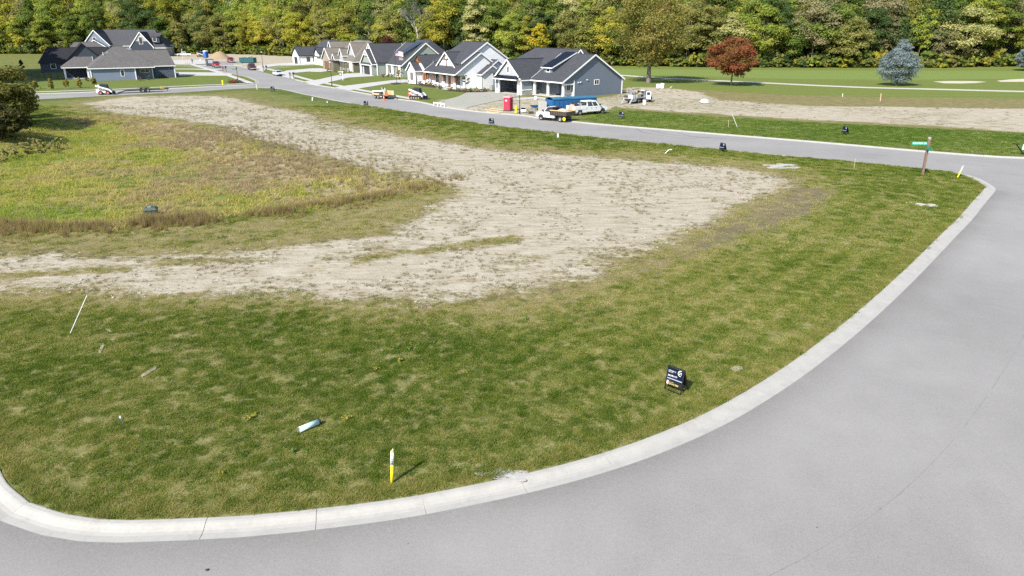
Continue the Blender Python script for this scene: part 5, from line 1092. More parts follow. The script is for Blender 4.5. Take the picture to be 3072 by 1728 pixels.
def flatbed_truck():
    t = thing('mason_truck', 'white flatbed work truck with open door and tool bins behind the blue grey house', 'truck', (22.5, 131.5, ground_z(22.5, 131.5)), rad(50)); W = 2.0
    truck_front(t, 3.6, 0.9, 2.1, W, P_WHITE, 2.0, False); MB().box(-3.6, -0.45, 0.45, 1.0, 0.45, 0.8).build('chassis', CHAS, t)
    MB().box(-3.7, -1.1, 0.86, 0.8, 1.1, 1.0).build('bed_floor', GALV, t); d = MB().box(0.95, -1.95, 0.55, 1.0, -1.0, 1.85).build('open_door', P_WHITE, t); MB().box(0.93, -1.8, 1.25, 1.02, -1.15, 1.75).build('pane', MGL, d)
    for s in (-1, 1):
        MB().box(-2.2, s*0.7, 1.0, 0.7, s*1.1, 1.5).build('tool_bin', GALV, t); MB().box(-1.0, s*1.1, 1.08, -0.2, s*1.12, 1.42).build('bin_opening', CHAS, t)
        MB().box(-3.6, s*1.1, 0.55, -2.4, s*1.14, 0.98).build('side_rail', GALV, t)
    for x_ in (-2.2, -1.0, 0.3): MB().tube([(x_, -1.0, 1.5), (x_, -1.0, 2.2), (x_, 1.0, 2.2), (x_, 1.0, 1.5)], 0.04).build('rack_hoop', GALV, t)
    MB().box(-2.4, -1.02, 2.2, 1.2, -0.7, 2.26).build('rack_plank', PLANK, t); MB().box(-2.4, 0.4, 2.2, 0.9, 0.8, 2.28).build('rack_plank', RUST, t); MB().cyl((-0.2, -0.3, 1.3), (0.2, -0.3, 1.3), 0.38, 0.38, 12).build('cement_mixer', P_YEL, t)
    MB().box(-3.5, -0.9, 1.0, -2.7, 0.0, 1.5).build('mortar_tub', P_WHITE, t); MB().box(-3.4, 0.2, 1.0, -2.6, 0.9, 1.35).build('material_crate', RUST, t)
    for k, dy in enumerate((-1.0, 0.6)): MB().bar((-3.7, dy, 0.95), (-4.7, dy, 0.05), 0.3, 0.06).build('ramp', GALV, t)
    for s in (-1, 1): wheel(t, 2.65, s*0.88, 0.42, side=s); wheel(t, -1.6, s*0.88, 0.42, 0.3, side=s)
    return t
flatbed_truck()
def pickup(name, label, loc, deg, mat, z=0.004, canopy=False):
    t = thing(name, label, 'truck', (*loc, z), rad(deg)); W = 1.95
    truck_front(t, 2.8, -0.85, 1.3, W, mat, 1.88, True); MB().prism([(-2.9, 0.55), (-0.87, 0.5), (-0.87, 1.22), (-2.9, 1.22)], 'y', -W/2, W/2).build('bed', mat, t)
    MB().box(-2.8, -0.8, 1.2, -0.95, 0.8, 1.235).build('bed_liner', CHAS, t); MB().box(-3.02, -0.9, 0.45, -2.9, 0.9, 0.7).build('bumper', GALV, t)
    for s in (-1, 1): MB().box(-2.93, s*0.80, 0.8, -2.88, s*0.96, 1.15).build('tail_light', LAMPR, t); wheel(t, 1.85, s*0.87, 0.39, side=s); wheel(t, -1.8, s*0.87, 0.39, side=s)
    return t
pickup('pickup_truck', 'bright red pickup parked facing the camera at the far left kerb', (-97.5, 247.0), -60, P_RED)
pickup('pickup_truck', 'dark maroon pickup parked tail first at the far right kerb', (-80.8, 232.5), 116, P_MAR)
pickup('pickup_truck', 'red truck with gear parked at the street end beside the teal dumpster', (-104.5, 279.0), -62, P_RED)
pickup('pickup_truck', 'white work truck parked on the building site before the wood', (-145.5, 334.0), 200, P_WHITE, 0.1)
def sedan():
    t = thing('parked_car', 'silver sedan parked at the kerb across from the side street', 'car', (-64.2, 205.0, 0.004), rad(-57)); W = 1.8
    MB().prism([(-2.35, 0.35), (2.3, 0.35), (2.38, 0.55), (2.3, 0.72), (1.2, 0.92), (-1.5, 0.96), (-2.25, 0.92), (-2.4, 0.7)], 'y', -W/2, W/2).build('body', P_SILV, t)
    cabin(t, -1.9, 1.25, -1.05, 0.35, 0.92, 1.42, W-0.06, W-0.5, P_SILV, (0.5,))
    for s in (-1, 1):
        MB().box(2.2, s*0.5, 0.58, 2.36, s*0.85, 0.74).build('headlight', LAMPW, t); MB().box(-2.41, s*0.5, 0.66, -2.3, s*0.86, 0.84).build('tail_light', LAMPR, t); wheel(t, 1.45, s*0.8, 0.32, 0.2, side=s); wheel(t, -1.4, s*0.8, 0.32, 0.2, side=s)
    MB().box(2.3, -0.4, 0.45, 2.4, 0.4, 0.6).build('grille', CHAS, t)
sedan()
def skid_loader(label, loc, deg, tracks, z):
    t = thing('skid_loader', label, 'loader', (*loc, z), rad(deg))
    MB().prism([(-1.5, 0.35), (1.0, 0.35), (1.1, 0.6), (1.0, 1.05), (-0.6, 1.15), (-1.45, 1.15)], 'y', -0.62, 0.62).build('body', P_WHITE, t); MB().prism([(-1.62, 0.4), (-1.4, 0.35), (-1.4, 1.3), (-1.58, 1.25)], 'y', -0.64, 0.64).build('rear_door', P_ORNG, t)
    MB().box(-1.50, -0.64, 0.42, -0.9, 0.64, 0.95).build('engine_side', P_ORNG if tracks else P_WHITE, t)
    c = MB().prism([(-0.75, 1.1), (0.75, 1.1), (0.62, 1.95), (-0.5, 2.05), (-0.75, 1.9)], 'y', -0.45, 0.45).build('cab', CHAS, t)
    for s in (-1, 1): MB().add([(-0.6, s*0.46, 1.25), (0.6, s*0.46, 1.25), (0.52, s*0.46, 1.85), (-0.45, s*0.46, 1.88)], [(0, 1, 2, 3)]).build('cab_window', MGL, c)
    for s in (-1, 1):
        y_ = s*0.74
        a = MB(); a.bar((-1.35, y_, 1.75), (0.95, y_, 1.02), 0.16, 0.26); a.bar((0.9, y_, 1.1), (1.55, y_, 0.45), 0.16, 0.22); a.bar((-1.35, y_, 0.9), (-1.35, y_, 1.85), 0.16, 0.3); a.build('lift_arm', P_WHITE, t)
        MB().bar((-0.9, y_-s*0.02, 1.1), (0.5, y_-s*0.02, 0.85), 0.1, 0.1).build('hydraulic_ram', RUST, t)
        if tracks:
            n = 14; prof = []
            for i in range(n): a_ = 2*math.pi*i/n; prof.append(((1.0 if math.cos(a_) > 0 else -0.95)+0.32*math.cos(a_), 0.36+0.36*math.sin(a_)))
            MB().prism(prof, 'y', s*0.55, s*0.93).build('track', TYRE, t)
            for xw in (-0.8, -0.3, 0.2, 0.7): MB().cyl((xw, s*0.9, 0.25), (xw, s*0.96, 0.25), 0.16, 0.16, 10).build('track_roller', M('muddy_steel', (0.30, 0.24, 0.14), 0.8, 0.3, 4), t)
        else:
            wheel(t, 0.72, s*0.78, 0.40, 0.3, P_ORNG, s); wheel(t, -0.62, s*0.78, 0.40, 0.3, P_ORNG, s)
    MB().prism([(1.5, 0.05), (2.3, 0.02), (2.3, 0.08), (1.68, 0.12), (1.6, 0.65), (1.5, 0.65)], 'y', -0.9, 0.9).build('bucket', CHAS, t)
    return t
skid_loader('white wheeled skid loader with red wheels parked on the side street', (-81.3, 147.9), 12, False, 0.004)
skid_loader('white and red tracked loader beside the fresh driveway', (-17.6, 137.6), -22, True, 0.1)
skid_loader('grey loader parked on the building site near the blue toilet', (-135.0, 326.0), 20, True, 0.1)
def flat_trailer():
    t = thing('flatbed_trailer', 'long black flatbed trailer with ramps down on the side street', 'trailer', (-76.0, 153.3, 0.004), rad(33))
    MB().box(-3.4, -1.0, 0.42, 3.0, 1.0, 0.56).build('deck', CHAS, t); MB().bar((-3.4, 0, 0.50), (-5.0, 0, 0.06), 1.9, 0.07).build('ramp', CHAS, t); a = MB(); a.bar((3.0, 0.7, 0.48), (4.6, 0, 0.52), 0.12, 0.14); a.bar((3.0, -0.7, 0.48), (4.6, 0, 0.52), 0.12, 0.14); a.build('tongue', CHAS, t)
    MB().cyl((4.3, 0, 0.0), (4.3, 0, 0.9), 0.05, 0.05, 6).build('jack', CHAS, t); MB().box(3.1, -0.4, 0.56, 3.7, 0.4, 1.0).build('tool_box', M('tan_box', (0.45, 0.36, 0.14), 0.6, 0.2, 3), t)
    for s in (-1, 1):
        for x_ in (-0.5, 0.45): wheel(t, x_, s*1.12, 0.40, 0.24, side=s)
        MB().prism([(-1.15, 0.72), (-0.9, 0.92), (0.85, 0.92), (1.1, 0.72), (1.1, 0.78), (0.87, 0.98), (-0.92, 0.98), (-1.15, 0.78)], 'y', s*0.98, s*1.28).build('fender', P_BLACK, t)
flat_trailer()
def tool_trailer():
    t = thing('tool_trailer', 'cluttered utility trailer with planks and cones at the far kerb', 'trailer', (-24.2, 139.5, 0.004), rad(-40)); rn = random.Random(3)
    MB().box(-2.3, -1.0, 0.55, 2.3, 1.0, 0.68).build('deck', CHAS, t)
    for s in (-1, 1):
        for x_ in (-1.3, -0.45): wheel(t, x_, s*1.0, 0.34, 0.22, side=s)
    MB().box(-2.3, -0.9, 0.68, -0.3, 0.9, 0.95).build('lumber_stack', PLANK, t); MB().box(-2.4, -0.8, 1.25, 0.1, 0.7, 1.36).build('white_panel', RUBBISH, t); MB().box(-2.2, -0.6, 0.95, -0.6, 0.5, 1.25).build('crate', RUST, t)
    MB().box(1.2, 0.6, 0.68, 2.2, 0.7, 1.5).build('plywood_board', PLANK, t); MB().box(0.3, 0.6, 0.68, 1.1, 0.7, 1.5).build('plywood_board', PLANK, t)
    for k in range(6): MB().bar((0.0+0.1*k, rn.uniform(-.5, .5), 0.7), (-0.3+0.1*k+rn.uniform(-.2, .2), rn.uniform(-.5, .5), rn.uniform(1.6, 2.3)), 0.05, 0.1).build('upright_plank', rn.choice([PLANK, RUST, RUBBISH]), t)
    a = MB(); a.bar((2.3, 0.6, 0.6), (3.5, 0, 0.5), 0.1, 0.12); a.bar((2.3, -0.6, 0.6), (3.5, 0, 0.5), 0.1, 0.12); a.build('tongue', CHAS, t)
    for k in range(3): MB().cyl((1.0+0.35*k, -0.5, 0.68), (1.0+0.35*k, -0.5, 1.3), 0.18, 0.03, 10).build('loaded_cone', ORANGE, t)
tool_trailer()
def dumpster(label, loc, deg, L, mat, tarp, z, load):
    t = thing('dumpster', label, 'dumpster', (*loc, z), rad(deg)); w, hh = 1.2, 1.75
    MB().box(-L/2, -w, 0.15, L/2, w, 0.3).build('floor', mat, t)
    for s in (-1, 1):
        sd = MB().box(-L/2, s*w, 0.2, L/2, s*(w-0.07), hh).build('side', mat, t); n = int(L/0.75)
        for k in range(n): MB().box(-L/2+0.1+k*L/n, s*w, 0.2, -L/2+0.24+k*L/n, s*(w+0.09), hh-0.15).build('rib', mat, sd)
        MB().box(-L/2, s*(w-0.1), hh, L/2, s*(w+0.08), hh+0.12).build('top_rail', mat, t)
    MB().box(-L/2-0.07, -w, 0.2, -L/2, w, hh).build('end', mat, t); MB().box(L/2, -w, 0.2, L/2+0.07, w, hh).build('end', mat, t)
    if tarp:
        g = MB(); n = 8; rn = random.Random(1); g.v = [(-L/2+L*i/n, -w+2*w*j/4, hh+0.14+0.18*math.sin(math.pi*j/4)+rn.uniform(-.05, .05)) for i in range(n+1) for j in range(5)]; g.f = [(i*5+j, (i+1)*5+j, (i+1)*5+j+1, i*5+j+1) for i in range(n) for j in range(4)]; g.build('tarp', M('tarp_blue', (0.03, 0.13, 0.20), 0.5, 0.2, 2), t)
    if load:
        rn = random.Random(7)
        for k in range(9): MB().bar((rn.uniform(-L/2+.5, 0), rn.uniform(-.8, .8), 1.6), (rn.uniform(0, L/2-.4), rn.uniform(-.8, .8), rn.uniform(1.9, 2.3)), 0.3, 0.12).build('debris', rn.choice([PLANK, RUBBISH, P_BLUE, PLANK]), t)
    for s in (-1, 1): MB().box(-L/2+0.3, s*0.7, -0.02, L/2-0.3, s*0.5, 0.15).build('skid', CHAS, t)
dumpster('long blue dumpster with a tarp standing behind the white trucks', (9.6, 119.6), 27, 8.2, P_BLUE, True, 0.12, False)
dumpster('dark teal dumpster full of debris at the end of the street', (-96.5, 274.5), -10, 5.4, P_TEAL, False, 0.1, True)
def cargo_trailer():
    t = thing('cargo_trailer', 'black enclosed trailer parked behind the bright red pickup', 'trailer', (-103.2, 256.2, 0.004), rad(-60)); MB().cbox(-2.4, -1.0, 0.45, 2.0, 1.0, 2.2, 0.06).build('body', P_BLACK, t); MB().box(-2.2, -0.9, 2.2, 1.8, 0.9, 2.24).build('roof', GALV, t)
    for s in (-1, 1):
        for x_ in (-0.6, 0.2): wheel(t, x_, s*0.95, 0.34, 0.22, side=s)
    MB().bar((2.0, 0, 0.5), (3.2, 0, 0.5), 0.12, 0.12).build('tongue', CHAS, t); MB().box(2.0, -0.8, 0.9, 2.03, 0.8, 2.0).build('front_panel', P_SILV, t)
cargo_trailer()
# ================================================================== STREET FURNITURE AND SMALL THINGS
def text_part(txt, size, mat, parent, loc, rot, name='lettering', extr=0.002, align='LEFT', bold=0.0, sx=1.0):
    me = TEXTS[txt]; me.materials.clear(); me.materials.append(mat)
    o = part(name, None, parent, me); o.location = loc; o.rotation_euler = rot; o.scale = (sx, 1, 1); return o
INK_W = M('print_white', (0.75, 0.75, 0.74), 0.6, 0.05, 5); INK_Y = M('print_gold', (0.60, 0.50, 0.20), 0.6, 0.05, 5); NAVY = M('sign_navy', (0.006, 0.010, 0.030), 0.85, 0.1, 4, spec=0.1); SGREEN = M('sign_green', (0.0, 0.26, 0.17), 0.45, 0.08, 3); PVC = M('pvc_white', (0.72, 0.73, 0.75), 0.45, 0.06, 3); CYAN = M('pipe_pale_green', (0.50, 0.66, 0.62), 0.45, 0.06, 3); HYD = M('hydrant_yellow', (0.80, 0.66, 0.02), 0.4, 0.08, 4); POSTW = M('sign_post_wood', (0.17, 0.115, 0.085), 0.8, 0.25, 5); PALEB = M('pale_blue_panel', (0.45, 0.68, 0.78), 0.5, 0.08, 3); GREENB = M('pedestal_green', (0.022, 0.048, 0.038), 0.5, 0.15, 3); STK = M('stake_wood', (0.50, 0.43, 0.30), 0.85, 0.15, 4)

# --- yard signs (the near one first, the rest are copies)
def yard_sign():
    t = thing('yard_sign', '', 'sign'); w, z0, z1, yb = 0.30, 0.24, 0.80, 0.16
    for s in (-1, 1): MB().bar((s*w, 0, 0), (s*w, yb*0.9, 0.84), 0.03, 0.03).build('leg', MBLK, t); MB().bar((s*w, 0.46, 0), (s*w, yb*0.95, 0.82), 0.03, 0.03).build('leg', MBLK, t)
    MB().bar((-w, 0, 0.03), (w, 0, 0.03), 0.03, 0.03).build('bottom_rail', MBLK, t); MB().bar((-w, yb*0.88, 0.83), (w, yb*0.88, 0.83), 0.03, 0.03).build('top_rail', MBLK, t)
    fy = lambda z: yb*0.9*z/0.84-0.012
    a = math.atan2(yb*0.9, 0.84)
    pn = bpy.data.objects.new('panel', MB().box(-w+0.015, -0.004, 0, w-0.015, 0.004, 0.42).mesh('panel', NAVY)); col.objects.link(pn); pn.parent = t; pn.location = (0, fy(0.39), 0.39); pn.rotation_euler = (-a, 0, 0)
    rd = bpy.data.objects.new('rider_panel', MB().box(-w+0.015, -0.004, 0, w-0.015, 0.004, 0.16).mesh('rider_panel', MBLK)); col.objects.link(rd); rd.parent = t; rd.location = (0, fy(0.21), 0.21); rd.rotation_euler = (-a, 0, 0)
    bk = bpy.data.objects.new('back_panel', MB().box(-w+0.015, -0.004, 0, w-0.015, 0.004, 0.58).mesh('back_panel', MBLK)); col.objects.link(bk); bk.parent = t; bk.location = (0, 0.46-(0.46-yb)*0.22/0.82, 0.2); bk.rotation_euler = (math.atan2(0.46-yb*0.95, 0.82), 0, 0)
    R = (math.pi/2, 0, 0)
    text_part('CENTURY 21', 0.048, INK_W, pn, (-0.26, -0.006, 0.29), R, bold=0.0006); text_part('Bradley Realty', 0.030, INK_W, pn, (-0.26, -0.006, 0.25), R); text_part('260.399.1177', 0.075, INK_W, pn, (-0.26, -0.006, 0.12), R, bold=0.001, sx=0.85)
    MB().box(-w+0.03, -0.0065, 0.03, w-0.02, -0.0045, 0.06).build('stripe', M('print_grey_blue', (0.30, 0.36, 0.48), 0.6, 0.05, 5), pn)
    text_part('21', 0.115, INK_W, pn, (0.185, -0.006, 0.27), R, 'emblem_number', align='CENTER', bold=0.002)
    m = MB(); n = 22
    for i in range(n):
        a0, a1 = rad(75+210*i/n), rad(75+210*(i+1)/n); c = (0.185, 0.31)
        m.add([(c[0]+r*math.cos(q), -0.0065, c[1]+r*math.sin(q)) for r, q in ((0.082, a0), (0.082, a1), (0.098, a1), (0.098, a0))], [(0, 1, 2, 3)])
    m.build('emblem_ring', INK_W, pn)
    text_part('260.415.7000', 0.075, INK_Y, rd, (-0.17, -0.006, 0.03), R, bold=0.001, sx=0.85); text_part('Listing Agent', 0.032, INK_Y, rd, (-0.17, -0.006, 0.105), R)
    MB().box(-0.265, -0.0065, 0.02, -0.19, -0.0045, 0.14).build('portrait_patch', M('portrait_pink', (0.62, 0.45, 0.48), 0.6, 0.1, 6), rd)
    return t
ys = yard_sign()
def put(o, u, v, deg, label, s=1.0, zg=None):
    x_, y_ = G(u, v, 0.1); o.location = (x_, y_, ground_z(x_, y_) if zg is None else zg); o.rotation_euler = (0, 0, rad(deg)); o.scale = (s, s, s); tag(o, label, o.get('category'), 'black real estate yard signs'); return o
put(ys, 2017, 1177, -58+14, 'nearest black yard sign with the 21 emblem, alone on the corner lawn', 1.14)
for u, v, dg, lb, s in [(2163, 456, -62, 'small black yard sign on the lot side of the street, below the skid marks', 1.15), (2530, 404, -70, 'narrow black yard sign seen edge on, on the right verge', 1.2), (1863, 357, -20, 'black yard sign on the verge right of the white crew cab truck', 1.2), (1472, 376, -30, 'black yard sign on the lot edge below the red toilet', 1.1), (1097, 320, -8, 'black yard sign on the lot edge below the tool trailer', 1.1), (817, 275, -10, 'black yard sign at the lot corner opposite the side street', 1.2)]:
    c_ = copy_tree(ys); put(c_, u, v, dg, lb, s)
    for p_ in list(c_.children):
        for q_ in list(p_.children):
            if q_.name.startswith(('lettering', 'portrait', 'emblem_ring')) and (q_.name.startswith('portrait') or q_.name.startswith('lettering')): bpy.data.objects.remove(q_)

def vpost(name, label, cat, u, vb, vt, r, mat, u_top=None, group=None, sq=False, parts=None):
    """upright or leaning stick measured from its foot and its top"""
    x_, y_ = G(u, vb, 0.1); hh = HGT(u, vb, vt); z = ground_z(x_, y_); t = thing(name, label, cat, (x_, y_, z), 0, group)
    f = y_*math.cos(PITCH)+(CAM_H-hh)*math.sin(PITCH); dx = ((u_top if u_top else u)-1536)*f/FOC-x_ if u_top else 0
    if sq: MB().bar((0, 0, -0.1), (dx, 0, hh), r*2, r*2, (0, 1, 0)).build('shaft', mat, t)
    else: MB().cyl((0, 0, -0.1), (dx, 0, hh), r, r, 8).build('shaft', mat, t)
    return t, hh, dx
# yellow gas marker by the near kerb
x_, y_ = G(1175, 1448, 0.1); t = thing('marker_post', 'yellow plastic marker post with white label by the near kerb', 'post', (x_, y_, 0.1)); hh = 1.15; dx = 0.085
MB().cyl((0, 0, -0.1), (dx*0.55, 0, hh*0.56), 0.047, 0.047, 14).build('lower_tube', HYD, t, True); MB().cyl((dx*0.55, 0, hh*0.56), (dx*0.9, 0, hh*0.93), 0.053, 0.053, 14).build('label_sleeve', INK_W, t, True); MB().cyl((dx*0.9, 0, hh*0.93), (dx*0.95, 0, hh*0.965), 0.047, 0.047, 14).build('upper_tube', HYD, t, True); MB().ball((dx+0.02, 0, hh), 0.035, 0.035, 0.04).build('cap', GALV, t)
for k in range(5): MB().box(dx*0.6-0.02, -0.0565, hh*(0.60+0.06*k), dx*0.6+0.03, -0.052, hh*(0.62+0.06*k)).build('label_line', MBLK, t)
# pale pipe lying on the lawn
a = Vector((*G(899, 1297, 0.1), 0.20)); b = Vector((*G(955, 1273, 0.1), 0.20)); mid = (a+b)/2; t = thing('pipe_length', 'short pale green plastic pipe lying on the lawn', 'pipe', (mid.x, mid.y, 0.1)); ra = 0.098
m = MB(); d = (b-a).normalized(); u_ = d.orthogonal().normalized(); w_ = d.cross(u_); n = 18
ring = lambda c, r: [c-Vector((mid.x, mid.y, 0.1))+(u_*math.cos(2*math.pi*i/n)+w_*math.sin(2*math.pi*i/n))*r for i in range(n)]
m.loft([ring(a, ra*0.88), ring(a, ra), ring(b, ra), ring(b, ra*0.88), ring(a+d*0.02, ra*0.88)], False); m.build('pipe_wall', CYAN, t, True); MB().loft([ring(b+d*0.001, ra*1.02), ring(b+d*0.07, ra*0.95)]).build('opening_shade', CHAS, t)  # dark plug stands for the shade inside the open pipe end
# leaning white pole at the left
t, hh, dx = vpost('pvc_pole', 'leaning white plastic pole at the left edge of the lawn', 'pole', 206, 1000, 886, 0.017, PVC, 262)
t, hh, dx = vpost('pin_flag', 'tiny blue pin flag in the left lawn', 'flag', 372, 1278, 1250, 0.006, GALV, 362); MB().box(dx-0.03, -0.005, hh-0.09, dx+0.02, 0.005, hh).build('flag', PALEB, t)
# street name post
x_, y_ = G(2767, 525, 0.1); t = thing('street_sign', 'brown wooden street sign post with a green GOLFVIEW blade', 'sign', (x_, y_, ground_z(x_, y_)), rad(-8)); MB().box(-0.1, -0.08, -0.2, 0.1, 0.08, 3.25).build('post', POSTW, t); MB().cbox(-0.13, -0.11, 3.25, 0.13, 0.11, 3.45, 0.05).build('post_cap', GALV, t)
bl = MB().box(-1.42, -0.02, 2.72, -0.1, 0.02, 3.03).build('sign_blade', SGREEN, t); text_part('GOLFVIEW DR', 0.22, INK_W, bl, (-1.36, -0.024, 2.80), (math.pi/2, 0, 0), bold=0.004, sx=0.83)
MB().box(-0.14, -1.2, 2.36, -0.105, -0.08, 2.64).build('sign_blade', SGREEN, t)
t, hh, dx = vpost('marker_stake', 'leaning yellow and white stake at the right corner kerb', 'stake', 2872, 533, 497, 0.045, PVC, 2889); MB().cyl((0, 0, -0.02), (dx*0.5, 0, hh*0.5), 0.055, 0.055, 8).build('yellow_sleeve', HYD, t); MB().ball((dx, 0, hh), 0.07, 0.07, 0.06).build('cap', GALV, t)
x_, y_ = G(3068, 464, 0.1); t = thing('sign_frame', 'black leaning sign frame with a pale blue panel at the right edge', 'sign', (x_, y_, ground_z(x_, y_)))
MB().bar((0.1, 0, 0), (-0.9, 0, 1.05), 0.09, 0.09, (0, 1, 0)).build('post', MBLK, t); MB().bar((-1.35, 0, 1.12), (-0.62, 0, 1.12), 0.1, 0.1, (0, 1, 0)).build('crossbar', MBLK, t); MB().box(-0.36, -0.25, 0.55, 0.0, -0.2, 1.1).build('panel', PALEB, t); MB().bar((0.1, 0, 0), (0.2, 0, 0.7), 0.09, 0.09, (0, 1, 0)).build('post', MBLK, t)
# thin stakes and pipes
for nm, lb, u, vb, vt, r, mt, ut in [('survey_stake', 'thin pale survey stake on the lot left of the street sign', 2562, 503, 477, 0.02, STK, 2566), ('survey_stake', 'thin pale survey stake on the right verge', 2185, 380, 361, 0.025, STK, 2186), ('pvc_pole', 'long leaning white pole on the right verge', 2213, 381, 344, 0.03, PVC, 2197), ('pvc_pole', 'white bent pipe leaning on the lot edge', 1992, 461, 449, 0.035, PVC, 2006), ('utility_marker', 'short white capped pipe on the lot beside the street', 1674, 413, 402, 0.11, PVC, 1674), ('utility_marker', 'short white capped pipe near the street junction', 937, 302, 292, 0.12, PVC, 938), ('utility_marker', 'tiny white pipe on the lot right of the junction pipe', 982, 308, 304, 0.10, PVC, 982), ('boundary_stake', 'pink and white stake in front of the blue spruce', 2641, 303, 281, 0.06, M('stake_pink', (0.70, 0.42, 0.36), 0.7, 0.1, 3), 2643), ('boundary_stake', 'small white stake on the golf course edge', 2528, 290, 281, 0.06, PVC, 2528), ('utility_marker', 'pale post at the lot corner by the side street', 772, 268, 252, 0.09, M('cream_post', (0.62, 0.58, 0.40), 0.7, 0.1, 3), 769)]:
    t, hh, dx = vpost(nm, lb, 'stake' if 'stake' in nm else 'pipe', u, vb, vt, r, mt, ut); MB().cyl((dx, 0, hh-0.02), (dx, 0, hh+0.03), r*1.25, r*1.25, 8).build('tip', mt, t)
    if 'bent' in lb: MB().cyl((dx, 0, hh), (dx+0.35, 0, hh+0.02), r, r, 8).build('elbow', mt, t)
# green pedestal in the hollow
x_, y_ = G(454, 640, -0.6); t = thing('utility_pedestal', 'dark green utility pedestal standing in the weeds of the hollow', 'utility box', (x_, y_, ground_z(x_, y_)), rad(15)); MB().box(-0.44, -0.36, -0.1, 0.44, 0.36, 0.62).build('housing', GREENB, t); MB().loft([[(-0.50, -0.42, 0.62), (0.50, -0.42, 0.62), (0.50, 0.42, 0.62), (-0.50, 0.42, 0.62)], [(-0.36, -0.3, 0.80), (0.36, -0.3, 0.80), (0.36, 0.3, 0.80), (-0.36, 0.3, 0.80)]]).build('lid', GREENB, t); MB().box(-0.2, -0.14, 0.80, 0.06, 0.1, 0.83).build('cover_plate', GALV, t)
# lumps of spilled concrete and bare spots
rn = random.Random(12); SPILL = M('spilled_concrete', (0.37, 0.355, 0.335), 0.95, 0.2, 6, bump=0.02, bscale=20)
def spill(label, u, v, L, W, n, seed, hgt=0.05):
    x_, y_ = G(u, v, 0.1); t = thing('concrete_spill', label, 'debris', (x_, y_, ground_z(x_, y_)), 0, None); r = random.Random(seed)
    for k in range(n):
        cx, cy = r.gauss(0, 0.24)*L, r.gauss(0, 0.24)*W; s_ = r.uniform(0.35, 1.0)**1.5*L*0.24
        MB().ball((cx, cy, 0.015), s_*1.1, s_*r.uniform(.5, .8)*max(0.3, W/L*2), hgt*r.uniform(.6, 1.2), 9, 4, 0.22, r).build('lump', SPILL, t)
spill('white concrete spill on the right lawn below the street sign', 2778, 617, 1.5, 0.8, 11, 1, 0.07); spill('small white concrete lump left of the right lawn spill', 2726, 610, 0.3, 0.2, 2, 2, 0.08); spill('scattered pale stones on the lot near the street', 2345, 496, 3.6, 2.2, 20, 3, 0.05); spill('pale cement washout patch at the near kerb', 1520, 1422, 1.1, 0.5, 34, 4, 0.006)
# flat bare scrapes in the near lawn
BSOIL = M('bare_scrape', (0.32, 0.275, 0.195), 0.95, 0.2, 5, bump=0.01, bscale=40)
for k, (lb, pts) in enumerate([('hook shaped bare soil scrape in the left lawn', [(422, 1128), (445, 1112), (470, 1098), (468, 1108), (450, 1120), (428, 1133)]), ('narrow bare soil scrape below the leaning pole', [(293, 1064), (303, 1040), (312, 1030), (310, 1044), (300, 1062)]), ('small forked bare soil scrape right of the leaning pole', [(322, 985), (336, 996), (330, 997), (316, 988)]), ('long bare scrape near the right kerb', [(2472, 978), (2500, 962), (2545, 946), (2520, 962), (2480, 982)]), ('pale bare spot above the near yard sign', [(2190, 1105), (2215, 1098), (2228, 1106), (2205, 1116)])]):
    P_ = GL(pts, 1, 0.1); P_ = smooth_line(P_+[P_[0]], 0.08); cx = sum(p[0] for p in P_)/len(P_); cy = sum(p[1] for p in P_)/len(P_); rr = random.Random(k); P_ = [(p[0]+rr.uniform(-.02, .02), p[1]+rr.uniform(-.02, .02)) for p in P_[:-1]]
    poly_sheet('soil_patch', P_, max(ground_z(*p) for p in P_)+0.022, BSOIL, 'structure', lb)
# leafy weeds in the near lawn
WEEDL = [crown('leaf_rosette', 700+i, 0.20, 0.16, 0.0, 7, 60, 0.045, ML, 'round')[0] for i in range(3)]
for k, (u, v, c) in enumerate([(1185, 1045, 0), (1225, 1050, 0), (1250, 1035, 0), (1300, 1030, 0), (1360, 1030, 0), (1420, 1030, 0), (1150, 1062, 0), (1575, 956, 0), (760, 1245, 1), (748, 1258, 1), (668, 1425, 1), (665, 1270, 1), (965, 1290, 1), (880, 1355, 0), (915, 1352, 0), (1040, 1258, 1), (1145, 1260, 1), (735, 1365, 0), (1395, 1120, 1), (1200, 1085, 1), (1380, 1042, 0), (1130, 1110, 1)]):
    x_, y_ = G(u, v, 0.1); t = thing('lawn_weed', ('yellow' if c else 'green')+' leafy weed in the near lawn, %s of its kind from the left' % ORD(1+sum(1 for q in [(1185, 0), (1225, 0), (1250, 0), (1300, 0), (1360, 0), (1420, 0), (1150, 0), (1575, 0), (760, 1), (748, 1), (668, 1), (665, 1), (965, 1), (880, 0), (915, 0), (1040, 1), (1145, 1), (735, 0), (1395, 1), (1200, 1), (1380, 0), (1130, 1)] if q[1] == c and q[0] < u)), 'weed', (x_, y_, ground_z(x_, y_)), k, 'leafy weeds in the near lawn')
    o = part('leaves', None, t, WEEDL[k % 3]); o.color = (0.36, 0.36, 0.07, 1) if c else (0.14, 0.23, 0.05, 1); s_ = 0.55+0.4*rn.random(); t.scale = (s_, s_, s_)

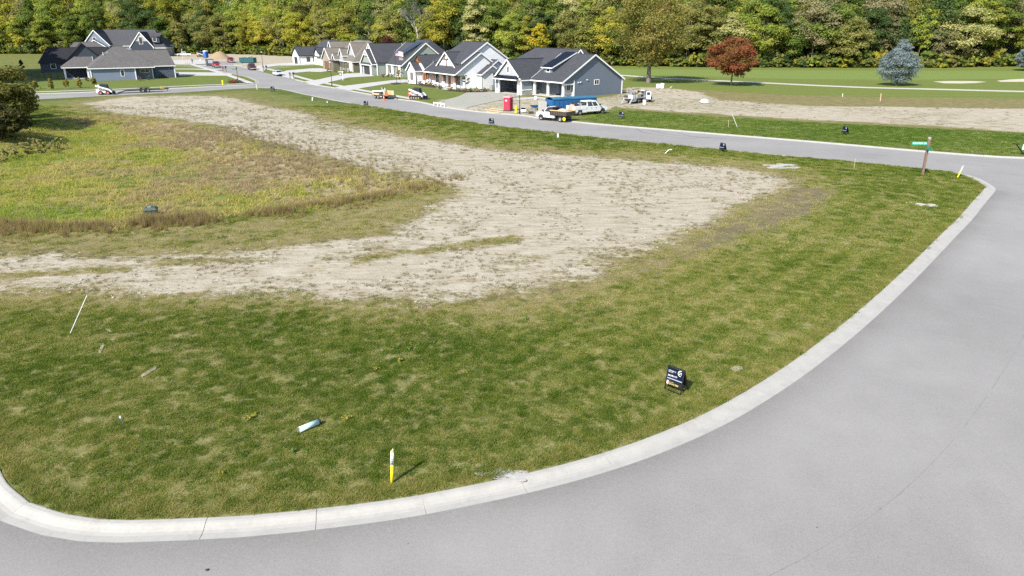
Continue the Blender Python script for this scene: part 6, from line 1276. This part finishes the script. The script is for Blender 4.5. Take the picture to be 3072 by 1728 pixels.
# --- lamps, hydrants, mail boxes, toilets
def lamp(label, u, v):
    x_, y_ = G(u, v, 0.1); t = thing('street_lamp', label, 'street lamp', (x_, y_, 0.1), 0, 'black street lamps'); MB().cyl((0, 0, 0), (0, 0, 0.7), 0.13, 0.09, 10).build('base', MBLK, t); MB().cyl((0, 0, 0.7), (0, 0, 4.95), 0.065, 0.05, 10).build('pole', MBLK, t)
    hd = MB().cyl((0, 0, 5.0), (0, 0, 5.4), 0.14, 0.22, 8).build('lantern', LAMPW, t); MB().cyl((0, 0, 4.9), (0, 0, 5.0), 0.16, 0.16, 8).build('lantern_base', MBLK, t); MB().cyl((0, 0, 5.4), (0, 0, 5.62), 0.3, 0.05, 8).build('lantern_cap', MBLK, t)
lamp('black street lamp beside the red portable toilet', 1559, 342); lamp('black street lamp at the driveway of the sage green house', 996, 258.5); lamp('farthest black street lamp near the maroon pickup', 790, 209)
def hydrant(label, u, v):
    x_, y_ = G(u, v, 0.1); t = thing('fire_hydrant', label, 'hydrant', (x_, y_, 0.1), 0.4, 'yellow fire hydrants'); s_ = 1.25; t.scale = (s_, s_, s_)
    MB().cyl((0, 0, 0), (0, 0, 0.08), 0.18, 0.18, 12).build('flange', HYD, t); MB().cyl((0, 0, 0.08), (0, 0, 0.62), 0.125, 0.115, 12).build('barrel', HYD, t); MB().ball((0, 0, 0.66), 0.15, 0.15, 0.14, 12).build('bonnet', HYD, t); MB().cyl((0, 0, 0.78), (0, 0, 0.86), 0.04, 0.04, 6).build('nut', HYD, t)
    for d_ in ((1, 0), (-1, 0), (0, -1)): MB().cyl((0, 0, 0.48), (d_[0]*0.22, d_[1]*0.22, 0.48), 0.07, 0.07, 8).build('outlet', HYD, t)
hydrant('yellow fire hydrant between the red toilet and the lamp', 1548, 338); hydrant('yellow fire hydrant on the side street lawn', 669, 254)
def mailbox(label, u, v, deg=30):
    x_, y_ = G(u, v, 0.1); t = thing('mailbox', label, 'mailbox', (x_, y_, 0.1), rad(deg), 'paired wooden mailboxes')
    for s in (-0.45, 0.45): MB().box(s-0.09, -0.09, 0, s+0.09, 0.09, 1.15).build('post', POSTW, t); MB().box(s-0.2, -0.35, 1.15, s+0.2, 0.3, 1.55).build('box', MBLK if s > 0 else POSTW, t)
    MB().box(-0.5, -0.06, 0.85, 0.5, 0.06, 0.97).build('brace', POSTW, t)
mailbox('paired mailboxes on the verge of the stone house', 876, 236); mailbox('paired mailboxes on the left verge by the red pickup', 674, 215); mailbox('paired mailboxes near the farthest lamp', 795, 213)
def toilet(label, loc, deg, mat, roofm):
    t = thing('portable_toilet', label, 'toilet', (*loc, 0.1), rad(deg)); MB().cbox(-0.58, -0.58, 0.12, 0.58, 0.58, 2.08, 0.06).build('cabin', mat, t); MB().box(-0.6, -0.6, 0, 0.6, 0.6, 0.12).build('base', CHAS, t); d = MB().box(-0.46, -0.605, 0.2, 0.46, -0.58, 1.95).build('door', mat, t); MB().box(0.34, -0.64, 1.0, 0.42, -0.605, 1.15).build('handle', CHAS, d)
    MB().loft([[(-0.62, -0.62, 2.08), (0.62, -0.62, 2.08), (0.62, 0.62, 2.08), (-0.62, 0.62, 2.08)], [(-0.5, -0.55, 2.2), (0.5, -0.55, 2.2), (0.5, 0.55, 2.2), (-0.5, 0.55, 2.2)], [(-0.2, -0.4, 2.28), (0.2, -0.4, 2.28), (0.2, 0.4, 2.28), (-0.2, 0.4, 2.28)]]).build('roof', roofm, t)
    for k in range(4): MB().box(0.582, -0.4+0.22*k, 0.3, 0.6, -0.32+0.22*k, 1.9).build('side_rib', mat, t)
    MB().box(-0.25, -0.63, 1.5, 0.05, -0.606, 1.72).build('notice', INK_W, t); return t
toilet('red portable toilet at the front of the blue grey house lot', (-0.6, 118.3), -25, P_RED if False else paint('toilet_red', (0.40, 0.018, 0.05), 0.5), M('roof_pink', (0.55, 0.25, 0.27), 0.5, 0.05, 2)); toilet('blue portable toilet on the far building site', (-128.5, 316.0), -20, paint('toilet_blue', (0.02, 0.10, 0.42), 0.5), RUBBISH).scale = (1.3, 1.3, 1.3)
# --- site clutter
def cone(label, u, v, s_=1.0):
    x_, y_ = G(u, v, 0.05); t = thing('traffic_cone', label, 'traffic cone', (x_, y_, 0.01), 0, 'orange traffic cones'); t.scale = (s_,)*3; MB().box(-0.2, -0.2, 0, 0.2, 0.2, 0.04).build('base', ORANGE, t); MB().cyl((0, 0, 0.04), (0, 0, 0.85), 0.16, 0.03, 12).build('body', ORANGE, t); MB().cyl((0, 0, 0.48), (0, 0, 0.6), 0.092, 0.073, 12).build('white_band', INK_W, t)
cone('orange traffic cone on the street in front of the tool trailer', 1152, 301, 1.15)
for k, u in enumerate((556, 562, 568)): cone('%s small orange cone from the left by the building site pad' % ORD(k+1), u, 192, 1.2)
x_, y_ = G(1602, 331, 0.1); t = thing('wheelbarrow', 'blue wheelbarrow with tools on the building lot', 'wheelbarrow', (x_, y_, 0.1), rad(20)); MB().loft([[(-0.35, -0.25, 0.45), (0.4, -0.25, 0.4), (0.4, 0.25, 0.4), (-0.35, 0.25, 0.45)], [(-0.6, -0.4, 0.85), (0.75, -0.4, 0.8), (0.75, 0.4, 0.8), (-0.6, 0.4, 0.85)]]).build('tray', P_BLUE, t); wheel(t, 0.75, 0, 0.22, 0.1)
for s in (-0.28, 0.28): MB().bar((0.7, s*0.3, 0.25), (-1.3, s, 0.75), 0.05, 0.05).build('handle', PLANK, t); MB().bar((-0.3, s, 0.5), (-0.4, s, 0), 0.04, 0.04).build('leg', CHAS, t)
for k in range(3): MB().bar((-0.2+0.2*k, 0, 0.7), (-0.4+0.35*k, 0.1, 1.75), 0.04, 0.05).build('tool_handle', PLANK, t)
x_, y_ = G(1627, 334, 0.1); t = thing('block_pallet', 'stack of pale concrete blocks on the building lot', 'blocks', (x_, y_, 0.1), rad(10)); MB().box(-0.6, -0.5, 0, 0.6, 0.5, 0.12).build('pallet', PLANK, t); bm = MB().box(-0.19, -0.23, 0, 0.19, 0.23, 0.19).mesh('block', MCON)
for i in range(3):
    for j in range(2):
        for k in range(7): o = part('block', None, t, bm); o.location = (-0.4+i*0.4, -0.24+j*0.48, 0.125+k*0.2)
x_, y_ = G(1594, 341, 0.1); t = thing('cut_saw', 'brown power saw and rubbish on the ground near the wheelbarrow', 'tool', (x_, y_, 0.1), 0.3); MB().box(-0.4, -0.2, 0, 0.3, 0.2, 0.35).build('motor', RUST, t); MB().cyl((0.35, -0.03, 0.4), (0.35, 0.03, 0.4), 0.3, 0.3, 14).build('blade', GALV, t); MB().tube([(-0.4, 0, 0.3), (-0.7, 0, 0.7), (-0.3, 0, 0.75)], 0.03).build('handle', CHAS, t)
def bucket(label, u, v, s_=1.0):
    x_, y_ = G(u, v, 0.1); t = thing('bucket', label, 'bucket', (x_, y_, 0.1), 0, 'white buckets'); t.scale = (s_,)*3; MB().cyl((0, 0, 0), (0, 0, 0.38), 0.13, 0.16, 12).build('pail', RUBBISH, t); MB().cyl((0, 0, 0.34), (0, 0, 0.39), 0.17, 0.17, 12).build('rim', RUBBISH, t)
bucket('white bucket on the porch walk of the blue grey house', 1607, 299, 1.6); bucket('white bucket below the open door of the mason truck', 1933, 314, 1.9); bucket('white bucket in front of the wood at the site pad', 602, 182, 1.6)
for k, (u0, v0, u1, v1) in enumerate([(1458, 330, 1510, 336), (1470, 326, 1515, 331), (1460, 336, 1500, 340)]):
    p, q = G(u0, v0, 0.1), G(u1, v1, 0.1); t = thing('form_board', '%s long form board lying left of the red toilet' % ['nearest', 'farthest', 'middle'][[2, 1, 0][k]], 'board', ((p[0]+q[0])/2, (p[1]+q[1])/2, 0.1), math.atan2(q[1]-p[1], q[0]-p[0]), 'form boards'); L_ = math.dist(p, q); MB().box(-L_/2, -0.1, 0.01, L_/2, 0.1, 0.09).build('board', PLANK, t)
for k, u in enumerate((1300, 1312, 1322, 1333)):
    t, hh, dx = vpost('form_stake', '%s white form stake at the kerb by the fresh driveway, from the left' % ORD(k+1), 'stake', u, 316+k*1.6, 303+k*2, 0.05, PVC, u+1, 'form stakes', True)
    if k < 3: MB().box(0, -0.03, hh*0.7, 0.75, 0.03, hh*0.95).build('rail', PVC, t)
x_, y_ = G(2113, 310, 0.1); t = thing('white_sack', 'crumpled white sack on the bare ground', 'sack', (x_, y_, 0.1)); MB().ball((0, 0, 0.3), 0.75, 0.5, 0.34, 10, 6, 0.16, random.Random(3)).build('sack', RUBBISH, t); MB().ball((-0.2, 0, 0.55), 0.4, 0.3, 0.2, 8, 5, 0.16, random.Random(4)).build('fold', RUBBISH, t)
x_, y_ = G(1980, 267, 0.1); t = thing('notice_board', 'white notice panels on a stand at the golf course edge', 'sign', (x_, y_, 0.1), rad(-5)); MB().box(-0.85, -0.05, 0.2, -0.15, 0.0, 1.05).build('panel', RUBBISH, t); MB().bar((0.35, -0.02, 0.2), (0.45, -0.02, 1.2), 0.75, 0.05, (0, 1, 0)).build('panel', RUBBISH, t)
for s in (-0.85, -0.15, 0.8): MB().box(s-0.03, -0.03, 0, s+0.03, 0.03, 1.1).build('leg', CHAS, t)
vpost('white_stick', 'short slanting white stick on the golf course grass', 'stick', 2008, 263, 259, 0.05, PVC, 2016)
x_, y_ = G(1570, 338, 0.1); t = thing('builder_sign', 'small blue and white builder sign right of the lamp post', 'sign', (x_, y_, 0.1), rad(-12)); MB().box(-0.4, -0.02, 0.2, 0.4, 0.02, 0.8).build('panel', INK_W, t); MB().box(-0.38, -0.03, 0.5, 0.38, -0.022, 0.78).build('blue_band', NAVY, t)
for s in (-0.3, 0.3): MB().cyl((s, 0, 0), (s, 0, 0.8), 0.02, 0.02, 6).build('stake', GALV, t)
x_, y_ = G(1029, 241, 0.1); t = thing('hanging_sign', 'white realty post with a hanging sign on the sage house lawn', 'sign', (x_, y_, 0.1), rad(-10)); MB().box(-0.06, -0.06, 0, 0.06, 0.06, 2.3).build('post', INK_W, t); MB().box(-1.1, -0.05, 1.95, 0.3, 0.05, 2.07).build('arm', INK_W, t); MB().box(-0.95, -0.02, 1.2, -0.15, 0.02, 1.85).build('panel', NAVY, t); MB().box(-0.85, -0.03, 1.4, -0.25, -0.022, 1.6).build('print_band', INK_W, t)
x_, y_ = G(714, 243, 0.1); t = thing('street_sign', 'thin street sign post with green blades on the side street corner', 'sign', (x_, y_, 0.1)); MB().box(-0.08, -0.08, 0, 0.08, 0.08, 3.3).build('post', POSTW, t); MB().box(-1.15, -0.03, 2.6, -0.08, 0.03, 2.9).build('sign_blade', SGREEN, t); MB().box(-0.03, -0.6, 2.9, 0.03, 0.5, 3.15).build('sign_blade', SGREEN, t)
x_, y_ = G(550, 183, 0.1); t = thing('temporary_post', 'tall pale post on the building site pad', 'post', (x_, y_, 0.1)); MB().box(-0.08, -0.08, 0, 0.08, 0.08, 4.4).build('shaft', STK, t); MB().box(-0.15, -0.1, 3.9, 0.15, 0.1, 4.3).build('meter_box', GALV, t)
# dirt heap
x_, y_ = G(662, 176, 0.1); t = thing('dirt_heap', 'tan heap of dirt before the wood at the street end', 'heap', (x_, y_, 0.0)); rr = random.Random(21); n = 26; g = MB()
g.v = [((i/n-0.5)*15, (j/n-0.5)*12, max(-0.2, 3.0*math.exp(-(((i/n-0.52)*5.0)**2+((j/n-0.5)*4.6)**2))+1.2*math.exp(-(((i/n-0.3)*6)**2+((j/n-0.45)*6)**2))-0.25+rr.uniform(-.12, .12))) for i in range(n+1) for j in range(n+1)]; g.f = [(i*(n+1)+j, (i+1)*(n+1)+j, (i+1)*(n+1)+j+1, i*(n+1)+j+1) for i in range(n) for j in range(n)]; g.build('heap', DIRT_, t, True)
# flag
x_, y_ = G(1190, 251, 0.1); t = thing('flagpole', 'thin flagpole with the stars and stripes before the white farmhouse', 'flag', (x_, y_, 0.1)); MB().cyl((0, 0, 0), (0, 0, 7.4), 0.05, 0.035, 8).build('pole', MBLK, t); MB().ball((0, 0, 7.45), 0.08, 0.08, 0.08).build('finial', GALV, t)
fr = M('flag_red', (0.42, 0.03, 0.05), 0.8, 0.05, 3); fb = M('flag_blue', (0.03, 0.05, 0.18), 0.8, 0.05, 3); fw_ = M('flag_white', (0.75, 0.75, 0.76), 0.8, 0.04, 3); fl = bpy.data.objects.new('flag', None); col.objects.link(fl); fl.parent = t
def fpt(s, z): return (0.05+s*1.85, 0.18*math.sin(s*5.0), 6.2+z*1.15-0.28*s*s)
for k in range(13):
    m = MB(); s0 = 0.4 if k >= 6 else 0.0; NS = 10
    for i in range(NS):
        a0 = s0+(1-s0)*i/NS; a1 = s0+(1-s0)*(i+1)/NS; m.add([fpt(a0, k/13), fpt(a1, k/13), fpt(a1, (k+1)/13), fpt(a0, (k+1)/13)], [(0, 1, 2, 3)])
    m.build('stripe', fr if k % 2 == 0 else fw_, fl)
m = MB()
for i in range(4): m.add([fpt(0.1*i, 6/13), fpt(0.1*(i+1), 6/13), fpt(0.1*(i+1), 1), fpt(0.1*i, 1)], [(0, 1, 2, 3)])
m.build('canton', fb, fl)
for r_ in range(3):
    for c_ in range(4): p = fpt(0.05+0.1*c_, 0.55+0.16*r_); MB().box(p[0]-0.03, p[1]-0.02, p[2]-0.03, p[0]+0.03, p[1]+0.02, p[2]+0.03).build('star', fw_, fl)
# air conditioner
t = thing('air_conditioner', 'grey air conditioner unit beside the white farmhouse wall', 'air conditioner', (*G(1478, 271, 0.1), 0.1), rad(-57)); MB().cbox(-0.5, -0.5, 0, 0.5, 0.5, 0.95, 0.05).build('housing', GALV, t); MB().cyl((0, 0, 0.95), (0, 0, 1.0), 0.36, 0.36, 14).build('fan_guard', CHAS, t)
# shrubs
SHR = [crown('foliage', 720+i, 0.55, 0.95, 0.0, 12, 420, 0.10, ML, 'round')[0] for i in range(3)]; CON = [crown('foliage', 730+i, 0.66, 2.2, 0.05, 34, 1900, 0.13, ML, 'cone', big=1.7)[0] for i in range(2)]
def shrub(label, u, v, c, s_=1.0, mesh=None, name='shrub', group='garden shrubs'):
    x_, y_ = G(u, v, 0.1); t = thing(name, label, 'shrub', (x_, y_, 0.1), u, group); o = part('foliage', None, t, mesh or SHR[int(u) % 3]); o.color = (*c, 1); t.scale = (s_,)*3
    MB().cyl((0, 0, -0.05), (0, 0, 0.4), 0.05, 0.03, 6).build('stem', MBARK, t)
for k, (u, v) in enumerate([(107, 268), (155, 268), (200, 265.5), (241, 264), (283, 257)]): shrub('%s young arborvitae from the left on the side street lawn' % ORD(k+1), u, v, (0.30, 0.27, 0.07), 1.0, CON[k % 2], 'young_arborvitae', 'young arborvitae row')
beds = [(1258, 253), (1266, 255), (1277, 256), (1287, 257.5), (1296, 259), (1306, 263), (1322, 267), (1350, 272), (1375, 275), (1395, 276), (1412, 277), (1428, 277), (1444, 277), (1455, 275)]
for k, (u, v) in enumerate(beds): shrub('%s small garden shrub from the left in the white farmhouse beds' % ORD(k+1), u, v, [(0.2, 0.2, 0.06), (0.22, 0.1, 0.08), (0.14, 0.18, 0.06), (0.3, 0.24, 0.12)][k % 4], 0.8+0.1*(k % 4))
for k, (u, v) in enumerate([(985, 216), (1008, 217), (1030, 219), (1052, 220.5), (1150, 232), (1163, 231), (1178, 231), (1198, 232)]): shrub('%s low shrub from the left before the stone and sage houses' % ORD(k+1), u, v, [(0.2, 0.2, 0.07), (0.28, 0.14, 0.1), (0.15, 0.17, 0.06)][k % 3], 1.0)
for k, (u, v) in enumerate([(262, 244), (420, 242), (448, 240), (490, 234), (514, 229), (532, 229)]): shrub('%s low shrub from the left along the pale blue house' % ORD(k+1), u, v, [(0.16, 0.16, 0.07), (0.28, 0.2, 0.16)][k % 2], 1.15)
for k, (u, v) in enumerate([(690, 250), (700, 250), (712, 248)]): shrub('%s autumn shrub from the left in the side street corner bed' % ORD(k+1), u, v, [(0.2, 0.18, 0.06), (0.4, 0.12, 0.05), (0.16, 0.15, 0.06)][k], 1.0)
tree('young_tree', 'small yellow young tree beside the flagpole', 1201, 252, 3.4, 0.75, 0.9, (0.34, 0.27, 0.08), 610, 0.12, 700, 14, 'oval', 0.04, limbs=4); tree('young_tree', 'small dark young tree at the white farmhouse corner', 1397, 274, 3.6, 0.8, 0.8, (0.14, 0.13, 0.05), 611, 0.12, 600, 14, 'oval', 0.04, limbs=4); tree('young_tree', 'dark little cypress behind the black fence', 0, 0, 3.4, 0.8, 0.1, (0.06, 0.08, 0.035), 612, 0.2, 2600, 30, 'cone', 0.04, limbs=2, loc=(-148, 226))
# black fence by the dark roofed house
def fence():
    A_, B_ = Vector((-150.0, 205.0)), Vector((-113.5, 189.0)); L_ = (B_-A_).length; t = thing('garden_fence', 'black metal garden fence in the shade beside the dark roofed house', 'fence', (A_.x, A_.y, 0.1), math.atan2(B_.y-A_.y, B_.x-A_.x)); n = 16
    for k in range(n+1): MB().box(k*L_/n-0.04, -0.04, 0, k*L_/n+0.04, 0.04, 1.35).build('post', MBLK, t)
    for z in (0.2, 1.2): MB().box(0, -0.02, z, L_, 0.02, z+0.05).build('rail', MBLK, t)
    pm = MB().box(-0.012, -0.012, 0.15, 0.012, 0.012, 1.28).mesh('picket', MBLK)
    for k in range(150): o = part('picket', None, t, pm); o.location = (0.12+k*(L_-0.24)/150, 0, 0)
fence()
# people
def person(label, loc, rz, shirt, pants, joints, radii, edges, zs):
    t = thing('person', label, 'person', loc, rz); me = bpy.data.meshes.new('body'); me.from_pydata(joints, edges, []); o = bpy.data.objects.new('body', me); col.objects.link(o); o.parent = t
    sk = o.modifiers.new('skin', 'SKIN'); sk.use_smooth_shade = True
    for v_, r_ in zip(me.skin_vertices[0].data if me.skin_vertices else [], radii): v_.radius = (r_, r_)
    if not me.skin_vertices:
        pass
    o.modifiers.new('sub', 'SUBSURF').render_levels = 2
    m, nt_, b_ = newmat('clothes_'+label[:12]); sx = nt_.nodes.new('ShaderNodeSeparateXYZ'); nt_.links.new(nt_.nodes.new('ShaderNodeTexCoord').outputs['Object'], sx.inputs[0])
    r = ramp(nt_, math_(nt_, 'MULTIPLY', sx.outputs[2], 0.5), [(0.0, (0.05, 0.04, 0.035)), (zs[0]/2, pants), (zs[1]/2, shirt), (zs[2]/2, (0.45, 0.27, 0.2))]); nt_.nodes[-1] if False else None
    for nd in nt_.nodes:
        if nd.type == 'VALTORGB': nd.color_ramp.interpolation = 'CONSTANT'
    nt_.links.new(r, b_.inputs['Base Color']); b_.inputs['Roughness'].default_value = 0.85; me.materials.append(m)
    h_ = joints[5]; MB().ball((h_[0], h_[1]+0.02, h_[2]+0.05), 0.10, 0.11, 0.095, 10, 6).build('hair', M('hair_brown', (0.07, 0.035, 0.025), 0.8, 0.2, 6), t)
    return t
EDG = [(0, 1), (1, 2), (2, 3), (3, 4), (4, 5), (3, 6), (6, 7), (7, 8), (3, 9), (9, 10), (10, 11), (0, 12), (12, 13), (13, 14), (14, 15), (0, 16), (16, 17), (17, 18), (18, 19)]
RAD = [0.15, 0.15, 0.17, 0.15, 0.06, 0.105, 0.07, 0.05, 0.04, 0.07, 0.05, 0.04, 0.09, 0.065, 0.045, 0.05, 0.09, 0.065, 0.045, 0.05]
J1 = [(0, 0, 0.93), (0, -0.03, 1.1), (0, -0.06, 1.28), (0, -0.09, 1.44), (0, -0.11, 1.54), (0, -0.13, 1.66), (0.22, -0.1, 1.38), (0.27, -0.2, 1.12), (0.2, -0.42, 1.02), (-0.22, -0.1, 1.38), (-0.27, -0.2, 1.12), (-0.2, -0.42, 1.02), (0.12, 0, 0.85), (0.14, -0.03, 0.48), (0.15, 0.02, 0.07), (0.15, -0.14, 0.04), (-0.12, 0, 0.85), (-0.14, -0.03, 0.48), (-0.15, 0.02, 0.07), (-0.15, -0.14, 0.04)]
c50, s50 = math.cos(rad(50)), math.sin(rad(50)); lx, ly = -3.35, -0.45
person('person in a mauve shirt and grey trousers standing on the mason truck bed', (22.5+lx*c50-ly*s50, 131.5+lx*s50+ly*c50, ground_z(22.5, 131.5)+1.0), rad(-40), (0.25, 0.20, 0.23), (0.30, 0.32, 0.34), J1, RAD, EDG, (0.06, 0.92, 1.52))
person('person in dark clothes standing on the far building site pad', (-113.7, 267.0, 0.15), rad(20), (0.06, 0.055, 0.05), (0.05, 0.05, 0.055), J1, RAD, EDG, (0.06, 0.92, 1.52))
# pebbles on the road
for k, (u, v, s_) in enumerate([(622, 1711, 0.035), (1224, 1632, 0.012), (2640, 1526, 0.014), (2451, 1583, 0.016)]):
    t = MB().ball((0, 0, 0), s_*1.3, s_, s_*0.7, 8, 5, 0.15, random.Random(k)).build('pebble', MBLK if k == 0 else CHAS); p = G(u, v, 0); t.location = (p[0], p[1], 0.004+s_*0.5); tag(t, ['largest dark pebble', 'tiny dark pebble left of centre', 'tiny dark pebble at the right seam', 'tiny dark pebble left of the seam'][k]+' on the near asphalt', 'pebble', 'pebbles on the asphalt')
